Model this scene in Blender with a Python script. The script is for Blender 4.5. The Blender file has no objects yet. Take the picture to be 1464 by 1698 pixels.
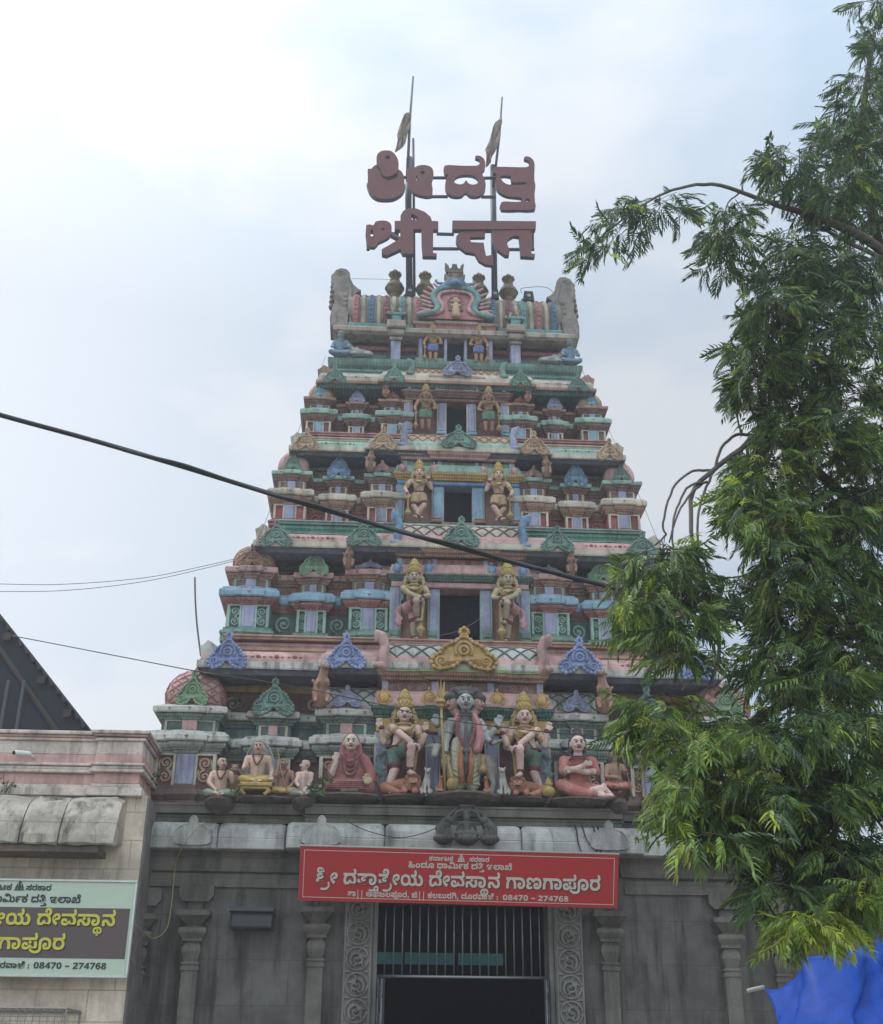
import bpy, bmesh, math, random
import numpy as np
from mathutils import Vector, Matrix
from mathutils.geometry import tessellate_polygon

scene = bpy.context.scene
random.seed(7)
rng = np.random.default_rng(11)
R = math.radians

# ------------------------------------------------------------------ camera
CAM = np.array([-0.9975, 0.0, 1.6]); YAW, PITCH, ROLL = R(2.929), R(25.2), R(0.478); FPX = 2000.0
_cy, _sy, _cp, _sp = math.cos(YAW), math.sin(YAW), math.cos(PITCH), math.sin(PITCH)
_f = np.array([_sy*_cp, _cy*_cp, _sp]); _r0 = np.array([_cy, -_sy, 0.0]); _u0 = np.cross(_r0, _f)
_r = math.cos(ROLL)*_r0 + math.sin(ROLL)*_u0; _u = -math.sin(ROLL)*_r0 + math.cos(ROLL)*_u0
cam_data = bpy.data.cameras.new('camera'); cam = bpy.data.objects.new('camera', cam_data)
scene.collection.objects.link(cam)
M = Matrix(((_r[0], _u[0], -_f[0], CAM[0]), (_r[1], _u[1], -_f[1], CAM[1]), (_r[2], _u[2], -_f[2], CAM[2]), (0, 0, 0, 1)))
cam.matrix_world = M
cam_data.sensor_fit = 'VERTICAL'; cam_data.sensor_height = 36; cam_data.lens = FPX/1698*36
cam_data.clip_start = 0.1; cam_data.clip_end = 2000
scene.camera = cam
def at(px, py, Y):
    """point of the place at depth Y that the photograph shows at pixel (px, py)"""
    v = _f + _r*(px-732)/FPX - _u*(py-849)/FPX
    return CAM + v*(Y-CAM[1])/v[1]

# ------------------------------------------------------------------ light
SUN_AZ, SUN_EL = R(-62), R(56)            # azimuth from +Y towards +X, sun to the left and a little beyond the tower
sun_dir = Vector((math.sin(SUN_AZ)*math.cos(SUN_EL), math.cos(SUN_AZ)*math.cos(SUN_EL), math.sin(SUN_EL)))
sl = bpy.data.lights.new('sun', 'SUN'); sl.energy = 1.3; sl.angle = R(14); sl.color = (1, .96, .90)
so = bpy.data.objects.new('sun', sl); scene.collection.objects.link(so)
so.rotation_euler = sun_dir.to_track_quat('Z', 'Y').to_euler()
world = bpy.data.worlds.new('World'); scene.world = world; world.use_nodes = True
wn, wl = world.node_tree.nodes, world.node_tree.links
wn.clear()
def wnode(t, **k):
    n = wn.new(t)
    for a, b in k.items(): setattr(n, a, b)
    return n
sky = wnode('ShaderNodeTexSky', sky_type='NISHITA'); sky.sun_disc = False
sky.sun_elevation = SUN_EL; sky.sun_rotation = SUN_AZ; sky.air_density = 1.2; sky.dust_density = 2.0
bg1 = wnode('ShaderNodeBackground'); bg1.inputs[1].default_value = 0.10
wl.new(sky.outputs[0], bg1.inputs[0])
geo = wnode('ShaderNodeTexCoord')
mp = wnode('ShaderNodeMapping'); mp.inputs['Scale'].default_value = (1.0, 1.0, 2.2); mp.inputs['Location'].default_value = (0.35, 0.1, 0.2)
wl.new(geo.outputs['Generated'], mp.inputs[0])
nz = wnode('ShaderNodeTexNoise'); nz.inputs['Scale'].default_value = 2.3; nz.inputs['Detail'].default_value = 6; nz.inputs['Roughness'].default_value = .52
wl.new(mp.outputs[0], nz.inputs['Vector'])
rp = wnode('ShaderNodeValToRGB'); rp.color_ramp.elements[0].position = .44; rp.color_ramp.elements[1].position = .60
wl.new(nz.outputs[0], rp.inputs[0])
# brighter cloud round the hidden sun and overhead: plain functions of the sky direction
dt = wnode('ShaderNodeVectorMath', operation='DOT_PRODUCT'); dt.inputs[1].default_value = Vector((-.62, .66, .42)).normalized()
nrm = wnode('ShaderNodeVectorMath', operation='NORMALIZE'); wl.new(geo.outputs['Generated'], nrm.inputs[0])
wl.new(nrm.outputs[0], dt.inputs[0])
glow = wnode('ShaderNodeMapRange'); glow.inputs[1].default_value = .70; glow.inputs[2].default_value = .97; glow.inputs[3].default_value = 0; glow.inputs[4].default_value = 1
wl.new(dt.outputs['Value'], glow.inputs[0])
sep = wnode('ShaderNodeSeparateXYZ'); wl.new(nrm.outputs[0], sep.inputs[0])
zen = wnode('ShaderNodeMapRange'); zen.inputs[1].default_value = .55; zen.inputs[2].default_value = 1.0; zen.inputs[3].default_value = 1.0; zen.inputs[4].default_value = 2.0
wl.new(sep.outputs['Z'], zen.inputs[0])
opp = wnode('ShaderNodeMapRange'); opp.inputs[1].default_value = .30; opp.inputs[2].default_value = -.6; opp.inputs[3].default_value = 1.0; opp.inputs[4].default_value = 2.4
wl.new(sep.outputs['Y'], opp.inputs[0])
mul = wnode('ShaderNodeMath', operation='MULTIPLY'); wl.new(zen.outputs[0], mul.inputs[0]); wl.new(opp.outputs[0], mul.inputs[1])
gm = wnode('ShaderNodeMath', operation='MULTIPLY_ADD'); gm.inputs[1].default_value = .20; gm.inputs[2].default_value = .65
wl.new(glow.outputs[0], gm.inputs[0])
st = wnode('ShaderNodeMath', operation='MULTIPLY'); wl.new(mul.outputs[0], st.inputs[0]); wl.new(gm.outputs[0], st.inputs[1])
mixc = wnode('ShaderNodeMix', data_type='RGBA'); mixc.inputs[6].default_value = (.50, .62, .75, 1); mixc.inputs[7].default_value = (.75, .78, .82, 1)
mx2 = wnode('ShaderNodeMath', operation='MAXIMUM'); wl.new(rp.outputs[0], mx2.inputs[0]); wl.new(glow.outputs[0], mx2.inputs[1])
wl.new(mx2.outputs[0], mixc.inputs[0])
bg2 = wnode('ShaderNodeBackground'); wl.new(mixc.outputs[2], bg2.inputs[0]); wl.new(st.outputs[0], bg2.inputs[1])
mixs = wnode('ShaderNodeMixShader'); mixs.inputs[0].default_value = .90
wl.new(bg1.outputs[0], mixs.inputs[1]); wl.new(bg2.outputs[0], mixs.inputs[2])
wout = wnode('ShaderNodeOutputWorld'); wl.new(mixs.outputs[0], wout.inputs[0])
vs = scene.view_settings; vs.view_transform = 'Standard'; vs.look = 'None'; vs.gamma = 1; vs.exposure = 0.58; vs.use_curve_mapping = False
scene.cycles.max_bounces = 6; scene.cycles.transparent_max_bounces = 6

# ------------------------------------------------------------------ materials
def lin(h):
    h = h.lstrip('#'); c = [int(h[i:i+2], 16)/255 for i in (0, 2, 4)]
    return tuple(x/12.92 if x <= .04045 else ((x+.055)/1.055)**2.4 for x in c) + (1,)
MATS = {}
GLARE_VEIL = .0034  # density of the thin volume added to imitate lens glare
def _base(name):
    m = bpy.data.materials.new(name); m.use_nodes = True; nt = m.node_tree
    b = nt.nodes['Principled BSDF']; return m, nt, b
def paint(name, hexcol, grime=.62, rough=.85, bump=.35, reed=0, dirtcol='#3a342e', scale=1.0, streak=True, fade=.22, ribs=None):
    """weathered painted plaster / plain finish: blotches, rain streaks, worn paint, fine relief, reed grooves shaded in colour"""
    if name in MATS: return MATS[name]
    m, nt, b = _base(name); N, L = nt.nodes, nt.links
    tc = N.new('ShaderNodeTexCoord'); b.inputs['Roughness'].default_value = rough
    b.inputs['Specular IOR Level'].default_value = .25
    def noise(sc, det, mapscale=None, rgh=.6):
        n = N.new('ShaderNodeTexNoise'); n.inputs['Scale'].default_value = sc; n.inputs['Detail'].default_value = det; n.inputs['Roughness'].default_value = rgh
        if mapscale:
            mpp = N.new('ShaderNodeMapping'); mpp.inputs['Scale'].default_value = mapscale; L.new(tc.outputs['Object'], mpp.inputs[0]); L.new(mpp.outputs[0], n.inputs['Vector'])
        else: L.new(tc.outputs['Object'], n.inputs['Vector'])
        return n
    def ramp(src, a, bb, v0=0., v1=1.):
        r = N.new('ShaderNodeMapRange'); r.inputs[1].default_value = a; r.inputs[2].default_value = bb; r.inputs[3].default_value = v0; r.inputs[4].default_value = v1
        L.new(src, r.inputs[0]); return r.outputs[0]
    def mix(fac, a, bcol):
        x = N.new('ShaderNodeMix'); x.data_type = 'RGBA'
        if isinstance(fac, float): x.inputs[0].default_value = fac
        else: L.new(fac, x.inputs[0])
        for i, c in ((6, a), (7, bcol)):
            if isinstance(c, tuple): x.inputs[i].default_value = c
            else: L.new(c, x.inputs[i])
        return x.outputs[2]
    c = lin(hexcol)
    dark = tuple(v*.62 for v in c[:3])+(1,); pale = tuple(min(1, v*.6+.4*.42) for v in c[:3])+(1,)
    n1 = noise(3.1*scale, 5); col = mix(ramp(n1.outputs[0], .35, .65), dark, c)
    n2 = noise(9*scale, 6); col = mix(ramp(n2.outputs[0], .52, .72, 0, fade*2), col, pale)
    if streak:
        n3 = noise(6*scale, 5, (1.6, 1.6, .22)); col = mix(ramp(n3.outputs[0], .50, .74, 0, grime), col, lin(dirtcol))
    n4 = noise(28*scale, 6, None, .7); col = mix(ramp(n4.outputs[0], .56, .74, 0, grime*.9), col, lin(dirtcol))
    h = n4.outputs[0]
    if reed:
        w = N.new('ShaderNodeTexWave'); w.wave_type = 'BANDS'; w.bands_direction = 'X'; w.inputs['Scale'].default_value = reed; w.inputs['Distortion'].default_value = .3
        L.new(tc.outputs['Object'], w.inputs['Vector'])
        col = mix(ramp(w.outputs[0], .05, .3, .55, 0), col, dark)  # darker paint in the groove bottoms stands in for their shade
        a = N.new('ShaderNodeMath'); a.operation = 'MULTIPLY_ADD'; a.inputs[1].default_value = 2.2; L.new(w.outputs[0], a.inputs[0]); L.new(h, a.inputs[2]); h = a.outputs[0]
    L.new(col, b.inputs['Base Color'])
    bp = N.new('ShaderNodeBump'); bp.inputs['Strength'].default_value = bump; bp.inputs['Distance'].default_value = .02
    L.new(h, bp.inputs['Height']); L.new(bp.outputs[0], b.inputs['Normal'])
    MATS[name] = m; return m
def stone(name, hexcol, bw=.9, bh=.42, mortar=.006, grime=.55, bump=.5, dirt='#26241f', off=(0, 0, 0)):
    """granite blocks with joints, chisel marks, rain stains"""
    if name in MATS: return MATS[name]
    m, nt, b = _base(name); N, L = nt.nodes, nt.links
    tc = N.new('ShaderNodeTexCoord'); sx = N.new('ShaderNodeSeparateXYZ'); cx = N.new('ShaderNodeCombineXYZ')
    L.new(tc.outputs['Object'], sx.inputs[0])
    ad = N.new('ShaderNodeMath'); ad.operation = 'ADD'; L.new(sx.outputs[0], ad.inputs[0]); L.new(sx.outputs[1], ad.inputs[1])
    L.new(ad.outputs[0], cx.inputs[0]); L.new(sx.outputs[2], cx.inputs[1])
    br = N.new('ShaderNodeTexBrick'); br.inputs['Scale'].default_value = 1; br.inputs['Brick Width'].default_value = bw; br.inputs['Row Height'].default_value = bh
    br.inputs['Mortar Size'].default_value = mortar; br.inputs['Mortar Smooth'].default_value = .3; br.inputs['Bias'].default_value = 0
    c = lin(hexcol); k = lambda s: tuple(v*s for v in c[:3])+(1,)
    br.inputs['Color1'].default_value = k(.90); br.inputs['Color2'].default_value = k(1.06); br.inputs['Mortar'].default_value = k(.58)
    L.new(cx.outputs[0], br.inputs['Vector'])
    def noise(sc, det, ms=None):
        n = N.new('ShaderNodeTexNoise'); n.inputs['Scale'].default_value = sc; n.inputs['Detail'].default_value = det; n.inputs['Roughness'].default_value = .65
        if ms:
            q = N.new('ShaderNodeMapping'); q.inputs['Scale'].default_value = ms; L.new(tc.outputs['Object'], q.inputs[0]); L.new(q.outputs[0], n.inputs['Vector'])
        else: L.new(tc.outputs['Object'], n.inputs['Vector'])
        return n.outputs[0]
    def rg(s, a, bb, v0, v1):
        r = N.new('ShaderNodeMapRange'); r.inputs[1].default_value = a; r.inputs[2].default_value = bb; r.inputs[3].default_value = v0; r.inputs[4].default_value = v1; L.new(s, r.inputs[0]); return r.outputs[0]
    def mix(f, a, bc):
        x = N.new('ShaderNodeMix'); x.data_type = 'RGBA'; L.new(f, x.inputs[0]); L.new(a, x.inputs[6])
        if isinstance(bc, tuple): x.inputs[7].default_value = bc
        else: L.new(bc, x.inputs[7])
        return x.outputs[2]
    nf = noise(45, 5); nb = noise(2.2, 5); ns = noise(3.4, 6, (1.5, 1.5, .18))
    col = mix(rg(nf, .45, .7, 0, .35), br.outputs[0], k(1.45))
    col = mix(rg(nb, .42, .62, 0, .7), col, k(.5)); col = mix(rg(ns, .48, .68, 0, grime), col, lin(dirt))
    L.new(col, b.inputs['Base Color']); b.inputs['Roughness'].default_value = .9; b.inputs['Specular IOR Level'].default_value = .2
    s1 = N.new('ShaderNodeMath'); s1.operation = 'MULTIPLY_ADD'; s1.inputs[1].default_value = -1.5; L.new(br.outputs['Fac'], s1.inputs[0]); L.new(nf, s1.inputs[2])
    bp = N.new('ShaderNodeBump'); bp.inputs['Strength'].default_value = bump; bp.inputs['Distance'].default_value = .012; L.new(s1.outputs[0], bp.inputs['Height']); L.new(bp.outputs[0], b.inputs['Normal'])
    MATS[name] = m; return m
def plain(name, hexcol, rough=.5, metal=0., var=.12, spec=.4):
    if name in MATS: return MATS[name]
    m, nt, b = _base(name); N, L = nt.nodes, nt.links
    tc = N.new('ShaderNodeTexCoord'); n = N.new('ShaderNodeTexNoise'); n.inputs['Scale'].default_value = 14; n.inputs['Detail'].default_value = 5
    L.new(tc.outputs['Object'], n.inputs['Vector'])
    x = N.new('ShaderNodeMix'); x.data_type = 'RGBA'; c = lin(hexcol)
    x.inputs[6].default_value = tuple(v*(1-2*var) for v in c[:3])+(1,); x.inputs[7].default_value = tuple(min(1, v*(1+var)) for v in c[:3])+(1,)
    L.new(n.outputs[0], x.inputs[0]); L.new(x.outputs[2], b.inputs['Base Color'])
    b.inputs['Roughness'].default_value = rough; b.inputs['Metallic'].default_value = metal; b.inputs['Specular IOR Level'].default_value = spec
    MATS[name] = m; return m

# ------------------------------------------------------------------ scene-graph helpers
COL = scene.collection
def tag(o, label=None, cat=None, group=None, kind=None):
    if label: o['label'] = label
    if cat: o['category'] = cat
    if group: o['group'] = group
    if kind: o['kind'] = kind
    return o
def thing(name, label, cat, loc=(0, 0, 0), group=None):
    o = bpy.data.objects.new(name, None); COL.objects.link(o); o.empty_display_size = .2
    o.location = loc; o['base'] = [float(v) for v in loc]
    return tag(o, label, cat, group)
def base_of(p):
    while p is not None:
        if 'base' in p: return np.array(p['base'])
        p = p.parent
    return np.zeros(3)
class MB:
    """collects shapes in world coordinates; build() links them as ONE mesh object"""
    def __init__(s): s.v = []; s.f = []; s.n = 0
    def add(s, V, F):
        V = np.asarray(V, float).reshape(-1, 3); s.v.append(V)
        for f in F: s.f.append(tuple(i+s.n for i in f))
        s.n += len(V); return s
    def box(s, x0, x1, y0, y1, z0, z1):
        V = [(x, y, z) for z in (z0, z1) for y in (y0, y1) for x in (x0, x1)]
        return s.add(V, [(0, 2, 3, 1), (4, 5, 7, 6), (0, 1, 5, 4), (2, 6, 7, 3), (0, 4, 6, 2), (1, 3, 7, 5)])
    def bbox(s, x0, x1, y0, y1, z0, z1, b=.006):
        """box with chamfered front edges (towards the street, -Y) and top/bottom"""
        V = []
        for (y, d) in ((y1, 0), (y0+b, 0), (y0, b)):
            V += [(x0+d, y, z0+d), (x1-d, y, z0+d), (x1-d, y, z1-d), (x0+d, y, z1-d)]
        F = [(0, 3, 2, 1)]
        for k in (0, 4):
            for i in range(4): F.append((k+i, k+(i+1) % 4, k+4+(i+1) % 4, k+4+i))
        F.append((8, 9, 10, 11)); return s.add(V, F)
    def quadstrip(s, rings, closed=True, caps=True):
        n = len(rings[0]); V = np.concatenate([np.asarray(r, float) for r in rings]); F = []
        m = n if closed else n-1
        for k in range(len(rings)-1):
            for i in range(m): F.append((k*n+i, k*n+(i+1) % n, (k+1)*n+(i+1) % n, (k+1)*n+i))
        if caps and closed: F.append(tuple(range(n-1, -1, -1))); F.append(tuple((len(rings)-1)*n+i for i in range(n)))
        return s.add(V, F)
    def prism(s, pts, y0, y1, holes=None):
        """outline in XZ extruded from y0 (front) to y1"""
        P = list(pts)
        if area2(P) < 0: P = P[::-1]
        n = len(P); V = [(x, y0, z) for x, z in P]+[(x, y1, z) for x, z in P]
        F = [tuple(range(n)), tuple(range(2*n-1, n-1, -1))]
        for i in range(n): F.append((i, n+i, n+(i+1) % n, (i+1) % n))
        return s.add(V, F)
    def tube(s, pts, rad, n=6, caps=True):
        P = [np.asarray(p, float) for p in pts]
        if np.isscalar(rad): rad = [rad]*len(P)
        rings = []; up = None
        for i, p in enumerate(P):
            t = P[min(i+1, len(P)-1)]-P[max(i-1, 0)]; t = t/(np.linalg.norm(t)+1e-9)
            if up is None: up = np.cross(t, (0, 0, 1) if abs(t[2]) < .9 else (0, 1, 0))
            up = up-t*np.dot(up, t); up /= np.linalg.norm(up)+1e-9; w = np.cross(t, up)
            rings.append([p+rad[i]*(math.cos(a)*up+math.sin(a)*w) for a in np.arange(n)*2*math.pi/n])
        return s.quadstrip(rings, True, caps)
    def capsule(s, a, b, ra, rb=None, n=10, m=4):
        a = np.asarray(a, float); b = np.asarray(b, float); rb = ra if rb is None else rb
        d = b-a; L = np.linalg.norm(d); t = d/L if L > 1e-6 else np.array([0, 0, 1.])
        P = []; Rr = []
        for k in range(m+1):
            th = math.pi/2*(1-k/m); P.append(a-t*ra*math.sin(th)); Rr.append(max(ra*math.cos(th), ra*.05))
        for k in range(m+1):
            th = math.pi/2*k/m; P.append(b+t*rb*math.sin(th)); Rr.append(max(rb*math.cos(th), rb*.05))
        u = np.cross(t, (0, 0, 1) if abs(t[2]) < .9 else (0, 1, 0)); u /= np.linalg.norm(u); w = np.cross(t, u)
        ang = np.arange(n)*2*math.pi/n
        rings = [[p+r*(math.cos(x)*u+math.sin(x)*w) for x in ang] for p, r in zip(P, Rr)]
        return s.quadstrip(rings)
    def chain(s, pts, rad, n=10):
        for i in range(len(pts)-1): s.capsule(pts[i], pts[i+1], rad[i], rad[i+1], n)
        return s
    def ell(s, c, r, n=12, m=8, rot=None):
        c = np.asarray(c, float); rings = []
        r = (r, r, r) if np.isscalar(r) else r
        Rm = np.array(rot) if rot is not None else np.eye(3)
        for k in range(m+1):
            th = -math.pi/2+math.pi*k/m; ct = max(math.cos(th), .03)
            rings.append([c+Rm @ np.array((r[0]*ct*math.cos(a), r[1]*ct*math.sin(a), r[2]*math.sin(th))) for a in np.arange(n)*2*math.pi/n])
        return s.quadstrip(rings)
    def lathe(s, c, prof, n=20, sq=2.0, sx=1., sy=1.):
        """profile [(r, z)...] round a vertical axis; sq>2 squares the section"""
        rings = []
        for r, z in prof:
            ring = []
            for a in np.arange(n)*2*math.pi/n+math.pi/n:
                ca, sa = math.cos(a), math.sin(a); q = (abs(ca)**sq+abs(sa)**sq)**(-1/sq)
                ring.append((c[0]+r*q*ca*sx, c[1]+r*q*sa*sy, c[2]+z))
            rings.append(ring)
        return s.quadstrip(rings)
    def xf(s, fn):
        """reshape what has been collected so far (a lean, a taper)"""
        s.v = [np.array([fn(p) for p in V]) for V in s.v]; return s
    def solid(s, polys, y0, y1):
        """filled outlines with holes (XZ) as a solid slab; every outer contour is filled on its own"""
        outs = [p for p in polys if area2(p) < 0]; hol = [p for p in polys if area2(p) >= 0]
        def inside(q, P):
            c = False
            for (xa, za), (xb, zb) in zip(P, P[1:]+P[:1]):
                if (za > q[1]) != (zb > q[1]) and q[0] < (xb-xa)*(q[1]-za)/(zb-za)+xa: c = not c
            return c
        for i, o in enumerate(outs):
            L = [o]+[h for h in hol if inside(h[0], o)]; flat = [p for q in L for p in q]; n = len(flat); yy = y0-.0003*(i % 4)
            T = tessellate_polygon([[Vector((x, z, 0)) for x, z in q] for q in L]); F = []
            for t in T:
                a, b, c = (flat[k] for k in t); cr = (b[0]-a[0])*(c[1]-a[1])-(c[0]-a[0])*(b[1]-a[1]); F.append(tuple(t) if cr > 0 else tuple(t)[::-1])
            k = 0
            for q in L:
                m = len(q)
                for j in range(m): F.append((k+j, k+(j+1) % m, n+k+(j+1) % m, n+k+j))
                k += m
            s.add([(x, yy, z) for x, z in flat]+[(x, y1, z) for x, z in flat], F)
        return s
    def build(s, name, mat, parent=None, smooth=False, kind=None):
        V = np.concatenate(s.v) - base_of(parent)
        me = bpy.data.meshes.new(name); me.from_pydata(V.tolist(), [], s.f); me.materials.append(mat)
        if smooth: me.polygons.foreach_set('use_smooth', [True]*len(me.polygons))
        me.update()
        o = bpy.data.objects.new(name, me); COL.objects.link(o)
        if parent is not None: o.parent = parent
        if kind: o['kind'] = kind
        return o
    def multi(s, name, mat, others, parent=None, smooth=False):
        """one mesh with several paints: others = [(MB, material)...]"""
        V = list(s.v); F = list(s.f); n = s.n; idx = [0]*len(s.f); mats = [mat]
        for mb, m in others:
            if not mb.n: continue
            V += mb.v; F += [tuple(i+n for i in f) for f in mb.f]; n += mb.n
            if m not in mats: mats.append(m)
            idx += [mats.index(m)]*len(mb.f)
        t = MB(); t.v = V; t.f = F; t.n = n; o = t.build(name, mat, parent, smooth)
        for m in mats[1:]: o.data.materials.append(m)
        o.data.polygons.foreach_set('material_index', idx); return o
    def remesh(s, name, mat, parent=None, vox=.012, smooth=2):
        """one continuous sculpted surface from overlapping solids"""
        o = s.build(name, mat, parent)
        md = o.modifiers.new('r', 'REMESH'); md.mode = 'VOXEL'; md.voxel_size = vox; md.use_smooth_shade = True
        if smooth:
            sm = o.modifiers.new('s', 'SMOOTH'); sm.factor = .5; sm.iterations = smooth
        PENDING.append(o); return o
PENDING = []
def bake_pending():
    dg = bpy.context.evaluated_depsgraph_get(); dg.update()
    new = [(o, bpy.data.meshes.new_from_object(o.evaluated_get(dg), depsgraph=dg)) for o in PENDING]
    for o, me in new:
        o.modifiers.clear(); me.name = o.name; o.data = me
        me.polygons.foreach_set('use_smooth', [True]*len(me.polygons))
    PENDING.clear()
def area2(P):
    return sum(P[i][0]*P[(i+1) % len(P)][1]-P[(i+1) % len(P)][0]*P[i][1] for i in range(len(P)))
def curve_mesh(name, polys, y, depth, mat, parent=None, offset=0., bevel=0.):
    """closed outlines (XZ, holes by winding/even-odd fill) as one solid of real thickness, front face at y"""
    cu = bpy.data.curves.new(name, 'CURVE'); cu.dimensions = '2D'; cu.fill_mode = 'BOTH'
    cu.extrude = depth/2; cu.offset = offset; cu.bevel_depth = bevel; cu.bevel_resolution = 0
    for P in polys:
        sp = cu.splines.new('POLY'); sp.points.add(len(P)-1); sp.use_cyclic_u = True
        for q, (a, b) in zip(sp.points, P): q.co = (a, b, 0, 1)
    o = bpy.data.objects.new(name, cu); COL.objects.link(o)
    dg = bpy.context.evaluated_depsgraph_get(); dg.update()
    me = bpy.data.meshes.new_from_object(o.evaluated_get(dg), depsgraph=dg); bpy.data.objects.remove(o)
    b = base_of(parent); n = len(me.vertices); co = np.empty(n*3); me.vertices.foreach_get('co', co); co = co.reshape(-1, 3)
    W = np.stack([co[:, 0]-b[0], y+depth/2-co[:, 2]-b[1], co[:, 1]-b[2]], 1)
    me.vertices.foreach_set('co', W.ravel()); me.materials.clear(); me.materials.append(mat); me.update(); me.name = name
    o = bpy.data.objects.new(name, me); COL.objects.link(o)
    if parent is not None: o.parent = parent
    return o
def smooth_closed(P, n=4):
    out = []; k = len(P)
    for i in range(k):
        p0, p1, p2, p3 = (np.array(P[(i+j-1) % k], float) for j in range(4))
        for t in np.arange(n)/n:
            out.append(tuple(.5*((2*p1)+(-p0+p2)*t+(2*p0-5*p1+4*p2-p3)*t*t+(-p0+3*p1-3*p2+p3)*t**3)))
    return out
def smooth_open(P, n=4):
    P = [np.array(p, float) for p in P]; Q = [2*P[0]-P[1]]+P+[2*P[-1]-P[-2]]; out = []
    for i in range(1, len(Q)-2):
        p0, p1, p2, p3 = Q[i-1:i+3]
        for t in np.arange(n)/n: out.append(.5*((2*p1)+(-p0+p2)*t+(2*p0-5*p1+4*p2-p3)*t*t+(-p0+3*p1-3*p2+p3)*t**3))
    out.append(P[-1]); return out

# colours of the painted plaster
def soften(h, t=.30, g=(150, 147, 140)):
    c = [int(h[i:i+2], 16) for i in (1, 3, 5)]; return '#%02x%02x%02x' % tuple(int(v*(1-t)+w*t) for v, w in zip(c, g))
C = dict(pink='#cf9c97', pinkd='#b06a68', cream='#cfc3ac', white='#c9c8bd', maroon='#6b3c3a', brown='#7a5348', brownp='#a8785f', greend='#41605a', green='#648c7c',
         mint='#8fb9a5', olive='#93a860', lav='#9a9fc2', blue='#668fb8', bluep='#86afc9', ochre='#c99a4e', gold='#c9a544', red='#a0403c', tan='#c4a07c', greyp='#8a8078', dkblue='#575d70', teal='#5a918d')
C = {k: soften(v) for k, v in C.items()}
def pm(k, **kw): return paint('plaster_'+k+('_reeded' if kw.get('reed') else ''), C[k], **kw)
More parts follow.
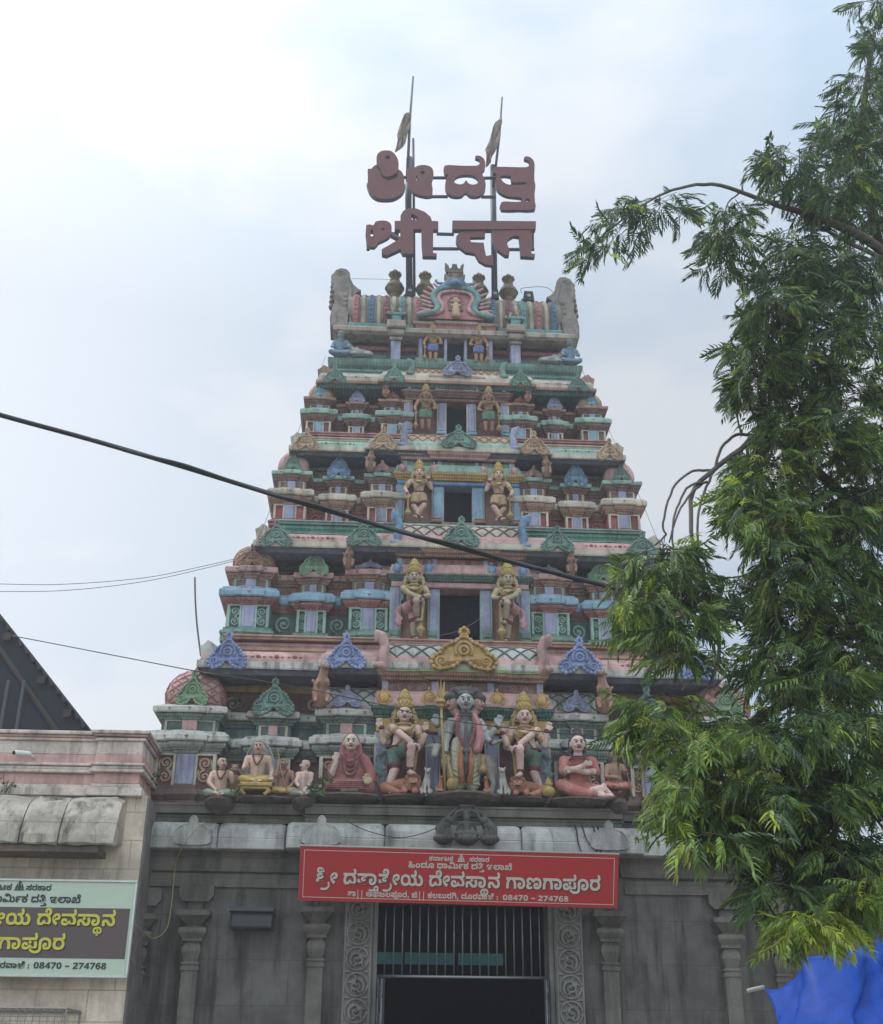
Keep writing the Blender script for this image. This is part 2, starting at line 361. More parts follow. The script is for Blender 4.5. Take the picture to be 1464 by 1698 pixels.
# outlines of the signs' characters: x step, y step, on-curve flag
GLYPHS = {
6:[[301,-12,1,-80,0,0,-121,61,0,-68,118,0,0,84,1,0,78,0,62,119,0,122,68,0,89,0,1,92,0,0,120,-70,0,60,-120,0,0,-75,1,0,-80,0,-65,-118,0,-123,-65,0],[302,113,1,66,0,0,62,79,0,0,61,1,0,66,0,-65,76,0,-59,0,1,-44,0,0,-56,-38,0,-27,-62,0,0,-40,1,0,-66,0,66,-76,0]],
9:[[472,119,1,98,0,0,137,42,0,72,94,0,0,79,1,0,29,0,-16,53,0,-35,34,0,-28,0,1,-18,0,0,-29,-24,0,0,-29,1,0,-21,0,22,-33,0,34,-22,0,18,-7,1,0,-105,1,-288,0,1,0,110,1,134,0,1,-14,14,0,-22,33,0,-12,37,0,0,18,1,0,40,0,35,64,0,75,39,0,62,0,1,73,0,0,103,-61,0,54,-105,0,0,-67,1,0,-121,0,-110,-151,0,-204,-71,0,-142,0,1,-146,0,0,-195,83,0,-98,146,0,0,95,1,0,80,0,63,113,0,110,59,0,70,0,1,53,0,0,75,-43,0,41,-74,0,0,-48,1,0,-49,0,-42,-71,0,-83,-39,0,-61,0,1,-39,0,0,-63,23,0,-47,34,0,-15,16,1,25,104,1,8,-13,0,29,-32,0,42,-24,0,30,0,1,46,0,0,43,33,0,0,25,1,0,24,0,-28,26,0,-21,0,1,-44,0,0,-51,-73,0,0,-68,1,0,-8,1,0,-33,0,31,-67,0,69,-55,0,115,-33,0]],
11:[[377,-12,1,-77,0,0,-100,41,0,-47,73,0,0,47,1,0,69,0,110,83,0,102,0,1,67,0,0,100,-30,0,84,-60,0,42,-48,1,35,-41,0,45,-101,0,10,-51,1,-147,-25,1,-11,71,0,-60,112,0,-98,65,0,-69,0,1,-35,0,0,-35,-23,0,0,-19,1,0,-22,0,38,-26,0,56,0,1,65,0,0,92,34,0,60,58,0,28,77,0,0,43,1,0,65,0,-50,58,0,-43,0,1,-36,0,0,-47,-53,0,-6,-47,1,-134,0,1,-5,56,0,-47,50,0,-34,0,1,-27,0,0,-32,-31,0,0,-26,1,0,-15,0,6,-25,0,5,-11,1,-135,-42,1,-9,21,0,-14,54,0,0,35,1,0,49,0,48,72,0,84,39,0,56,0,1,48,0,0,70,-26,0,56,-50,0,29,-38,1,-68,-9,1,35,49,0,65,53,0,70,21,0,41,0,1,66,0,0,100,-56,0,56,-113,0,0,-87,1,0,-37,0,-20,-81,0,-46,-77,0,-41,-30,1,-30,-14,1,-46,-34,0,-131,-47,0]],
23:[[317,-12,1,-89,0,0,-115,44,0,-55,72,0,0,42,1,0,28,0,14,44,0,31,37,0,26,18,1,-12,-17,1,-81,-1,1,0,103,1,209,0,1,19,8,0,23,23,0,0,14,1,0,13,0,-15,23,0,-13,10,1,79,11,1,57,-11,1,10,-13,0,11,-23,0,0,-11,1,0,-14,0,-7,-22,0,-6,-8,1,199,0,1,0,-103,1,-84,2,1,-13,16,1,27,-15,0,35,-37,0,17,-44,0,0,-29,1,0,-43,0,-54,-73,0,-117,-44,0],[321,113,1,63,0,0,54,47,0,0,31,1,0,24,0,-27,36,0,-52,20,0,-38,0,1,-40,0,0,-52,-21,0,-25,-36,0,0,-23,1,0,-34,0,58,-44,0],[35,426,1,0,127,1,302,0,1,53,0,0,44,8,0,10,7,1,14,7,0,8,22,0,0,16,1,0,28,0,-28,52,0,-26,30,1,112,65,1,48,-60,0,35,-92,0,0,-50,1,0,-23,0,-17,-63,0,-26,-25,1,-28,-25,0,-87,-24,0,-79,0,1]],
30:[[619,-12,1,-70,0,0,-97,58,0,-41,62,1,65,5,1,-36,-53,0,-78,-54,0,-83,-18,0,-45,0,1,-62,0,0,-82,43,0,-41,69,0,0,39,1,0,45,0,28,65,0,69,59,0,59,35,1,35,21,0,33,33,0,0,20,1,0,11,0,-11,16,0,-23,9,0,-19,0,1,-30,0,0,-27,-26,0,0,-20,1,0,-12,0,8,-26,0,5,-10,1,-122,-45,1,-13,21,0,-17,58,0,0,28,1,0,41,0,42,65,0,89,37,0,70,0,1,74,0,0,83,-43,0,35,-66,0,0,-33,1,0,-38,0,-28,-58,0,-66,-56,0,-57,-35,1,-43,-26,0,-27,-30,0,0,-20,1,0,-21,0,33,-22,0,34,0,1,52,0,0,58,58,0,3,46,1,132,0,1,6,-54,0,52,-50,0,46,0,1,41,0,0,41,38,0,0,32,1,0,20,0,-10,41,0,-13,16,1,128,57,1,22,-29,0,21,-77,0,0,-40,1,0,-58,0,-51,-83,0,-98,-45,0],[575,291,1,-65,0,0,-90,32,0,-59,51,0,-20,28,1,-18,61,1,56,47,1,38,-55,0,90,-55,0,46,0,1,37,0,0,46,37,0,0,37,1,0,16,0,-5,27,0,-4,12,1,127,35,1,11,-18,0,12,-54,0,0,-32,1,0,-48,0,-47,-76,0,-89,-45,0]],
33:[[266,-12,1,-52,0,0,-86,32,0,-61,63,0,-33,91,0,0,60,1,0,76,0,55,113,0,106,62,0,75,0,1,43,0,0,71,-33,0,43,-66,0,0,-52,1,0,-41,0,-35,-67,0,-76,-40,0,-62,0,1,-40,0,0,-63,21,0,-25,16,1,8,96,1,19,-13,0,49,-17,0,34,0,1,36,0,0,32,27,0,0,21,1,0,20,0,-22,21,0,-22,0,1,-22,0,0,-40,-30,0,-24,-63,0,0,-52,1,0,-4,1,0,-29,0,16,-43,0,28,-28,0,39,-13,0,23,0,1,70,0,0,58,60,0,8,44,1,132,0,1,8,-40,0,48,-64,0,53,0,1,38,0,0,37,40,0,0,31,1,0,23,0,-21,37,0,-42,26,0,-30,6,1,83,73,1,57,-15,0,69,-58,0,31,-72,0,0,-37,1,0,-82,0,-100,-100,0,-101,0,1,-44,0,0,-80,23,0,-72,54,0,-32,46,1,64,-4,1,-32,-45,0,-75,-52,0,-88,-22,0],[207,416,1,-58,17,0,-51,72,0,0,35,1,0,32,0,35,54,0,87,36,0,75,2,1,12,-122,1,-32,-2,0,-28,-16,0,0,-16,1,0,-15,0,32,-25,0,25,-6,1],[566,268,1,0,113,1,52,0,1,31,0,0,38,10,0,11,10,1,10,8,0,7,21,0,0,11,1,0,23,0,-38,37,0,-53,16,1,44,125,1,99,-24,0,96,-108,0,0,-67,1,0,-50,0,-61,-91,0,-65,-20,1,-15,-4,0,-21,-7,0,-24,-3,0,-21,0,1]],
37:[[664,-12,1,-100,0,0,-105,90,0,0,78,1,0,68,0,87,84,0,67,0,1,60,0,0,70,-57,0,0,-49,1,0,-16,0,-8,-32,0,-5,-10,1,-96,4,1,2,5,0,2,10,0,0,5,1,0,14,0,-15,16,0,-13,0,1,-13,0,0,-20,-21,0,0,-17,1,0,-24,0,38,-29,0,43,0,1,42,0,0,57,32,0,30,68,0,0,53,1,0,9,1,0,52,0,-32,75,0,-65,41,0,-48,0,1,-52,0,0,-67,-55,0,-14,-44,1,-135,0,1,-5,49,0,-57,50,0,-47,0,1,-42,0,0,-41,-33,0,0,-28,1,0,-12,0,9,-21,0,10,-9,1,10,-8,0,32,-10,0,31,0,1,26,0,1,0,-109,1,-37,0,1,-28,0,0,-31,-8,0,-11,-8,1,-9,-7,0,-8,-17,0,0,-12,1,0,-19,0,30,-28,0,37,0,1,29,0,0,47,17,0,22,16,1,66,-100,1,-42,-25,0,-89,-28,0,-54,0,1,-101,0,0,-93,83,0,0,60,1,0,37,0,31,57,0,62,43,0,50,11,1,-5,-42,1,-46,17,0,-58,48,0,-28,62,0,0,37,1,0,47,0,51,73,0,94,43,0,64,0,1,83,0,0,103,-63,0,43,-50,1,-62,-6,1,31,37,0,69,53,0,87,29,0,55,0,1,96,0,0,125,-78,0,61,-132,0,0,-85,1,0,-60,0,-30,-102,0,-64,-77,0,-103,-42,0]],
40:[[228,-12,1,-88,0,0,-104,114,0,0,110,1,0,54,0,31,90,0,64,71,0,49,23,1,25,-24,1,-169,0,1,0,127,1,479,0,1,53,0,0,44,8,0,11,7,1,13,7,0,9,22,0,0,16,1,0,28,0,-29,52,0,-26,30,1,112,65,1,49,-60,0,34,-92,0,0,-50,1,0,-23,0,-17,-64,0,-26,-24,1,-13,-11,0,-29,-17,0,-33,-10,0,-20,-4,1,16,8,1,41,-21,0,54,-68,0,27,-87,0,0,-52,1,0,-111,0,-106,-114,0,-89,0,1,-48,0,0,-75,26,0,-59,51,0,-27,39,1,66,7,1,-34,-48,0,-68,-54,0,-73,-21,0],[259,116,1,37,0,0,45,58,0,4,46,1,132,0,1,3,-54,0,53,-50,0,30,0,1,34,0,0,41,49,0,0,54,1,0,41,0,-27,74,0,-55,58,0,-82,34,0,-54,0,1,-18,0,1,-53,0,0,-81,-32,0,-56,-57,0,-29,-75,0,0,-43,1,0,-53,0,40,-50,0]],
42:[[519,-12,1,-52,0,0,-80,32,0,-68,62,0,-34,43,1,-15,20,0,-21,25,0,-18,11,0,-11,0,1,-22,0,0,-23,-27,0,0,-21,1,0,-28,0,22,-47,0,19,-30,1,-128,-52,1,-25,33,0,-34,92,0,0,37,1,0,50,0,42,76,0,82,43,0,60,0,1,55,0,0,86,-45,0,46,-61,1,22,-28,0,37,-38,0,38,-19,0,21,0,1,34,0,0,36,46,0,0,44,1,0,47,0,-43,84,0,-77,67,0,-53,22,1,-385,0,1,0,127,1,434,0,1,53,0,0,44,8,0,11,7,1,13,7,0,8,22,0,0,16,1,0,28,0,-28,52,0,-26,30,1,112,65,1,48,-60,0,35,-92,0,0,-50,1,0,-23,0,-17,-63,0,-27,-25,1,-28,-25,0,-67,-18,0,-44,-4,1,-24,0,1,66,19,1,47,-32,0,63,-75,0,32,-88,0,0,-51,1,0,-107,0,-111,-106,0]],
43:[[239,-12,1,-65,0,0,-94,46,0,-51,84,0,0,56,1,0,49,0,44,74,0,79,41,0,52,0,1,72,0,0,71,-59,0,0,-51,1,0,-16,0,-10,-34,0,-6,-11,1,-101,8,1,2,6,0,2,11,0,0,5,1,0,15,0,-17,17,0,-17,0,1,-18,0,0,-28,-25,0,0,-24,1,0,-30,0,54,-34,0,56,0,1,62,0,0,57,57,0,4,47,1,132,0,1,4,-54,0,50,-50,0,34,0,1,30,0,0,32,25,0,13,36,0,0,19,1,0,35,0,-26,78,0,-28,37,1,132,53,1,35,-47,0,34,-107,0,0,-59,1,0,-68,0,-53,-88,0,-88,-42,0,-53,0,1,-50,0,0,-76,25,0,-59,51,0,-26,39,1,60,-2,1,-33,-40,0,-70,-50,0,-84,-23,0],[446,261,1,-37,0,0,-40,42,0,0,31,1,0,32,0,42,43,0,35,0,1,35,0,0,44,-43,0,0,-32,1,0,-31,0,-42,-42,0],[29,426,1,0,127,1,528,0,1,54,0,0,44,8,0,11,7,1,14,7,0,8,22,0,0,16,1,0,28,0,-29,52,0,-26,30,1,112,65,1,49,-60,0,35,-92,0,0,-50,1,0,-23,0,-18,-63,0,-26,-25,1,-28,-25,0,-88,-24,0,-78,0,1]],
44:[[239,-12,1,-65,0,0,-94,46,0,-51,84,0,0,56,1,0,49,0,44,74,0,79,41,0,52,0,1,72,0,0,71,-59,0,0,-51,1,0,-16,0,-10,-34,0,-6,-11,1,-101,8,1,2,6,0,2,11,0,0,5,1,0,15,0,-17,17,0,-17,0,1,-18,0,0,-28,-25,0,0,-24,1,0,-30,0,54,-34,0,56,0,1,62,0,0,57,57,0,4,47,1,132,0,1,4,-54,0,50,-50,0,34,0,1,30,0,0,32,25,0,13,36,0,0,19,1,0,35,0,-26,78,0,-28,37,1,132,53,1,35,-47,0,34,-107,0,0,-59,1,0,-68,0,-53,-88,0,-88,-42,0,-53,0,1,-50,0,0,-76,25,0,-59,51,0,-26,39,1,60,-2,1,-33,-40,0,-70,-50,0,-84,-23,0],[376,-144,1,13,152,1,127,0,1,12,-152,1],[446,261,1,-37,0,0,-40,42,0,0,31,1,0,32,0,42,43,0,35,0,1,35,0,0,44,-43,0,0,-32,1,0,-31,0,-42,-42,0],[29,426,1,0,127,1,528,0,1,54,0,0,44,8,0,11,7,1,14,7,0,8,22,0,0,16,1,0,28,0,-29,52,0,-26,30,1,112,65,1,49,-60,0,35,-92,0,0,-50,1,0,-23,0,-18,-63,0,-26,-25,1,-28,-25,0,-88,-24,0,-78,0,1]],
45:[[630,-12,1,-51,0,0,-76,23,0,-62,54,0,-32,44,1,67,4,1,-36,-53,0,-78,-54,0,-83,-18,0,-45,0,1,-62,0,0,-82,43,0,-41,69,0,0,39,1,0,45,0,28,65,0,69,59,0,59,35,1,35,21,0,33,33,0,0,20,1,0,11,0,-11,16,0,-23,9,0,-19,0,1,-30,0,0,-27,-26,0,0,-20,1,0,-12,0,8,-26,0,5,-10,1,-122,-45,1,-13,21,0,-17,58,0,0,28,1,0,41,0,42,65,0,89,37,0,70,0,1,74,0,0,83,-43,0,35,-66,0,0,-33,1,0,-38,0,-28,-58,0,-66,-56,0,-57,-35,1,-43,-26,0,-27,-30,0,0,-20,1,0,-21,0,33,-22,0,34,0,1,52,0,0,58,58,0,3,46,1,132,0,1,4,-54,0,59,-50,0,35,0,1,50,0,0,52,61,0,0,55,1,0,52,0,-43,78,0,-75,58,0,-47,22,1,77,124,1,67,-32,0,106,-95,0,63,-128,0,0,-81,1,0,-73,0,-52,-109,0,-100,-60,0]],
48:[[332,-12,1,-86,0,0,-114,52,0,-68,87,0,-29,105,0,0,52,1,0,79,0,67,126,0,130,75,0,96,0,1,83,0,0,112,-52,0,67,-88,0,30,-104,0,0,-52,1,0,-83,0,-69,-127,0,-129,-70,0],[329,119,1,43,0,0,65,32,0,36,67,0,0,49,1,0,49,0,-33,76,0,-65,44,0,-48,0,1,-43,0,0,-65,-32,0,-37,-68,0,0,-54,1,0,-48,0,36,-73,0,66,-42,0],[748,-12,1,-77,0,0,-119,63,0,-50,53,1,55,129,1,38,-56,0,76,-61,0,53,0,1,55,0,0,60,62,0,0,54,1,0,52,0,-43,78,0,-74,58,0,-48,22,1,65,89,1,68,-32,0,112,-84,0,67,-112,0,0,-73,1,0,-54,0,-29,-88,0,-60,-65,0,-89,-35,0],[1114,-12,1,-77,0,0,-121,66,0,-48,54,1,55,125,1,38,-56,0,76,-61,0,52,0,1,56,0,0,60,62,0,0,54,1,0,52,0,-43,78,0,-75,58,0,-48,22,1,77,124,1,68,-32,0,106,-95,0,62,-128,0,0,-81,1,0,-73,0,-52,-109,0,-106,-60,0],[986,586,1,0,-23,0,-17,-63,0,-26,-24,1,-28,-26,0,-88,-24,0,-79,0,1,-122,0,1,0,127,1,89,0,1,54,0,0,44,8,0,10,7,1,14,7,0,8,22,0,0,16,1,0,28,0,-28,52,0,-26,30,1,112,65,1,48,-60,0,35,-92,0]],
49:[[346,-12,1,-94,0,0,-139,59,0,-77,115,0,0,82,1,0,47,0,29,78,0,61,60,0,48,21,1,22,-24,1,-160,0,1,0,127,1,350,0,1,54,0,0,44,8,0,11,7,1,13,7,0,9,22,0,0,16,1,0,28,0,-29,52,0,-26,30,1,112,65,1,49,-60,0,34,-92,0,0,-51,1,0,-26,0,-17,-55,0,-21,-23,1,-15,-16,0,-44,-24,0,-32,-6,1,22,12,1,38,-23,0,47,-60,0,22,-74,0,0,-46,1,0,-79,0,-72,-115,0,-139,-62,0],[347,119,1,55,0,0,72,42,0,36,68,0,0,42,1,0,48,0,-39,69,0,-72,38,0,-52,0,1,-52,0,0,-74,-41,0,-38,-70,0,0,-44,1,0,-73,0,89,-79,0]],
51:[[416,-12,1,-121,0,0,-172,83,0,-91,146,0,0,94,1,0,80,0,63,113,0,111,60,0,71,0,1,56,0,0,77,-41,0,40,-72,0,0,-50,1,0,-46,0,-41,-73,0,-81,-42,0,-62,0,1,-43,0,0,-65,23,0,-48,34,0,-16,16,1,24,105,1,11,-18,0,30,-32,0,41,-20,0,28,0,1,46,0,0,43,32,0,0,25,1,0,25,0,-28,26,0,-22,0,1,-25,0,0,-43,-28,0,-27,-64,0,0,-55,1,0,-51,0,53,-88,0,107,-52,0,81,0,1,68,0,0,101,39,0,55,73,0,0,52,1,0,55,0,-61,77,0,-61,28,1,77,124,1,89,-43,0,104,-144,0,0,-95,1,0,-81,0,-74,-135,0,-162,-80,0]],
53:[[239,-12,1,-65,0,0,-94,46,0,-51,84,0,0,56,1,0,49,0,44,74,0,79,41,0,52,0,1,72,0,0,71,-59,0,0,-51,1,0,-16,0,-10,-34,0,-6,-11,1,-101,8,1,2,6,0,2,11,0,0,5,1,0,15,0,-17,17,0,-17,0,1,-18,0,0,-28,-25,0,0,-24,1,0,-30,0,54,-34,0,56,0,1,62,0,0,57,57,0,4,47,1,132,0,1,4,-54,0,50,-50,0,34,0,1,41,0,0,34,52,0,0,39,1,0,34,0,-24,65,0,-46,57,0,-64,47,0,-39,16,1,179,21,1,46,-32,0,63,-75,0,32,-88,0,0,-51,1,0,-79,0,-54,-93,0,-88,-41,0,-51,0,1,-50,0,0,-76,25,0,-59,51,0,-27,39,1,60,-2,1,-33,-40,0,-70,-50,0,-84,-23,0],[29,426,1,0,127,1,528,0,1,54,0,0,44,8,0,11,7,1,14,7,0,8,22,0,0,16,1,0,28,0,-29,52,0,-26,30,1,112,65,1,49,-60,0,35,-92,0,0,-50,1,0,-23,0,-18,-63,0,-26,-25,1,-28,-25,0,-88,-24,0,-78,0,1]],
56:[[519,-12,1,-52,0,0,-80,32,0,-68,62,0,-34,43,1,-15,20,0,-21,25,0,-18,11,0,-11,0,1,-22,0,0,-23,-27,0,0,-21,1,0,-28,0,22,-47,0,19,-30,1,-128,-52,1,-25,33,0,-34,92,0,0,37,1,0,50,0,42,76,0,82,43,0,60,0,1,36,0,0,63,-23,0,62,-51,0,33,-44,1,16,-21,0,34,-33,0,38,-19,0,22,0,1,34,0,0,37,42,0,0,41,1,0,32,0,-26,78,0,-27,37,1,131,53,1,35,-47,0,34,-106,0,0,-54,1,0,-100,0,-111,-104,0],[390,268,1,-38,0,0,-40,42,0,0,31,1,0,32,0,43,43,0,35,0,1,35,0,0,43,-43,0,0,-32,1,0,-31,0,-42,-42,0],[30,426,1,0,127,1,435,0,1,53,0,0,44,8,0,10,7,1,14,7,0,8,22,0,0,16,1,0,28,0,-28,52,0,-26,30,1,111,65,1,49,-60,0,35,-92,0,0,-50,1,0,-23,0,-17,-63,0,-27,-25,1,-28,-25,0,-87,-24,0,-79,0,1]],
60:[[471,247,1,0,-82,0,-60,-116,0,-110,-61,0,-76,0,1,-67,0,0,-94,44,0,-48,80,0,0,55,1,0,42,0,32,64,0,59,37,0,40,0,1,50,0,0,48,-45,0,0,-35,1,0,-32,0,-34,-39,0,-31,0,1,-18,0,0,-39,16,0,-8,22,1,13,10,1,-1,-5,0,-2,-15,0,0,-7,1,0,-24,0,37,-48,0,46,0,1,39,0,0,52,33,0,27,62,0,0,44,1,0,45,0,-26,66,0,-26,21,1,-18,16,0,-47,20,0,-74,11,0,-59,0,1,-327,0,1,0,127,1,354,0,1,77,0,0,107,-19,0,75,-38,0,29,-28,1,42,-39,0,38,-110,0]],
63:[[90,-12,1,-82,0,0,-123,73,0,-59,63,1,84,93,1,32,-46,0,73,-55,0,51,0,1,56,0,0,59,62,0,0,54,1,0,52,0,-43,78,0,-75,58,0,-47,22,1,76,124,1,68,-32,0,106,-95,0,63,-128,0,0,-81,1,0,-73,0,-53,-109,0,-106,-60,0]],
64:[[94,-12,1,-86,0,0,-122,72,0,-61,64,1,86,94,1,38,-51,0,71,-51,0,47,0,1,39,0,0,37,35,0,0,33,1,0,28,0,-3,43,0,-3,40,0,0,22,1,0,78,0,77,111,0,139,58,0,92,0,1,91,0,0,131,-52,0,85,-89,0,41,-114,0,0,-62,1,0,-82,0,-60,-116,0,-109,-61,0,-75,0,1,-68,0,0,-94,44,0,-48,80,0,0,55,1,0,42,0,32,64,0,59,37,0,40,0,1,51,0,0,48,-45,0,0,-35,1,0,-32,0,-34,-39,0,-32,0,1,-18,0,0,-38,16,0,-9,22,1,14,10,1,-1,-5,0,-2,-15,0,0,-7,1,0,-24,0,37,-48,0,46,0,1,37,0,0,51,33,0,28,61,0,0,45,1,0,52,0,-44,87,0,-89,52,0,-67,0,1,-47,0,0,-74,-29,0,-43,-63,0,0,-52,1,0,-23,0,2,-41,0,2,-44,0,0,-29,1,0,-62,0,-52,-74,0,-87,-33,0]],
68:[[-509,426,1,0,127,1,191,0,1,60,0,0,55,14,0,14,13,1,12,12,0,9,30,0,0,17,1,0,29,0,-37,41,0,-35,0,1,-31,0,0,-46,-32,0,0,-30,1,0,-4,0,1,-11,0,1,-8,1,-35,54,1,8,11,0,22,8,0,9,0,1,25,0,0,35,-31,0,0,-25,1,0,-27,0,-37,-32,0,-39,0,1,-41,0,0,-45,49,0,0,41,1,0,35,0,41,63,0,81,39,0,61,0,1,65,0,0,89,-50,0,46,-86,0,0,-55,1,0,-46,0,-29,-68,0,-28,-25,1,-15,-13,0,-50,-24,0,-84,-16,0,-65,0,1],[456,399,1,0,-49,0,-44,-71,0,-83,-39,0,-59,0,1,-67,0,0,-85,48,0,-23,25,1,24,104,1,11,-17,0,29,-32,0,41,-20,0,28,0,1,45,0,0,44,33,0,0,25,1,0,24,0,-28,26,0,-21,0,1,-26,0,0,-44,-27,0,-25,-55,0,0,-42,1,0,-12,1,0,-58,0,46,-79,0,73,-52,0,41,-20,1,-75,-123,1,-68,35,0,-103,93,0,-56,122,0,0,75,1,0,79,0,60,112,0,109,60,0,72,0,1,60,0,0,82,-42,0,42,-75,0]],
74:[[456,399,1,0,-49,0,-44,-71,0,-83,-39,0,-59,0,1,-67,0,0,-85,48,0,-23,25,1,24,104,1,11,-17,0,29,-32,0,41,-20,0,28,0,1,45,0,0,44,33,0,0,25,1,0,24,0,-28,26,0,-21,0,1,-26,0,0,-44,-27,0,-25,-55,0,0,-42,1,0,-12,1,0,-58,0,46,-79,0,73,-52,0,41,-20,1,-75,-123,1,-68,35,0,-103,93,0,-56,122,0,0,75,1,0,79,0,60,112,0,109,60,0,72,0,1,60,0,0,82,-42,0,42,-75,0]],
93:[[580,426,1,-293,0,1,-40,0,0,-31,-3,0,-10,-3,1,-12,-5,0,-16,-19,0,0,-15,1,0,-13,0,11,-16,0,10,-6,1,10,-5,0,28,-5,0,29,0,1,142,0,1,0,-124,1,-124,0,1,-22,0,0,-26,-1,0,-16,-3,0,-6,-2,1,-13,-4,0,-16,-18,0,0,-14,1,0,-17,0,21,-20,0,33,-7,0,18,0,1,18,0,1,0,-126,1,-33,0,1,-40,0,0,-74,15,0,-59,34,0,-35,59,0,0,43,1,0,27,0,18,47,0,38,39,0,29,14,1,-2,-13,1,-40,21,0,-50,67,0,0,54,1,0,28,0,24,51,0,21,17,1,23,19,0,56,22,0,80,9,0,59,0,1,290,0,1]],
111:[[99,-175,1,0,-40,0,-26,-51,0,-23,-18,1,-29,-24,0,-84,-16,0,-66,0,1,-349,0,1,0,98,1,314,0,1,-22,-12,1,-4,14,0,-6,32,0,0,21,1,0,31,0,32,59,0,66,40,0,52,0,1,74,0,0,71,-78,0],[-102,-185,1,0,-16,0,7,-27,0,5,-11,1,-20,13,1,38,0,1,37,0,0,40,23,0,0,30,1,0,20,0,-25,27,0,-27,0,1,-27,0,0,-28,-34,0]],
112:[[-231,-376,1,-41,0,0,-55,39,0,-26,63,0,0,36,1,0,60,0,60,87,0,108,47,0,71,0,1,74,0,0,106,-49,0,58,-88,0,0,-57,1,0,-34,0,-24,-64,0,-53,-40,0,-44,0,1,-35,0,0,-50,21,0,-42,39,0,-24,28,1,62,-5,1,-19,-23,0,-39,-38,0,-50,-22,0],[-211,-289,1,20,0,0,24,23,0,7,16,1,91,0,1,8,-16,0,24,-23,0,19,0,1,21,0,0,25,27,0,0,25,1,0,32,0,-34,47,0,-60,27,0,-41,0,1,-12,0,1,-41,0,0,-62,-26,0,-34,-46,0,0,-32,1,0,-27,0,25,-27,0],[-114,-237,1,-22,0,0,-25,24,0,0,18,1,0,18,0,25,25,0,22,0,1,21,0,0,26,-25,0,0,-18,1,0,-18,0,-25,-24,0],[-170,-462,1,8,97,1,95,0,1,7,-97,1]],
122:[[138,-59,1,0,-86,0,-87,-114,0,-157,-57,0,-106,0,1,-45,0,0,-98,12,0,-44,12,1,23,96,1,34,-9,0,78,-10,0,47,0,1,127,0,0,124,92,0,0,73,1,0,35,0,-22,53,0,-14,19,1,90,47,1,30,-43,0,20,-85,0]],
134:[[317,-12,1,-89,0,0,-115,44,0,-55,72,0,0,42,1,0,28,0,14,44,0,31,37,0,26,18,1,-12,-17,1,-81,-1,1,0,103,1,209,0,1,19,8,0,23,23,0,0,14,1,0,13,0,-15,23,0,-13,10,1,79,11,1,57,-11,1,10,-13,0,11,-23,0,0,-11,1,0,-14,0,-7,-22,0,-6,-8,1,199,0,1,0,-103,1,-84,2,1,-13,16,1,27,-15,0,35,-37,0,17,-44,0,0,-29,1,0,-43,0,-54,-73,0,-117,-44,0],[321,113,1,63,0,0,54,47,0,0,31,1,0,24,0,-27,36,0,-52,20,0,-38,0,1,-40,0,0,-52,-21,0,-25,-36,0,0,-23,1,0,-34,0,58,-44,0],[35,426,1,0,127,1,430,0,1,0,-127,1]],
136:[[536,553,1,0,-133,1,-8,6,1,15,0,1,45,-32,0,49,-95,0,19,-118,0,0,-67,1,0,-114,1,-155,0,1,0,80,1,0,58,0,-5,83,0,-10,60,0,-7,20,1,-19,58,0,-60,67,0,-48,0,1,-36,0,0,-51,-35,0,-34,-61,0,-11,-40,1,-6,-22,0,-9,-58,0,-4,-76,0,0,-51,1,0,-83,1,-155,0,1,0,112,1,0,76,0,25,131,0,66,101,0,61,28,1,28,-22,1,-184,0,1,0,127,1]],
147:[[354,-12,1,-91,0,0,-123,35,0,-75,62,0,-33,84,0,0,49,1,0,8,0,2,31,0,4,17,1,140,-17,1,-1,-6,0,-1,-12,0,0,-4,1,0,-21,0,11,-43,0,35,-36,0,70,-22,0,60,0,1,48,0,0,66,16,0,38,29,0,17,36,0,0,21,1,0,17,0,-12,28,0,-11,11,1,-3,4,0,-7,5,0,-3,3,1,-16,11,0,-41,9,0,-22,0,1,-29,0,0,-20,-16,0,0,-9,1,0,-11,0,22,-13,0,19,0,1,18,0,0,31,15,0,18,34,0,0,26,1,0,36,0,-26,45,0,-40,28,0,-23,9,1,126,43,1,41,-27,0,55,-74,0,1,-53,1,0,-3,0,-1,-14,0,0,-3,1,-25,-36,1,-16,-32,0,-46,-53,0,-72,-32,0,-57,0,1,-76,0,0,-72,66,0,0,48,1,0,30,0,31,52,0,69,33,0,56,0,1,35,0,0,55,-10,0,33,-16,1,4,-1,0,4,6,0,5,7,0,3,-1,1,62,-22,0,62,-94,0,0,-59,1,0,-55,0,-43,-81,0,-80,-53,0,-110,-25,0],[34,426,1,0,127,1,503,0,1,0,-127,1]],
150:[[228,-12,1,-88,0,0,-104,114,0,0,110,1,0,54,0,31,90,0,64,71,0,49,23,1,25,-24,1,-169,0,1,0,127,1,636,0,1,0,-127,1,-7,0,1,0,11,1,38,-22,0,54,-65,0,28,-85,0,0,-52,1,0,-111,0,-106,-114,0,-89,0,1,-48,0,0,-75,26,0,-59,51,0,-27,39,1,66,7,1,-34,-48,0,-68,-54,0,-73,-21,0],[259,116,1,37,0,0,45,58,0,4,46,1,132,0,1,3,-54,0,53,-50,0,30,0,1,34,0,0,42,49,0,0,54,1,0,41,0,-27,74,0,-55,58,0,-83,34,0,-54,0,1,-18,0,1,-53,0,0,-81,-32,0,-56,-57,0,-29,-75,0,0,-43,1,0,-53,0,40,-50,0],[334,-144,1,13,152,1,127,0,1,12,-152,1]],
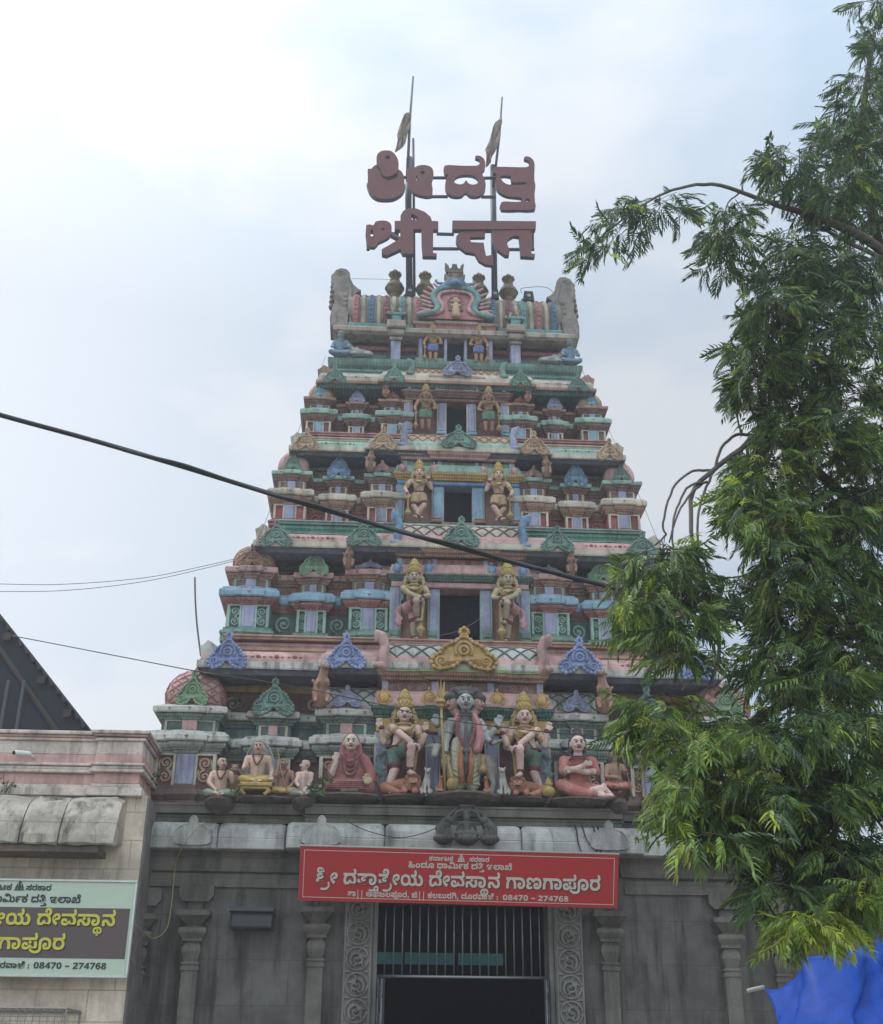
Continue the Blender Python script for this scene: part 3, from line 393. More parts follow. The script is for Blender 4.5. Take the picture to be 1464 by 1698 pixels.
151:[[519,-12,1,-52,0,0,-80,32,0,-68,62,0,-34,43,1,-15,20,0,-21,25,0,-18,11,0,-11,0,1,-22,0,0,-23,-27,0,0,-21,1,0,-28,0,22,-47,0,19,-30,1,-128,-52,1,-25,33,0,-34,92,0,0,37,1,0,50,0,42,76,0,82,43,0,60,0,1,55,0,0,86,-45,0,46,-61,1,22,-28,0,37,-38,0,38,-19,0,21,0,1,34,0,0,36,46,0,0,44,1,0,47,0,-43,84,0,-77,67,0,-53,22,1,-385,0,1,0,127,1,572,0,1,0,-127,1,-6,0,1,-6,19,1,46,-28,0,65,-74,0,34,-90,0,0,-52,1,0,-107,0,-111,-106,0]],
159:[[424,-12,1,-127,0,0,-174,83,0,-91,146,0,0,94,1,0,80,0,63,113,0,111,60,0,71,0,1,56,0,0,77,-41,0,40,-72,0,0,-50,1,0,-46,0,-41,-73,0,-81,-42,0,-62,0,1,-43,0,0,-65,23,0,-48,34,0,-16,16,1,24,105,1,11,-18,0,30,-32,0,41,-20,0,28,0,1,46,0,0,43,32,0,0,25,1,0,25,0,-28,26,0,-22,0,1,-25,0,0,-43,-28,0,-27,-64,0,0,-55,1,0,-51,0,53,-88,0,112,-52,0,86,0,1,77,0,0,107,39,0,55,73,0,0,52,1,0,72,0,-64,80,0,-52,24,1,103,73,1,55,-32,0,70,-73,0,35,-88,0,0,-54,1,0,-81,0,-77,-135,0,-169,-80,0],[483,426,1,0,127,1,209,0,1,0,-127,1]],
161:[[239,-12,1,-65,0,0,-94,46,0,-51,84,0,0,56,1,0,49,0,44,74,0,79,41,0,52,0,1,72,0,0,71,-59,0,0,-51,1,0,-16,0,-10,-34,0,-6,-11,1,-101,8,1,2,6,0,2,11,0,0,5,1,0,15,0,-17,17,0,-17,0,1,-18,0,0,-28,-25,0,0,-24,1,0,-30,0,54,-34,0,56,0,1,62,0,0,57,57,0,4,47,1,132,0,1,4,-54,0,50,-50,0,34,0,1,41,0,0,34,52,0,0,39,1,0,34,0,-24,65,0,-46,57,0,-64,47,0,-39,16,1,180,18,1,46,-32,0,62,-74,0,32,-86,0,0,-51,1,0,-79,0,-54,-93,0,-88,-41,0,-51,0,1,-50,0,0,-76,25,0,-59,51,0,-27,39,1,60,-2,1,-33,-40,0,-70,-50,0,-84,-23,0],[29,426,1,0,127,1,667,0,1,0,-127,1]],
164:[[519,-12,1,-52,0,0,-80,32,0,-68,62,0,-34,43,1,-15,20,0,-21,25,0,-18,11,0,-11,0,1,-22,0,0,-23,-27,0,0,-21,1,0,-28,0,22,-47,0,19,-30,1,-128,-52,1,-25,33,0,-34,92,0,0,37,1,0,50,0,42,76,0,82,43,0,60,0,1,36,0,0,63,-23,0,62,-51,0,33,-44,1,16,-21,0,34,-33,0,38,-19,0,22,0,1,34,0,0,37,42,0,0,41,1,0,32,0,-26,78,0,-27,37,1,131,53,1,35,-47,0,34,-106,0,0,-54,1,0,-100,0,-111,-104,0],[390,268,1,-38,0,0,-40,42,0,0,31,1,0,32,0,43,43,0,35,0,1,35,0,0,43,-43,0,0,-32,1,0,-31,0,-42,-42,0],[30,426,1,0,127,1,570,0,1,0,-127,1]],
208:[[352,426,1,-36,0,0,-51,-35,0,-34,-61,0,-11,-40,1,-6,-22,0,-9,-58,0,-4,-76,0,0,-51,1,0,-83,1,-155,0,1,0,112,1,0,89,0,25,134,0,52,100,0,43,37,1,-23,-44,1,-27,25,0,-32,56,0,-14,57,0,0,24,1,0,64,0,58,77,0,97,34,0,57,0,1,89,0,0,130,-63,0,48,-60,1,39,-48,0,47,-125,0,21,-179,0,0,-134,1,0,-156,1,-155,0,1,0,80,1,0,58,0,-5,81,0,-9,59,0,-8,23,1,-19,58,0,-60,67,0],[346,551,1,65,0,0,84,-53,0,35,-68,1,3,0,1,-17,58,0,-62,94,0,-93,57,0,-63,0,1,-51,0,0,-43,-39,0,0,-31,1,0,-19,0,19,-34,0,16,-14,1,-31,3,1,26,22,0,75,24,0]],
212:[[619,-12,1,-70,0,0,-97,58,0,-41,62,1,65,5,1,-36,-53,0,-78,-54,0,-83,-18,0,-45,0,1,-62,0,0,-82,43,0,-41,69,0,0,39,1,0,45,0,28,65,0,69,59,0,59,35,1,35,21,0,33,33,0,0,20,1,0,11,0,-11,16,0,-23,9,0,-19,0,1,-30,0,0,-27,-26,0,0,-20,1,0,-12,0,8,-26,0,5,-10,1,-122,-45,1,-13,21,0,-17,58,0,0,28,1,0,41,0,42,65,0,89,37,0,70,0,1,74,0,0,83,-43,0,35,-66,0,0,-33,1,0,-38,0,-28,-58,0,-66,-56,0,-57,-35,1,-43,-26,0,-27,-30,0,0,-20,1,0,-21,0,33,-22,0,34,0,1,52,0,0,58,58,0,3,46,1,132,0,1,6,-54,0,52,-50,0,46,0,1,41,0,0,41,38,0,0,32,1,0,20,0,-10,41,0,-13,16,1,128,57,1,22,-29,0,21,-77,0,0,-40,1,0,-58,0,-51,-83,0,-98,-45,0],[573,291,1,-64,0,0,-89,32,0,-59,51,0,-20,28,1,38,108,1,24,-36,0,56,-49,0,67,-25,0,37,0,1,33,0,0,51,17,0,29,46,0,0,44,1,0,5,1,0,35,0,-24,57,0,-42,34,0,-27,0,1,-20,0,0,-32,-18,0,0,-20,1,0,-13,0,16,-17,0,25,-7,0,12,0,1,35,0,0,52,38,0,19,34,1,40,-87,1,-20,-21,0,-44,-35,0,-56,-21,0,-41,0,1,-50,0,0,-74,30,0,-38,57,0,0,38,1,0,60,0,95,74,0,79,0,1,67,0,0,95,-58,0,53,-99,0,0,-65,1,0,-77,0,-57,-96,0,-99,-44,0]],
218:[[658,-12,1,-92,0,0,-107,90,0,0,78,1,0,68,0,87,84,0,67,0,1,60,0,0,70,-57,0,0,-49,1,0,-16,0,-8,-32,0,-5,-10,1,-96,4,1,2,5,0,2,10,0,0,5,1,0,14,0,-15,16,0,-13,0,1,-13,0,0,-21,-21,0,0,-17,1,0,-24,0,36,-31,0,48,0,1,41,0,0,56,30,0,30,67,0,0,58,1,0,9,1,0,49,0,-33,76,0,-66,43,0,-50,0,1,-51,0,0,-65,-52,0,-13,-47,1,-135,0,1,-5,49,0,-57,50,0,-47,0,1,-42,0,0,-41,-33,0,0,-28,1,0,-12,0,9,-21,0,10,-9,1,10,-8,0,32,-10,0,31,0,1,26,0,1,0,-109,1,-37,0,1,-28,0,0,-31,-8,0,-11,-8,1,-9,-7,0,-8,-17,0,0,-12,1,0,-19,0,30,-28,0,37,0,1,29,0,0,47,17,0,22,16,1,66,-100,1,-42,-25,0,-89,-28,0,-54,0,1,-101,0,0,-93,83,0,0,60,1,0,37,0,31,57,0,62,43,0,50,11,1,-5,-42,1,-46,17,0,-58,48,0,-28,62,0,0,37,1,0,47,0,51,73,0,94,43,0,64,0,1,55,0,0,81,-29,0,64,-50,0,29,-34,1,-62,-6,1,31,37,0,69,53,0,87,28,0,55,0,1,72,0,0,106,-44,0,70,-80,0,34,-108,0,0,-65,1,0,-78,0,-55,-126,0,-121,-74,0],[716,576,1,-54,0,0,-69,27,0,-33,50,0,0,34,1,0,54,0,84,68,0,86,0,1,68,0,0,94,-49,0,48,-85,0,0,-55,1,0,-60,0,-47,-81,0,-88,-41,0,-61,0,1,-17,87,1,31,0,0,41,18,0,22,40,0,0,30,1,0,10,1,0,30,0,-23,45,0,-39,26,0,-25,0,1,-20,0,0,-30,-16,0,0,-17,1,0,-18,0,29,-13,0,18,0,1,39,0,0,52,38,0,20,34,1,39,-82,1,-21,-20,0,-44,-34,0,-58,-20,0]],
219:[[346,-12,1,-90,0,0,-123,34,0,-75,63,0,-33,84,0,0,49,1,0,8,0,2,31,0,4,17,1,139,-17,1,-1,-6,0,0,-12,0,0,-4,1,0,-21,0,11,-43,0,35,-36,0,70,-22,0,59,0,1,49,0,0,65,16,0,39,29,0,17,36,0,0,21,1,0,17,0,-14,29,0,-11,11,1,-2,2,0,-7,8,0,-2,1,1,-18,11,0,-37,9,0,-24,0,1,-29,0,0,-20,-17,0,0,-8,1,0,-11,0,22,-13,0,19,0,1,18,0,0,31,17,0,18,56,0,0,57,1,0,49,0,-29,88,0,-53,67,0,-71,38,0,-42,0,1,-25,0,0,-29,-21,0,0,-20,1,0,-21,0,31,-19,0,22,0,1,32,0,0,37,41,0,4,34,1,109,-8,1,-12,-61,0,-56,-76,0,-79,-34,0,-46,0,1,-49,0,0,-77,32,0,-44,63,0,0,44,1,0,71,0,103,82,0,91,0,1,72,0,0,119,-50,0,86,-90,0,46,-123,0,0,-72,1,0,-31,0,-8,-54,0,-10,-24,1,-3,-7,0,-14,-16,0,-12,-15,0,-5,-7,1,-26,-39,0,-84,-42,0,-61,0,1,-76,0,0,-72,67,0,0,51,1,0,30,0,31,54,0,69,34,0,56,0,1,35,0,0,56,-11,0,35,-14,1,13,3,1,63,-24,0,62,-92,0,0,-59,1,0,-55,0,-44,-81,0,-80,-52,0,-110,-26,0]],
228:[[234,-12,1,-64,0,0,-94,46,0,-52,84,0,0,56,1,0,49,0,45,74,0,79,41,0,52,0,1,71,0,0,71,-59,0,0,-51,1,0,-16,0,-9,-34,0,-6,-11,1,-101,8,1,2,6,0,1,11,0,0,5,1,0,15,0,-17,17,0,-17,0,1,-18,0,0,-27,-25,0,0,-24,1,0,-30,0,53,-34,0,57,0,1,62,0,0,56,57,0,4,47,1,133,0,1,3,-54,0,58,-50,0,42,0,1,20,0,0,36,14,0,28,33,0,16,55,0,0,44,1,0,85,0,-51,154,0,-89,119,0,-116,68,0,-65,0,1,-31,0,0,-30,-21,0,0,-20,1,0,-21,0,30,-19,0,19,0,1,35,0,0,38,41,0,4,34,1,124,-11,1,-12,-61,0,-60,-74,0,-86,-33,0,-50,0,1,-53,0,0,-81,33,0,-44,64,0,0,46,1,0,45,0,45,67,0,91,37,0,69,0,1,108,0,0,171,-79,0,119,-139,0,63,-186,0,0,-108,1,0,-75,0,-29,-103,0,-50,-67,0,-62,-36,0,-66,-14,0,-31,0,1,-48,0,0,-75,26,0,-59,51,0,-27,39,1,61,-3,1,-34,-40,0,-69,-50,0,-85,-23,0],[990,-12,1,-82,0,0,-122,73,0,-59,63,1,84,93,1,32,-46,0,72,-55,0,51,0,1,56,0,0,59,62,0,0,54,1,0,52,0,-43,78,0,-74,58,0,-47,22,1,76,124,1,67,-32,0,106,-95,0,63,-128,0,0,-81,1,0,-73,0,-53,-109,0,-105,-60,0]],
234:[[297,-12,1,-78,0,0,-121,38,0,-68,77,0,0,57,1,0,55,0,52,64,0,89,37,0,54,12,1,65,15,0,68,33,0,24,56,0,0,49,1,0,17,1,0,33,0,-17,71,0,-36,61,0,-55,38,0,-38,0,1,-25,0,0,-27,-20,0,0,-20,1,0,-22,0,31,-18,0,22,0,1,32,0,0,37,40,0,4,34,1,108,-7,1,-19,-90,0,-104,-75,0,-69,0,1,-51,0,0,-77,32,0,-42,61,0,0,43,1,0,69,0,100,81,0,77,0,1,69,0,0,106,-50,0,72,-92,0,36,-127,0,0,-77,1,0,-18,0,-6,-28,0,-10,-26,0,-5,-14,1,-11,-39,0,-51,-60,0,-88,-42,0,-66,-15,1,-41,-9,0,-47,-14,0,-20,-18,0,0,-14,1,0,-15,0,23,-22,0,54,-13,0,48,0,1,75,0,0,98,34,0,49,57,0,0,36,1,0,51,0,-50,69,0,-41,19,1,-6,3,0,-13,6,0,-7,2,1,-24,8,0,-53,8,0,-27,0,1,-46,0,0,-29,-16,0,0,-12,1,0,-7,0,3,-12,0,3,-5,1,-138,-44,1,-11,20,0,-12,36,0,0,25,1,0,15,0,15,43,0,45,42,0,89,27,0,74,0,1,35,0,0,63,-9,0,27,-8,1,6,-1,0,11,-1,0,11,0,0,4,-2,1,78,-23,0,95,-81,0,44,-104,0,0,-56,1,0,-74,0,-81,-112,0,-162,-62,0]],
237:[[255,-12,1,-113,0,0,-114,102,0,0,88,1,0,90,0,114,100,0,109,0,1,64,0,0,87,-30,0,55,-58,0,15,-44,1,4,-89,1,-9,-42,0,-54,-72,0,-91,-45,0],[266,106,1,47,0,0,46,39,0,0,34,1,0,37,0,-48,38,0,-42,0,1,-33,0,0,-42,-18,0,-20,-33,0,0,-23,1,0,-37,0,49,-37,0],[603,-12,1,-61,0,0,-89,35,0,-56,61,0,-13,39,1,-3,89,1,15,54,0,59,70,0,92,35,0,63,0,1,110,0,0,108,-106,0,0,-86,1,0,-85,0,-110,-106,0],[589,106,1,47,0,0,46,39,0,0,34,1,0,37,0,-46,38,0,-41,0,1,-50,0,0,-48,-42,0,0,-32,1,0,-37,0,49,-37,0],[254,352,1,-48,0,0,-88,10,0,-35,13,1,47,84,1,22,-10,0,57,-11,0,29,0,1,35,0,0,45,18,0,22,40,0,0,31,1,0,10,1,0,25,0,-21,46,0,-40,30,0,-27,0,1,-19,0,0,-31,-18,0,0,-20,1,0,-13,0,16,-17,0,24,-7,0,12,0,1,36,0,0,51,38,0,20,34,1,39,-87,1,-21,-20,0,-44,-34,0,-56,-21,0,-41,0,1,-51,0,0,-72,29,0,-37,56,0,0,38,1,0,60,0,93,74,0,81,0,1,67,0,0,92,-56,0,48,-89,0,0,-52,1,0,-62,0,-47,-80,0,-91,-39,0]],
241:[[653,-12,1,-55,0,0,-84,16,0,-75,39,0,-47,33,1,-4,3,0,-8,8,0,-6,3,1,-44,30,0,-80,44,0,-41,0,1,-29,0,0,-20,-18,0,0,-11,1,0,-13,0,26,-20,0,37,0,1,45,0,0,63,30,0,39,54,0,18,71,0,0,41,1,0,48,0,-23,69,0,-47,37,0,-38,0,1,-23,0,0,-47,-24,0,0,-26,1,0,-7,0,4,-18,0,11,-9,1,-9,-6,1,1,27,0,31,27,0,24,0,1,23,0,0,30,-32,0,0,-23,1,0,-37,0,-47,-40,0,-50,0,1,-58,0,0,-83,62,0,0,70,1,0,46,0,46,66,0,85,36,0,57,0,1,86,0,0,115,-67,0,57,-119,0,0,-80,1,0,-55,0,-29,-95,0,-29,-38,1,-52,-70,0,-129,-52,0,-76,0,1,-95,0,0,-101,76,0,0,74,1,0,35,0,36,60,0,76,37,0,59,0,1,46,0,0,71,-17,0,67,-33,0,40,-25,1,29,-9,1,40,-25,0,57,-31,0,57,-14,0,36,0,1,56,0,0,64,55,0,0,61,1,0,53,0,-44,78,0,-75,58,0,-45,21,1,74,86,1,78,-36,0,105,-88,0,55,-108,0,0,-69,1,0,-59,0,-33,-89,0,-64,-61,0,-94,-30,0],[556,426,1,0,127,1,60,0,1,60,0,0,55,14,0,14,13,1,12,12,0,9,30,0,0,17,1,0,29,0,-37,41,0,-35,0,1,-31,0,0,-46,-32,0,0,-30,1,0,-4,0,1,-11,0,1,-8,1,-35,54,1,8,11,0,22,8,0,9,0,1,24,0,0,35,-31,0,0,-25,1,0,-27,0,-37,-32,0,-38,0,1,-41,0,0,-45,49,0,0,41,1,0,35,0,41,63,0,81,39,0,60,0,1,66,0,0,89,-50,0,46,-86,0,0,-55,1,0,-46,0,-30,-68,0,-28,-25,1,-14,-13,0,-51,-24,0,-83,-16,0,-65,0,1]],
253:[[354,-12,1,-91,0,0,-123,35,0,-75,62,0,-33,84,0,0,49,1,0,8,0,2,31,0,4,17,1,140,-17,1,-1,-6,0,-1,-12,0,0,-4,1,0,-21,0,11,-43,0,35,-36,0,70,-22,0,60,0,1,48,0,0,66,16,0,38,29,0,17,36,0,0,21,1,0,17,0,-12,28,0,-11,11,1,-3,4,0,-7,5,0,-3,3,1,-16,11,0,-41,9,0,-22,0,1,-29,0,0,-20,-16,0,0,-9,1,0,-11,0,22,-13,0,19,0,1,18,0,0,31,15,0,18,34,0,0,26,1,0,36,0,-26,45,0,-40,28,0,-23,9,1,129,43,1,41,-27,0,52,-74,0,1,-53,1,0,-3,0,-1,-14,0,0,-3,1,-25,-36,1,-16,-32,0,-46,-53,0,-72,-32,0,-57,0,1,-76,0,0,-72,66,0,0,48,1,0,30,0,31,52,0,69,33,0,56,0,1,35,0,0,55,-10,0,33,-16,1,4,-1,0,4,6,0,5,7,0,3,-1,1,62,-22,0,62,-94,0,0,-59,1,0,-55,0,-43,-81,0,-80,-53,0,-110,-25,0],[33,426,1,0,127,1,332,0,1,61,0,0,55,14,0,14,13,1,12,12,0,9,30,0,0,17,1,0,29,0,-37,41,0,-35,0,1,-32,0,0,-45,-32,0,0,-30,1,0,-4,0,1,-11,0,1,-8,1,-35,54,1,8,11,0,22,8,0,9,0,1,24,0,0,35,-31,0,0,-25,1,0,-27,0,-37,-32,0,-38,0,1,-41,0,0,-45,49,0,0,41,1,0,35,0,41,63,0,81,39,0,60,0,1,65,0,0,89,-50,0,46,-86,0,0,-55,1,0,-46,0,-29,-68,0,-28,-25,1,-14,-13,0,-51,-24,0,-84,-16,0,-64,0,1]],
277:[[-88,-188,1,-73,0,0,-119,33,0,-107,71,0,-57,56,1,89,80,1,39,-44,0,77,-52,0,87,-22,0,54,0,1,33,0,0,58,12,0,43,30,0,24,55,0,0,42,1,0,50,0,-7,78,0,-7,68,0,0,35,1,0,84,0,75,116,0,139,60,0,94,0,1,91,0,0,134,-52,0,86,-89,0,41,-113,0,0,-63,1,0,-82,0,-60,-116,0,-110,-61,0,-75,0,1,-67,0,0,-94,44,0,-48,80,0,0,55,1,0,42,0,32,64,0,59,37,0,40,0,1,50,0,0,48,-45,0,0,-35,1,0,-32,0,-34,-39,0,-31,0,1,-18,0,0,-39,16,0,-8,22,1,13,10,1,-1,-5,0,-2,-15,0,0,-7,1,0,-24,0,38,-48,0,46,0,1,37,0,0,51,33,0,28,61,0,0,45,1,0,52,0,-44,87,0,-90,52,0,-69,0,1,-74,0,0,-91,-71,0,0,-84,1,0,-39,0,7,-63,0,6,-70,0,0,-46,1,0,-92,0,-76,-111,0,-134,-50,0]],
415:[[248,128,1,7,-12,1,-8,-35,0,-29,-86,0,-33,-86,0,-17,-36,1,-108,0,1,10,40,0,19,91,0,17,89,0,4,35,1]],
419:[[535,345,1,0,-84,0,-27,-132,0,-59,-93,0,-95,-48,0,-69,0,1,-86,0,0,-110,85,0,-53,160,0,0,112,1,0,112,0,48,160,0,110,85,0,91,0,1,86,0,0,110,-85,0,54,-159,0],[187,345,1,0,-80,0,18,-104,0,42,-50,0,38,0,1,38,0,0,42,50,0,19,103,0,0,81,1,0,80,0,-19,103,0,-42,51,0,-38,0,1,-38,0,0,-42,-51,0,-18,-103,0]],
421:[[539,0,1,-499,0,1,0,108,1,179,173,1,55,53,0,64,69,0,30,59,0,0,33,1,0,27,0,-21,35,0,-39,18,0,-27,0,1,-40,0,0,-78,-38,0,-43,-35,1,-83,98,1,32,27,0,69,46,0,91,29,0,64,0,1,70,0,0,101,-49,0,55,-84,0,0,-53,1,0,-57,0,-48,-93,0,-89,-92,0,-63,-57,1,-90,-83,1,0,-6,1,310,0,1]],
423:[[555,143,1,-86,0,1,0,-143,1,-148,0,1,0,143,1,-304,0,1,0,105,1,312,442,1,140,0,1,0,-430,1,86,0,1],[321,260,1,0,123,1,0,44,0,5,83,0,1,15,1,-4,0,1,-9,-19,0,-20,-39,0,-14,-20,1,-129,-187,1]],
425:[[35,305,1,0,56,0,18,114,0,45,102,0,81,79,0,125,46,0,89,0,1,21,0,0,56,-3,0,19,-4,1,0,-122,1,-19,5,0,-45,5,0,-22,0,1,-67,0,0,-86,-31,0,-50,-56,0,-23,-80,0,-2,-49,1,5,0,1,15,24,0,41,37,0,60,22,0,39,0,1,63,0,0,91,-51,0,50,-98,0,0,-70,1,0,-76,0,-59,-108,0,-109,-58,0,-75,0,1,-55,0,0,-95,37,0,-71,77,0,-40,120,0],[293,110,1,44,0,0,55,56,0,0,62,1,0,50,0,-48,56,0,-48,0,1,-33,0,0,-49,-28,0,-28,-43,0,0,-23,1,0,-24,0,14,-46,0,27,-38,0,39,-22,0]],
426:[[110,0,1,268,562,1,-351,0,1,0,128,1,512,0,1,0,-94,1,-269,-596,1]],
427:[[286,702,1,62,0,0,103,-37,0,63,-74,0,0,-56,1,0,-42,0,-34,-63,0,-57,-47,0,-37,-18,1,38,-19,0,69,-52,0,43,-69,0,0,-47,1,0,-58,0,-63,-85,0,-113,-47,0,-74,0,1,-80,0,0,-112,45,0,-59,83,0,0,58,1,0,48,0,37,71,0,62,50,0,38,18,1,-32,20,0,-52,49,0,-31,65,0,0,41,1,0,55,0,64,74,0,105,37,0],[176,184,1,0,-38,0,54,-46,0,54,0,1,56,0,0,55,44,0,0,39,1,0,26,0,-30,40,0,-48,31,0,-25,12,1,-13,7,1,-31,-13,0,-46,-34,0,-26,-42,0],[285,591,1,-37,0,0,-48,-34,0,0,-34,1,0,-23,0,24,-34,0,39,-27,0,23,-11,1,23,10,0,38,25,0,24,36,0,0,24,1,0,34,0,-48,34,0]],
429:[[67,71,1,0,46,0,50,38,0,36,0,1,36,0,0,50,-38,0,0,-46,1,0,-43,0,-50,-40,0,-36,0,1,-36,0,0,-50,40,0],[67,376,1,0,47,0,50,36,0,36,0,1,36,0,0,50,-36,0,0,-47,1,0,-44,0,-50,-39,0,-36,0,1,-36,0,0,-50,39,0]],
441:[[222,793,1,107,0,1,0,-1161,1,-107,0,1]],
446:[[40,222,1,0,122,1,420,0,1,0,-122,1]],
}
TEXT = {
'state':(4062,[(23,0),(151,638),(60,1409),(93,1916),(33,2515),(23,3424)]),
'gov':(3300,[(56,0),(49,769),(134,1462),(60,2100),(49,2607)]),
'dept':(12448,[(237,0),(6,856),(40,1465),(64,2286),(150,3402),(60,4223),(228,4730),(93,5992),(23,6591),(40,7517),(219,8338),(111,9015),(11,9349),(159,10160),(60,11002),(241,11509)]),
'name':(16876,[(234,0),(122,694),(74,828),(40,1596),(147,2417),(60,3104),(111,3611),(253,3657),(122,4345),(74,4479),(48,4959),(40,6633),(68,7454),(53,7934),(164,8799),(60,9568),(112,10075),(42,10133),(136,11193),(60,11895),(37,12402),(136,13372),(60,14074),(43,14581),(277,15444),(49,16184)]),
'addr':(21526,[(147,0),(60,687),(441,1194),(441,1745),(9,2584),(44,3543),(30,4406),(51,5274),(43,6091),(277,6954),(49,7693),(415,8386),(212,8994),(441,9861),(441,10412),(23,11251),(51,11890),(45,12707),(63,13596),(49,13959),(208,14652),(415,15354),(40,15961),(64,16782),(49,17610),(161,18303),(60,19167),(218,19674),(429,20933)]),
'tel':(7368,[(419,0),(427,572),(423,1144),(426,1716),(419,2288),(446,3148),(421,3936),(426,4508),(423,5080),(426,5652),(425,6224),(427,6796)]),
'w1':(10905,[(234,0),(122,694),(74,828),(40,1596),(147,2417),(60,3104),(111,3611),(253,3657),(122,4345),(74,4479),(48,4959),(40,6633),(68,7454),(53,7934),(164,8799),(60,9568),(112,10075),(42,10133)]),
'w2':(5684,[(136,0),(60,702),(37,1209),(136,2179),(60,2881),(43,3388),(277,4251),(49,4991)]),
}
# ================================================================== GROUND
g = MB(); g.box(-400, 400, -400, 400, -.5, 0)
tag(g.build('ground', paint('street_concrete', '#8f8a80', grime=.4, streak=False, scale=.4)), kind='structure')

# ================================================================== TEMPLE TOWER
TOWER = thing('temple_tower', 'tall stepped temple gateway tower painted in pastel colours on a grey stone gatehouse', 'temple tower', (0, 15.4, 0))
YB = 19.2
def mirror_plan(front, yb):
    """front: points from x=0 outwards (x>=0) ending at the side wall; returns closed counter-clockwise plan"""
    ymid = (front[-1][1]+yb)/2
    hx, yk = front[-1]; dk = .62*min(1, (yb-yk)/3)
    side = [(hx, yk+dk), (hx-.18, yk+dk), (hx-.18, yb-dk), (hx, yb-dk), (hx, yb)]
    right = [p for p in front if p[0] > 1e-6]+side
    left = [(-x, y) for x, y in right[::-1]]
    return left+right          # back-left ... front-left, front-right ... back-right : counter-clockwise from above
tower_rng = np.random.default_rng(3)
def ring(mb, plan, prof):
    """sweep a moulding profile [(outward offset, z)...] round a closed plan with mitred corners"""
    n = len(plan); P = np.array(plan, float); nx = np.roll(P, -1, 0)-P; nx /= np.linalg.norm(nx, axis=1)[:, None]
    nn = np.stack([nx[:, 1], -nx[:, 0]], 1); pv = np.roll(nn, 1, 0)
    mt = (nn+pv)/(1+(nn*pv).sum(1))[:, None]
    jit = tower_rng.normal(0, .0035, n)      # laid by hand: no course is dead level
    rings = [np.column_stack([P+mt*o, z+jit]) for o, z in prof]
    return mb.quadstrip(rings, True, False)
def rect_plan(hx, yf, yb, step=None):
    if step:
        sx, sy = step
        return [(-hx, yb), (-hx, yf), (-sx, yf), (-sx, yf-sy), (sx, yf-sy), (sx, yf), (hx, yf), (hx, yb)]
    return [(-hx, yb), (-hx, yf), (hx, yf), (hx, yb)]
def bumps(plan, off, z, step, r, ymax):
    """small cast bosses along the street side of a moulding"""
    mb = MB(); P = [np.array(q, float) for q in plan]
    for a, b in zip(P, P[1:]):
        if a[1] > ymax or b[1] > ymax or abs(a[1]-b[1]) > 1e-6: continue
        L_ = b[0]-a[0]; n = int(L_/step)
        for i in range(n):
            x = a[0]+L_*(i+.5)/n; mb.ell((x, a[1]-off, z), (r, r*.55, r*.7), 6, 4)
            mb.ell((x, a[1]-off, z-r*.9), (r*.35, r*.4, r*.5), 5, 3)
    return mb
def band(name, plan, prof, mat, parent): return ring(MB(), plan, prof).build(name, mat, parent)
def spiral(cx, cz, y, r, a0=0., turns=1.6, d=1, n=22, r1=.18):
    return [(cx+d*rr*math.cos(a), y, cz+rr*math.sin(a)) for rr, a in ((r*(1-(1-r1)*t), a0+turns*2*math.pi*t) for t in np.linspace(0, 1, n))]
def scroll(mb, cx, cz, y, r, d=1, th=None, a0=-math.pi/2):
    th = th or r*.2
    mb.tube(spiral(cx, cz, y, r, a0, 1.5, d), [th*(1-.45*t) for t in np.linspace(0, 1, 22)], 5)
    mb.ell((cx, y, cz), (r*.2, th, r*.2), 6, 4)
def s_scroll(mb, cx, cz, y, w, h, d=1):
    r = min(w*.42, h*.24)
    scroll(mb, cx, cz+h*.25, y, r, d, r*.22, -math.pi/2*1.0); scroll(mb, cx, cz-h*.25, y, r, -d, r*.22, math.pi/2)
    for k in (-1, 1): mb.tube([(cx-d*r*.9*k, y, cz+k*h*.02), (cx-d*r*1.1*k, y, cz+k*h*.16), (cx-d*r*.8*k, y, cz+k*h*.4)], [r*.12, r*.24, r*.08], 5)
KH = [(0, 1), (.05, .95), (.06, .89), (.035, .83), (.045, .775), (.10, .71), (.13, .66), (.20, .615), (.285, .55), (.34, .47), (.365, .385), (.43, .335), (.49, .25), (.5, .14), (.46, .04), (.37, 0), (.26, .02), (.17, .06), (.10, .13), (.055, .2), (0, .22)]
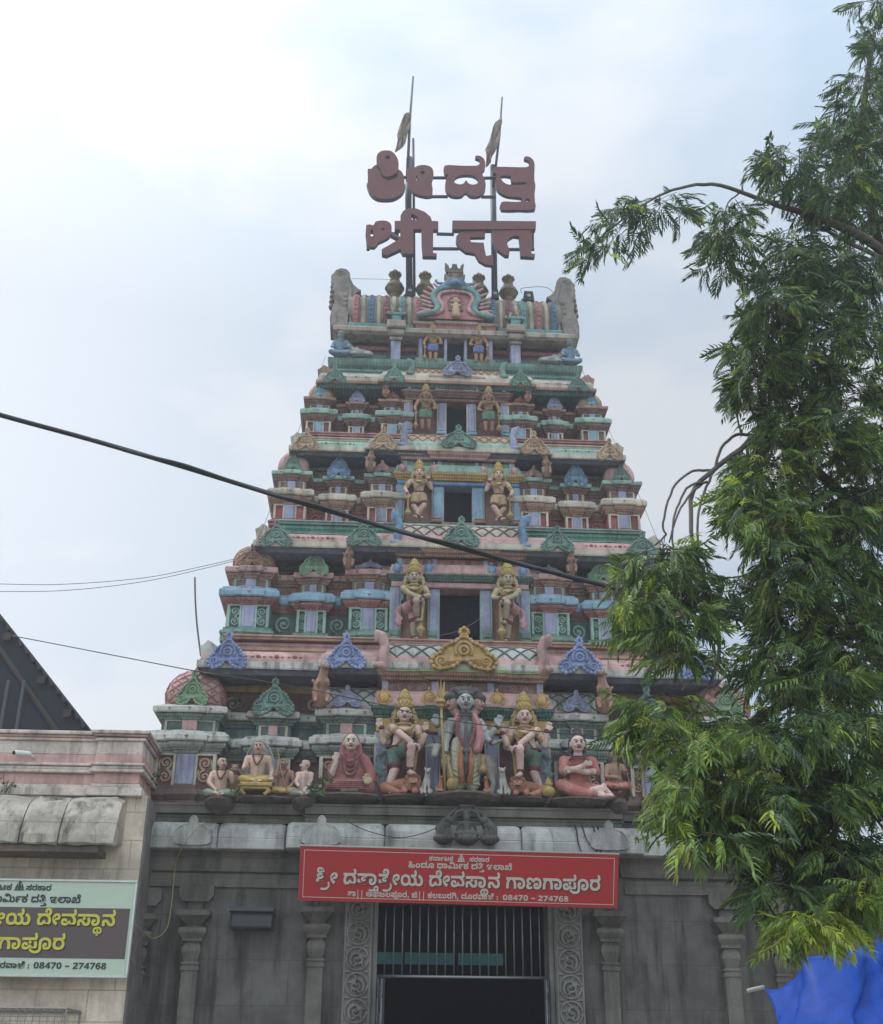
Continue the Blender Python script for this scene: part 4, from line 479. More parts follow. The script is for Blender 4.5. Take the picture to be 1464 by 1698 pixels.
def kudu(x, z, w, h, y, mat, parent, depth=.07, matc=None):
    """horseshoe gable ornament: lobed plaque with a finial, rolled rim, scrolls and a round boss"""
    w *= tower_rng.uniform(.94, 1.07); h *= tower_rng.uniform(.95, 1.05); lean_ = tower_rng.normal(0, .02)
    P = [(x+u*w, z+v*h) for u, v in KH]+[(x-u*w, z+v*h) for u, v in KH[-2:0:-1]]
    P = smooth_closed(P, 2); mb = MB(); mb.prism(P, y, y+depth)
    t = min(w, h)*.045
    mb.tube([(px, y, pz) for px, pz in P+P[:1]], t*.8, 5)
    for px, pz in P[::2]: mb.ell((px, y-t*.3, pz), t*1.25, 6, 4)
    rc = min(w*.10, h*.10); cz = z+h*.45
    mb.tube([(x+rc*math.cos(a), y-t*.4, cz+rc*math.sin(a)) for a in np.linspace(0, 2*math.pi, 15)], t*.9, 5)
    mb.ell((x, y, cz), (rc*.45, t*1.2, rc*.45), 8, 5)
    r2 = rc*2.0; mb.tube([(x+r2*math.cos(a), y-t*.2, cz+r2*math.sin(a)*1.05) for a in np.linspace(-.6, math.pi+.6, 15)], t*.9, 5)
    for d in (-1, 1):
        scroll(mb, x+d*w*.345, z+h*.185, y, min(w*.125, h*.14), d, t, -math.pi/2)
    mb.ell((x, y, z+h*.79), (w*.06, t*1.2, h*.05), 8, 5)
    mb.xf(lambda q: (q[0]+lean_*(q[2]-z), q[1], q[2]))
    return mb.build('kudu_ornament', mat, parent, True)
def lattice(mb, surf, nu, nv, t, u0=0., u1=1.):
    """diamond net of raised ribs on surf(u, v)"""
    for k in range(-nv, nu+1):
        for d in (1, -1):
            pts = []
            for v in np.linspace(0, 1, 9):
                u = (k+(v if d > 0 else 1-v)*nv)/nu
                if 0 <= u <= 1: pts.append(surf(u0+(u1-u0)*u, v))
            if len(pts) > 1: mb.tube(pts, t, 4)
def barrel(x0, x1, y, z0, z1, mat, ribmat, rim, parent, nd=None, depth=.16, dots=False):
    """half-round sala roof lying across the front, raised diamond lattice, rolled rims"""
    h = z1-z0; sec = [(y+depth, z0), (y+.02, z0)]+[(y+depth*.9*(1-math.cos(a))*.55, z0+h*math.sin(a)) for a in np.linspace(.12, math.pi/2, 8)]+[(y+depth+.1, z1)]
    mb = MB(); mb.quadstrip([[(x, yy, zz) for yy, zz in sec] for x in np.linspace(x0, x1, 5)], True)
    nd = nd or max(4, int((x1-x0)/(h*.55)))
    sf = lambda u, v: (x0+(x1-x0)*u, y+depth*.9*(1-math.cos(.12+v*1.4))*.55-.004, z0+h*math.sin(.12+v*1.4))
    rb = MB()
    lattice(rb, sf, nd, 2, h*.035)
    for i in range(nd):
        for v in (.27, .73): rb.ell(sf((i+.5)/nd, v), h*.04, 6, 4)
        rb.ell(sf((i+.99)/nd, .5), h*.04, 6, 4)
    rm = MB(); rm.tube([(x0, y-.005, z0), (x1, y-.005, z0)], h*.09, 6); rm.tube([(x0, y+depth*.5, z1), (x1, y+depth*.5, z1)], h*.07, 6)
    return mb.multi('lattice_roof', mat, [(rb, ribmat), (rm, rim)], parent)
def pilaster(mb, x0, x1, y0, y1, z0, z1, b=.01): mb.bbox(x0, x1, y0, y1, z0, z1, b)
def dome_roof(x, y, z0, z1, r, mat, ribmat, kmat, parent, ribs=True):
    H = z1-z0; pr = [(r*.86, 0), (r*1.0, .1*H), (r*1.06, .28*H), (r*1.02, .48*H), (r*.86, .68*H), (r*.6, .86*H), (r*.28, .97*H), (.02, H)]
    sq = 3.4; dm = MB().lathe((x, y, z0), pr, 28, sq)
    rb = MB()
    zz = np.array([p[1] for p in pr]); rr = np.array([p[0] for p in pr])
    def sf(u, v):
        a = u*2*math.pi; ca, sa = math.cos(a), math.sin(a); q = (abs(ca)**sq+abs(sa)**sq)**(-1/sq); h = .12+v*.8
        rad = np.interp(h*H, zz, rr)*q+.004; return (x+rad*ca, y+rad*sa, z0+h*H)
    if ribs:
        for k in range(16):
            for d in (1, -1): rb.tube([sf(k/16+d*v*.26, v) for v in np.linspace(0, 1, 8)], H*.018, 4)
            rb.ell(sf(k/16+.03, .25), H*.03, 6, 4)
    rb.tube([sf(u, -.04) for u in np.linspace(0, 1, 29)], H*.03, 5)
    fin = MB(); fin.lathe((x, y, z1-.01), [(.03, 0), (.055, .03), (.05, .06), (.02, .075), (.03, .09), (.005, .13)], 10)
    fin.build('dome_finial', pm('tan'), parent, True)
    dm.multi('kuta_dome', mat, [(rb, ribmat)], parent, True)
    kudu(x, z0-.01, r*1.05, H*.78, y-r*1.08-.03, kmat, parent, .1)
def comb(mb, s, teeth, z0, z1, t, y0, y1):
    """upright strips hanging from one top strip, a single flat frame of plaster"""
    P = [(teeth[0][0], z1)]
    for i, (x, w) in enumerate(teeth):
        P += [(x, z0), (x+w, z0)]
        if i < len(teeth)-1: P += [(x+w, z1-t), (teeth[i+1][0], z1-t)]
    P.append((teeth[-1][0]+teeth[-1][1], z1)); return mb.prism([(s*x, z) for x, z in P], y0, y1)
def storey(T):
    """one storey: corner kutas, mid bays, inner kutas, all mouldings swept round the same stepped plan"""
    k = T['k']; yf = T['y']; hx = T['hx']; kx0 = T['kuta'][0]; nx0, nx1 = T['nasi']; ix = T['inner']; yr = yf+.30*k; yn = yf+.17*k; bq = .035*k
    def bay(x0, x1, y): w = x1-x0; return [(x0, y), (x0+w*.34, y), (x0+w*.34, y-bq), (x0+w*.66, y-bq), (x0+w*.66, y), (x1, y)]
    front = [(0, yf+.62*k), (T['px']-.05, yf+.62*k), (T['px']-.05, yf), (ix[0]-.02, yf)]+bay(ix[0], ix[1], yf)[1:]+[(ix[1], yr), (nx0, yr)]+bay(nx0, nx1, yn)+[(nx1, yr), (kx0, yr)]+bay(kx0, hx, yf)
    plan = mirror_plan(front[1:], T['yb'])
    z = T['z']; col = T['col']; col['dot'] = pm('greyp'); S = band('storey_wall', plan, [(0, z['wall0']-.02), (0, z['wall1']+.01)], col['wall'], TOWER)
    b0, b1 = z['base0'], z['wall0']; h = b1-b0
    band('base_moulding', plan, [(.0, b0), (.06*k, b0), (.06*k, b0+h*.28), (.03*k, b0+h*.34), (.045*k, b0+h*.42), (.075*k, b0+h*.58), (.06*k, b0+h*.76), (.03*k, b0+h*.82), (.03*k, b1), (-.01, b1)], col['base'], S)
    w1, l0, l1, ct = z['wall1'], z['lip0'], z['lip1'], z['ctop']; h = l0-w1
    band('cornice_roll', plan, [(-.01, w1), (.025*k, w1), (.03*k, w1+h*.22), (.05*k, w1+h*.28), (.052*k, w1+h*.36), (.075*k, w1+h*.5), (.092*k, w1+h*.72), (.082*k, w1+h*.96), (.05*k, l0)], col['roll'], S)
    h = l1-l0
    lip_ = ring(MB(), plan, [(.04*k, l0), (.108*k, l0), (.122*k, l0+h*.15), (.122*k, l0+h*.75), (.108*k, l1), (.085*k, l1+.004), (.075*k, l1+(ct-l1)*.5), (.0, ct)]); lip_.multi('cornice_lip', col['lip'], [(bumps(plan, .122*k, (l0+l1)/2+.012*k, .15*k, .026*k, yf+.5), col['dot'])], S)
    n1 = z['neck1']
    band('neck_wall', plan, [(-.035*k, ct-.03), (-.035*k, n1+.01)], col['neck'], S)
    m0, m1, mt = z['lip2'], z['lip3'], z['ctop2']; h = m0-n1
    band('upper_roll', plan, [(-.04*k, n1), (-.01*k, n1), (0, n1+h*.3), (.025*k, n1+h*.5), (.04*k, n1+h*.8), (.02*k, m0)], col['roll2'], S)
    h = m1-m0
    lip_ = ring(MB(), plan, [(0, m0), (.06*k, m0), (.07*k, m0+h*.2), (.07*k, m0+h*.8), (.055*k, m1), (.02*k, m1+.01), (-.06*k, mt), (-.13*k, mt)]); lip_.multi('upper_lip', col['lip2'], [(bumps(plan, .07*k, (m0+m1)/2+.008*k, .17*k, .02*k, yf+.5), col['dot'])], S)
    # pilasters, panels and scrolls on every bay, left and right
    for s in (-1, 1):
        for (x0, x1, y, kind) in ((kx0, hx, yf, 'k'), (nx0, nx1, yn, 'n'), (ix[0], ix[1], yf, 'i')):
            w = x1-x0; a, b = s*(x0+w*.35), s*(x0+w*.65); a, b = min(a, b), max(a, b); lv = MB(); ed = MB(); nk = MB()
            pilaster(lv, a, b, y-bq-.022*k, y-bq+.01, b1+.003, w1-.003, .012*k); lv.build('bay_pilaster', T['lav'], S)
            comb(ed, s, [(x0+.012, .04*k), (x0+w*.35-.03*k, .028*k), (x0+w*.65+.002, .028*k), (x1-.052*k, .04*k)], b1+.002, w1-.002, .018*k, y-bq-.012*k, y+.01); ed.build('panel_border', T['edge'], S)
            c, d = sorted((s*(x0+w*.38), s*(x0+w*.62))); pilaster(nk, c, d, y-bq+.018*k, y+.06*k, ct+.003, n1-.003, .01*k); nk.build('neck_pilaster', T['nk'], S)
            n2 = MB(); comb(n2, s, [(x0+.07*k, .03*k), (x1-.10*k, .03*k)], ct+.002, n1-.002, .014*k, y+.022*k, y+.06*k); n2.build('neck_border', T['edge'], S)
            if T['scr']:
                for q, dd in ((.19, 1), (.81, -1)):
                    sc = MB(); s_scroll(sc, s*(x0+w*q), (b1+w1)/2, y-.006, w*.26, (w1-b1)*.86, dd*s); sc.build('panel_scroll', T['scrm'], S, True)
        for (x0, x1) in ((nx1, kx0), (ix[1], nx0)):
            sc = MB(); scroll(sc, s*(x0+x1)/2, (b1+w1)/2, yr-.008, min((x1-x0)*.36, (w1-b1)*.38), s, None, -1.2); sc.build('wall_scroll', T['scrm'], S, True)
    # corner domes
    r = (hx-kx0)/2*.93; yd = yf+r*.95
    for s in (-1, 1):
        dome_roof(s*(hx+kx0)/2, yd+.04, mt-.02, z['dome'], r, T['dome'][0], T['dome'][1], T['dome'][2], S, T['dome'][3])
        kudu(s*(nx0+nx1)/2, mt-.10*k, (nx1-nx0)*.92, z['kudu']-mt+.10*k, yn-.10*k, T['nk_kudu'], S, .1)
        # inner kuta roof: a short lattice barrel with its own ornament
        a, b = sorted((s*(ix[0]-.15), s*(ix[1]-.06)))
        barrel(a, b, yf+.05, mt, z['up1']-.03, T['ib'][0], T['ib'][1], T['ib'][2], S, 4, .2)
        kudu(s*(ix[0]+ix[1])/2, mt-.004, (ix[1]-ix[0])*.55, (z['up1']-mt)*.92, yf-.03, T['ib'][3], S, .09)
    # set-back upper wall with scrolls, a string band and the coved soffit
    uy = yf+.52*k; uhx = hx-.30*k; ub = T['yb']-.4*k; up0, up1 = mt-.06, z['up1']
    band('upper_wall', rect_plan(uhx, uy, ub), [(0, up0), (0, up1)], T['upw'], S)
    xs = np.linspace(ix[1]+.12*k, uhx-.16*k, 5)
    for s in (-1, 1):
        for i, x in enumerate(xs): us = MB(); scroll(us, s*x, (mt+up1)/2+.0, uy-.008, min((up1-mt)*.36, .17*k), s*(1 if i % 2 else -1), None, -1.4); us.build('frieze_scroll', T['upscr'], S, True)
    c0 = z['cor0']
    band('string_band', rect_plan(uhx, uy, ub), [(-.01, up1), (.05*k, up1), (.06*k, (up1+c0-.02)/2), (.05*k, c0-.015), (-.01, c0-.01)], T['dent'], S)
    st = (ix[1]+.05, .12*k); kp = rect_plan(T['khx'], T['ky'], T['yb']+.1, st)
    dx = T['khx']-uhx
    ring(MB(), kp, [(-.62*k, c0-.03), (-.36*k, c0-.06), (-.2*k, c0-.035), (-.09*k, c0-.05), (-.05*k, c0), (-.012, c0)]).build('cornice_soffit', T['soff'], S)
    lp = T['lipz']
    band('kapota_lip', kp, [(-.02, c0), (.0, c0), (.008, c0+lp*.2), (.004, c0+lp), (-.02, c0+lp+.004)], T['kl'], S)
    c1 = z['cor1']; hh = c1-c0-lp
    kap = ring(MB(), kp, [(-.02, c0+lp), (-.028, c0+lp+hh*.18), (-.05*k, c0+lp+hh*.5), (-.10*k, c0+lp+hh*.82), (-.17*k, c1), (-.3*k, c1+.002), (-1.4, c1+.003)])
    pd = MB()
    for s in (-1, 1):
        for x in np.arange(ix[1]+.35*k, T['khx']-.3*k, .22*k):
            pd.ell((s*x, T['ky']+.035, c0+lp+hh*.42), (.03*k, .014, .022*k), 8, 5)
            for e in (-.07, .07): pd.ell((s*x+e*k, T['ky']+.035, c0+lp+hh*.40), (.02*k, .010, .008*k), 6, 4)
    kap.multi('kapota', T['kc'], [(pd, T['dots'])], S)
    for s in (-1, 1):
        for x, w, yy in ((T['kk'][0], T['kk'][2], T['ky']-.03), (T['kk'][1], T['kk'][2], T['ky']-.12*k-.03)):
            kudu(s*x, c0-.01, w, T['kk'][3], yy, T['kkm'], S, .12)
        # corner crest seen against the sky
        cr = MB(); X, Y0 = s*(T['khx']-.02), T['ky']+.02
        cr.prism([(X-s*.02, c0+lp), (X+s*.02, c1+.02), (X-s*.03, c1+.05), (X-s*.07, c1+.1), (X-s*.13, c1+.07), (X-s*.22, c1), (X-s*.25, c0+lp)], Y0+.05, Y0+.25)
        cr.build('corner_crest', T['kl'], S)
    # slab courses between this cornice and the next storey
    for j, (a, b, o0, o1, mm) in enumerate(T['after']):
        band('ledge_course', rect_plan(T['khx']-o0, T['ky']+o0, T['yb']-.1), [(-.3, a), (0, a), (.0, a+(b-a)*.35), (.018, a+(b-a)*.55), (0, b-.01), (-.02, b), (-1.2, b+.001)], mm, S)
    return S
cream, white = pm('cream'), pm('white', grime=.9, dirtcol='#2e2c28')
P = pm
T1 = dict(px=1.03, door=.28, k=1.0, y=14.2, yb=YB, hx=3.62, kuta=(2.88,), nasi=(2.03, 2.52), inner=(1.08, 1.70),
    z=dict(base0=4.40, wall0=4.67, wall1=5.04, lip0=5.17, lip1=5.26, ctop=5.32, neck1=5.46, lip2=5.53, lip3=5.61, ctop2=5.66, dome=6.17, kudu=6.02, up1=5.95, cor0=6.08, cor1=6.35),
    col=dict(wall=P('maroon'), base=paint('base_brown', '#6d5a52', grime=.7), roll=paint('roll_grey_green', '#8d978c', grime=.6, reed=9), lip=white, neck=P('greend'), roll2=paint('roll_green', '#6f857a', grime=.5, reed=9), lip2=white),
    lav=P('lav'), edge=P('cream'), scr=True, scrm=P('tan'), nk=P('pink'), dome=(P('pink'), P('pinkd'), paint('kudu_moss', '#7f9a78', grime=.6), True), nk_kudu=P('green'), ib=(P('white'), P('greend'), P('pink'), P('lav')),
    upw=P('maroon'), upscr=P('cream'), dent=P('ochre'), soff=P('dkblue'), khx=3.215, ky=14.1, lipz=.09, kl=white, kc=P('pink', grime=.6), dots=P('red'), kk=(2.86, 1.42, .46, .44), kkm=paint('kudu_lavender', '#8592b6', grime=.5),
    after=[(6.35, 6.44, .28, 0, P('brownp')), (6.44, 6.54, .33, 0, P('pink')), (6.54, 6.61, .26, 0, P('brownp'))])
T2 = dict(px=.89, door=.28, k=.88, y=14.7, yb=YB-.45, hx=3.0, kuta=(2.44,), nasi=(1.72, 2.12), inner=(.92, 1.44),
    z=dict(base0=6.61, wall0=6.80, wall1=7.11, lip0=7.20, lip1=7.30, ctop=7.37, neck1=7.49, lip2=7.56, lip3=7.64, ctop2=7.68, dome=8.05, kudu=7.98, up1=7.80, cor0=7.89, cor1=8.14),
    col=dict(wall=P('greend'), base=P('green', grime=.6), roll=P('pinkd', reed=10), lip=P('bluep', grime=.6), neck=P('brown'), roll2=P('brownp', reed=10), lip2=P('pink')),
    lav=P('lav'), edge=P('mint'), scr=True, scrm=P('mint'), nk=P('lav'), dome=(P('tan'), P('brownp'), P('brownp'), True), nk_kudu=paint('kudu_pale_green', '#86a889', grime=.5), ib=(P('cream'), P('brown'), P('pink'), P('lav')),
    upw=P('brown'), upscr=P('tan'), dent=paint('dentil_green', '#5c7268', reed=6), soff=P('dkblue'), khx=2.71, ky=14.55, lipz=.085, kl=P('cream', grime=.8), kc=P('pink', grime=.6), dots=P('red'), kk=(2.42, 1.27, .40, .36), kkm=P('green'),
    after=[(8.14, 8.20, .22, 0, P('green')), (8.20, 8.33, .27, 0, paint('ledge_green', '#5b8a76', reed=5)), (8.33, 8.40, .24, 0, P('green'))])
T3 = dict(px=.845, door=.212, k=.76, y=15.05, yb=YB-.85, hx=2.54, kuta=(2.08,), nasi=(1.50, 1.84), inner=(.86, 1.26),
    z=dict(base0=8.40, wall0=8.50, wall1=8.72, lip0=8.84, lip1=8.93, ctop=8.98, neck1=9.10, lip2=9.18, lip3=9.24, ctop2=9.27, dome=9.67, kudu=9.62, up1=9.46, cor0=9.54, cor1=9.76),
    col=dict(wall=P('red'), base=P('pinkd'), roll=P('brownp', reed=11), lip=P('cream', grime=.7), neck=P('brown'), roll2=P('brown', reed=11), lip2=P('mint')),
    lav=P('lav'), edge=P('cream'), scr=False, scrm=P('pinkd'), nk=P('lav'), dome=(P('pink'), P('brownp'), P('green'), False), nk_kudu=P('blue'), ib=(P('cream'), P('mint'), P('mint'), P('pink')),
    upw=P('greyp'), upscr=P('tan'), dent=paint('dentil_cream', '#b0a48c', reed=7), soff=paint('soffit_slate', '#525c66'), khx=2.37, ky=14.95, lipz=.075, kl=P('cream', grime=.8), kc=P('mint', grime=.6), dots=P('green'), kk=(2.14, 1.06, .36, .34), kkm=P('tan'),
    after=[(9.76, 9.82, .2, 0, P('brownp')), (9.82, 9.90, .24, 0, P('cream')), (9.90, 9.97, .22, 0, P('pinkd'))])
T4 = dict(px=.756, door=.165, k=.68, y=15.4, yb=YB-1.2, hx=2.2, kuta=(1.82,), nasi=(1.34, 1.59), inner=(.78, 1.11),
    z=dict(base0=9.97, wall0=10.06, wall1=10.24, lip0=10.34, lip1=10.42, ctop=10.46, neck1=10.54, lip2=10.60, lip3=10.65, ctop2=10.68, dome=10.98, kudu=10.90, up1=10.80, cor0=10.86, cor1=11.10),
    col=dict(wall=P('brown'), base=P('bluep'), roll=P('brown', reed=12), lip=P('mint', grime=.6), neck=P('brown'), roll2=P('brown', reed=12), lip2=P('brownp')),
    lav=P('bluep'), edge=P('cream'), scr=False, scrm=P('brownp'), nk=P('lav'), dome=(P('tan'), P('brownp'), P('bluep'), False), nk_kudu=P('lav'), ib=(P('brownp'), P('pink'), P('pink'), P('pinkd')),
    upw=P('brown'), upscr=P('tan'), dent=P('pinkd'), soff=paint('soffit_teal', '#567371', reed=7), khx=2.07, ky=15.3, lipz=.05, kl=P('brownp'), kc=P('cream', grime=.6), dots=P('pinkd'), kk=(1.80, .93, .30, .30), kkm=P('green'),
    after=[(11.10, 11.17, .2, 0, P('green')), (11.17, 11.24, .24, 0, P('teal'))])
STOREYS = [storey(t) for t in (T1, T2, T3, T4)]

# ---- central porches, one per storey
def porch(T, S, q):
    """door bay: jambs, lintel, stepped capital, frieze, attic panel, slab and lattice barrel"""
    xo, xi, dx = q['xo'], q['xi'], q['door']; yf = q['y']; z0, z1 = q['z0'], q['lint0']; k = T['k']
    for s in (-1, 1):
        a, b = sorted((s*(dx+.002), s*xo)); MB().box(a, b, yf+.17*k, yf+.22*k, z0, q['cap0']+.02).build('porch_wall', q['back'], S)
    for s in (-1, 1):
        for (e0, e1, yy, nm) in ((xi[0], xo, yf, 'porch_pilaster'), (dx, xi[1], yf+.03, 'door_jamb')):
            pl = MB(); pe = MB(); a, b = sorted((s*e0, s*e1)); pl.bbox(a, b, yy, yf+(.2 if yy == yf else .5)*k, z0, z1, .012)
            for e in (e0-.018, e1-.003):
                c, d = sorted((s*e, s*(e+.022))); pe.bbox(c, d, yy+.01, yf+.16*k, z0+.002, z1-.002, .005)
            pl.multi(nm, q['pil'], [(pe, q['edge'])], S)
    if not q.get('solid'):
        dk = MB(); dk.box(-dx-.02, dx+.02, yf+.40*k, yf+.43*k, z0-.1, q['cap0']); dk.build('door_shade_panel', plain('door_shade', '#23232c', rough=.95, var=.3, spec=.05), S)  # near-black panel stands in for the shade inside the opening
        fl = MB(); fl.box(-dx-.02, dx+.02, yf-.02, yf+.40*k, z0-.03, z0); fl.build('door_sill', q['base'], S)
    for s in (-1, 1):
        for a, b in ((xi[0]-.02, xo+.03), (dx, xi[1]+.03)):
            bs = MB()
            c, d = sorted((s*a, s*b)); bh = q.get('bh', .13*k)
            bs.bbox(c, d, yf-.035, yf+.2*k, z0-.005, z0+bh*.45, .015); bs.bbox(c+.012, d-.012, yf-.018, yf+.2*k, z0+bh*.5, z0+bh, .02); bs.build('porch_base', q['base'], S)
    li = MB(); li.bbox(-xo-.005, xo+.005, yf-.012, yf+.3*k, z1, q['cap0'], .012); li.build('porch_lintel', q['lint'], S)
    plan = rect_plan(xo, yf, yf+.9*k, (dx+.12, .03)); c0, c1 = q['cap0'], q['cap1']; h = c1-c0
    band('porch_capital', plan, [(-.02, c0), (.015, c0), (.02, c0+h*.25), (.035, c0+h*.3), (.055, c0+h*.7), (.068, c0+h*.74), (.072, c1), (-.02, c1+.002)], q['cap'], S)
    f0, f1 = c1, q['fr1']; h = f1-f0
    band('porch_frieze', plan, [(.02, f0+.004), (.05, f0+.01), (.055, f0+h*.2), (.03, f0+h*.25), (.025, f0+h*.7), (.012, f0+h*.75), (.012, f0+h*.95), (-.03, f1)], q['fr'], S)
    for s in (-1, 1):
        for x in (xo*.92, dx+.13):
            fl = MB(); fl.ell((s*x, yf-.05, (f0+f1)/2), (h*.3, .035, h*.36), 12, 7)
            fl.tube([(s*x+h*.36*math.cos(a), yf-.05, (f0+f1)/2+h*.4*math.sin(a)) for a in np.linspace(0, 2*math.pi, 13)], h*.07, 5)
            fl.ell((s*x, yf-.05, f1+.01), (h*.08, .03, h*.14), 6, 5); fl.build('frieze_rosette', q['ros'], S, True)
    p0, p1 = f1, q['at1']; at_ = MB(); at_.box(-xo+.06, xo-.06, yf+.05, yf+.5*k, p0, p1); 
    for s in (-1, 1):
        for x in (xo-.13, dx+.02):
            ap = MB(); c, d = sorted((s*x, s*(x+.08*k))); ap.bbox(c, d, yf+.02, yf+.1, p0, p1-.002, .008); ap.build('attic_pilaster', q['pil'], S)
    asx = MB()
    for s in (-1, 1):
        for x in np.arange(dx+.2*k, xo-.2*k, .13*k): scroll(asx, s*x, (p0+p1)/2, yf+.045, (p1-p0)*.38, s)
    for x in (-.12*k, .12*k): scroll(asx, x, (p0+p1)/2, yf+.045, (p1-p0)*.38, 1)
    at_.multi('attic_panel', q['at'], [(asx, q['atsc'])], S)
    s0, s1 = p1, q['slab1']; plan2 = rect_plan(xo-.07, yf-.0, yf+1.0*k, (dx+.16, .03)); h = s1-s0
    band('attic_slab', plan2, [(-.03, s0), (.02, s0), (.03, s0+h*.3), (.065, s0+h*.5), (.07, s0+h*.6), (.08, s0+h*.98), (-.2, s1)], q['sl'], S)
    band('slab_strip', plan2, [(.03, s1), (.09, s1), (.095, s1+h*.42), (-.3, s1+h*.45)], q['strip'], S)
    b0, b1 = s1+h*.5, q['bar1']; bx = xo-.12
    barrel(-bx, bx, yf-.06, b0, b1, q['bar'][0], q['bar'][1], q['bar'][2], S, None, .22)
    for s in (-1, 1):
        e = MB(); X = s*(bx+.05*k); H = b1-b0; yy = yf-.06
        e.chain([(X, yy, b0+.02), (X+s*.02*k, yy-.02, b0+H*.4), (X-s*.01*k, yy-.03, b0+H*.8), (X+s*.04*k, yy-.05, b0+H*1.16), (X+s*.09*k, yy-.07, b0+H*1.28)], [.075*k, .07*k, .06*k, .065*k, .04*k], 8)
        e.capsule((X+s*.1*k, yy-.06, b0+H*1.2), (X+s*.11*k, yy-.05, b0+H*.95), .035*k, .015*k, 7)
        e.capsule((X+s*.02*k, yy-.04, b0+.02), (X+s*.1*k, yy-.06, b0+.02), .05*k, .04*k, 7)
        e.ell((X+s*.03*k, yy-.09, b0+H*1.2), (.02*k, .02*k, .025*k), 6, 4)
        e.remesh('barrel_end_beast', q['beast'], S, .012)
    kw, kh = q['ck']; kudu(0, b0-.015, kw, kh, yf-.15, q['ckm'], S, .13)
d = dict
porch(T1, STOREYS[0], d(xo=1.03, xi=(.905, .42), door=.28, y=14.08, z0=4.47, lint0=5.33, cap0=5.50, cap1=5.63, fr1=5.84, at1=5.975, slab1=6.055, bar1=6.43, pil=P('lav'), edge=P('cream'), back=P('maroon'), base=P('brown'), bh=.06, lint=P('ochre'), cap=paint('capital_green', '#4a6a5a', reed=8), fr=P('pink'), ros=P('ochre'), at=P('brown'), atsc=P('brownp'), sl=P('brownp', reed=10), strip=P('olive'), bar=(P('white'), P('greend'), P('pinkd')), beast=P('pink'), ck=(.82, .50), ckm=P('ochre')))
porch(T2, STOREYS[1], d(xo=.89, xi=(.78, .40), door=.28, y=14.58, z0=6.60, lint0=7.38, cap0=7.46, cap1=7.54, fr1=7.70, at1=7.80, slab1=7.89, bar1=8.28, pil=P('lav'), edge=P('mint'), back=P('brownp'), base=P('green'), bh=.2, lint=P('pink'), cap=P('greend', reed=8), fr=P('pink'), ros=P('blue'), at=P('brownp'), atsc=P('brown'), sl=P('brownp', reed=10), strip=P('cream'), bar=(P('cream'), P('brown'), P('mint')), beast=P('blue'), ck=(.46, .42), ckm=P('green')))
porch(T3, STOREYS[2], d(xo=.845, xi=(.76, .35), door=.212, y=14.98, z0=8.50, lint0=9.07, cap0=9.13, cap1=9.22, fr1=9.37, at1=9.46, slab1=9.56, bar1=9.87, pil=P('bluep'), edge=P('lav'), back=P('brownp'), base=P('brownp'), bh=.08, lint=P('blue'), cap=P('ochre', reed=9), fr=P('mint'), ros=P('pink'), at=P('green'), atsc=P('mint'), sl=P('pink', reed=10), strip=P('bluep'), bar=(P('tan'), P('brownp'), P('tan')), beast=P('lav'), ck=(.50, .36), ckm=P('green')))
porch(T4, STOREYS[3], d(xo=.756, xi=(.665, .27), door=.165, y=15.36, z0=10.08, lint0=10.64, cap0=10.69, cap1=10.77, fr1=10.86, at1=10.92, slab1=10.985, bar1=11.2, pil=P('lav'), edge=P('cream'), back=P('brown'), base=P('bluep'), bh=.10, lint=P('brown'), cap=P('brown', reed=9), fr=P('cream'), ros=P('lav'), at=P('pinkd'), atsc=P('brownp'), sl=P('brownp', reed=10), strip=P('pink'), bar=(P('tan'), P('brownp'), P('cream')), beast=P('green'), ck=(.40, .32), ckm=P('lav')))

# ---- top storey and barrel-vault roof
Y5 = 15.72; B5 = YB-1.6
S5 = band('storey_wall', rect_plan(1.72, Y5+.2, B5), [(0, 11.2), (0, 12.0)], P('brown'), TOWER)
band('base_moulding', rect_plan(1.92, Y5-.12, B5+.2), [(-.3, 11.24), (-.04, 11.24), (-.03, 11.29), (-.05, 11.33), (.0, 11.37), (.02, 11.42), (.02, 11.48), (-.1, 11.49), (-.5, 11.5)], P('green', reed=6), S5)
band('wall_band', rect_plan(1.72, Y5+.2, B5), [(-.01, 11.66), (.04, 11.67), (.05, 11.72), (.01, 11.75), (-.01, 11.76)], P('teal'), S5)
band('wall_band', rect_plan(1.72, Y5+.2, B5), [(-.01, 11.80), (.06, 11.81), (.08, 11.86), (.03, 11.9), (-.01, 11.9)], P('pinkd', reed=6), S5)
us = MB()
for s in (-1, 1):
    for i, x in enumerate((1.08, 1.24, 1.40, 1.56, .68, .78)): us = MB(); scroll(us, s*x, 11.575, Y5+.19, .075, s*(1 if i % 2 else -1)); us.build('frieze_scroll', P('tan'), S5, True)

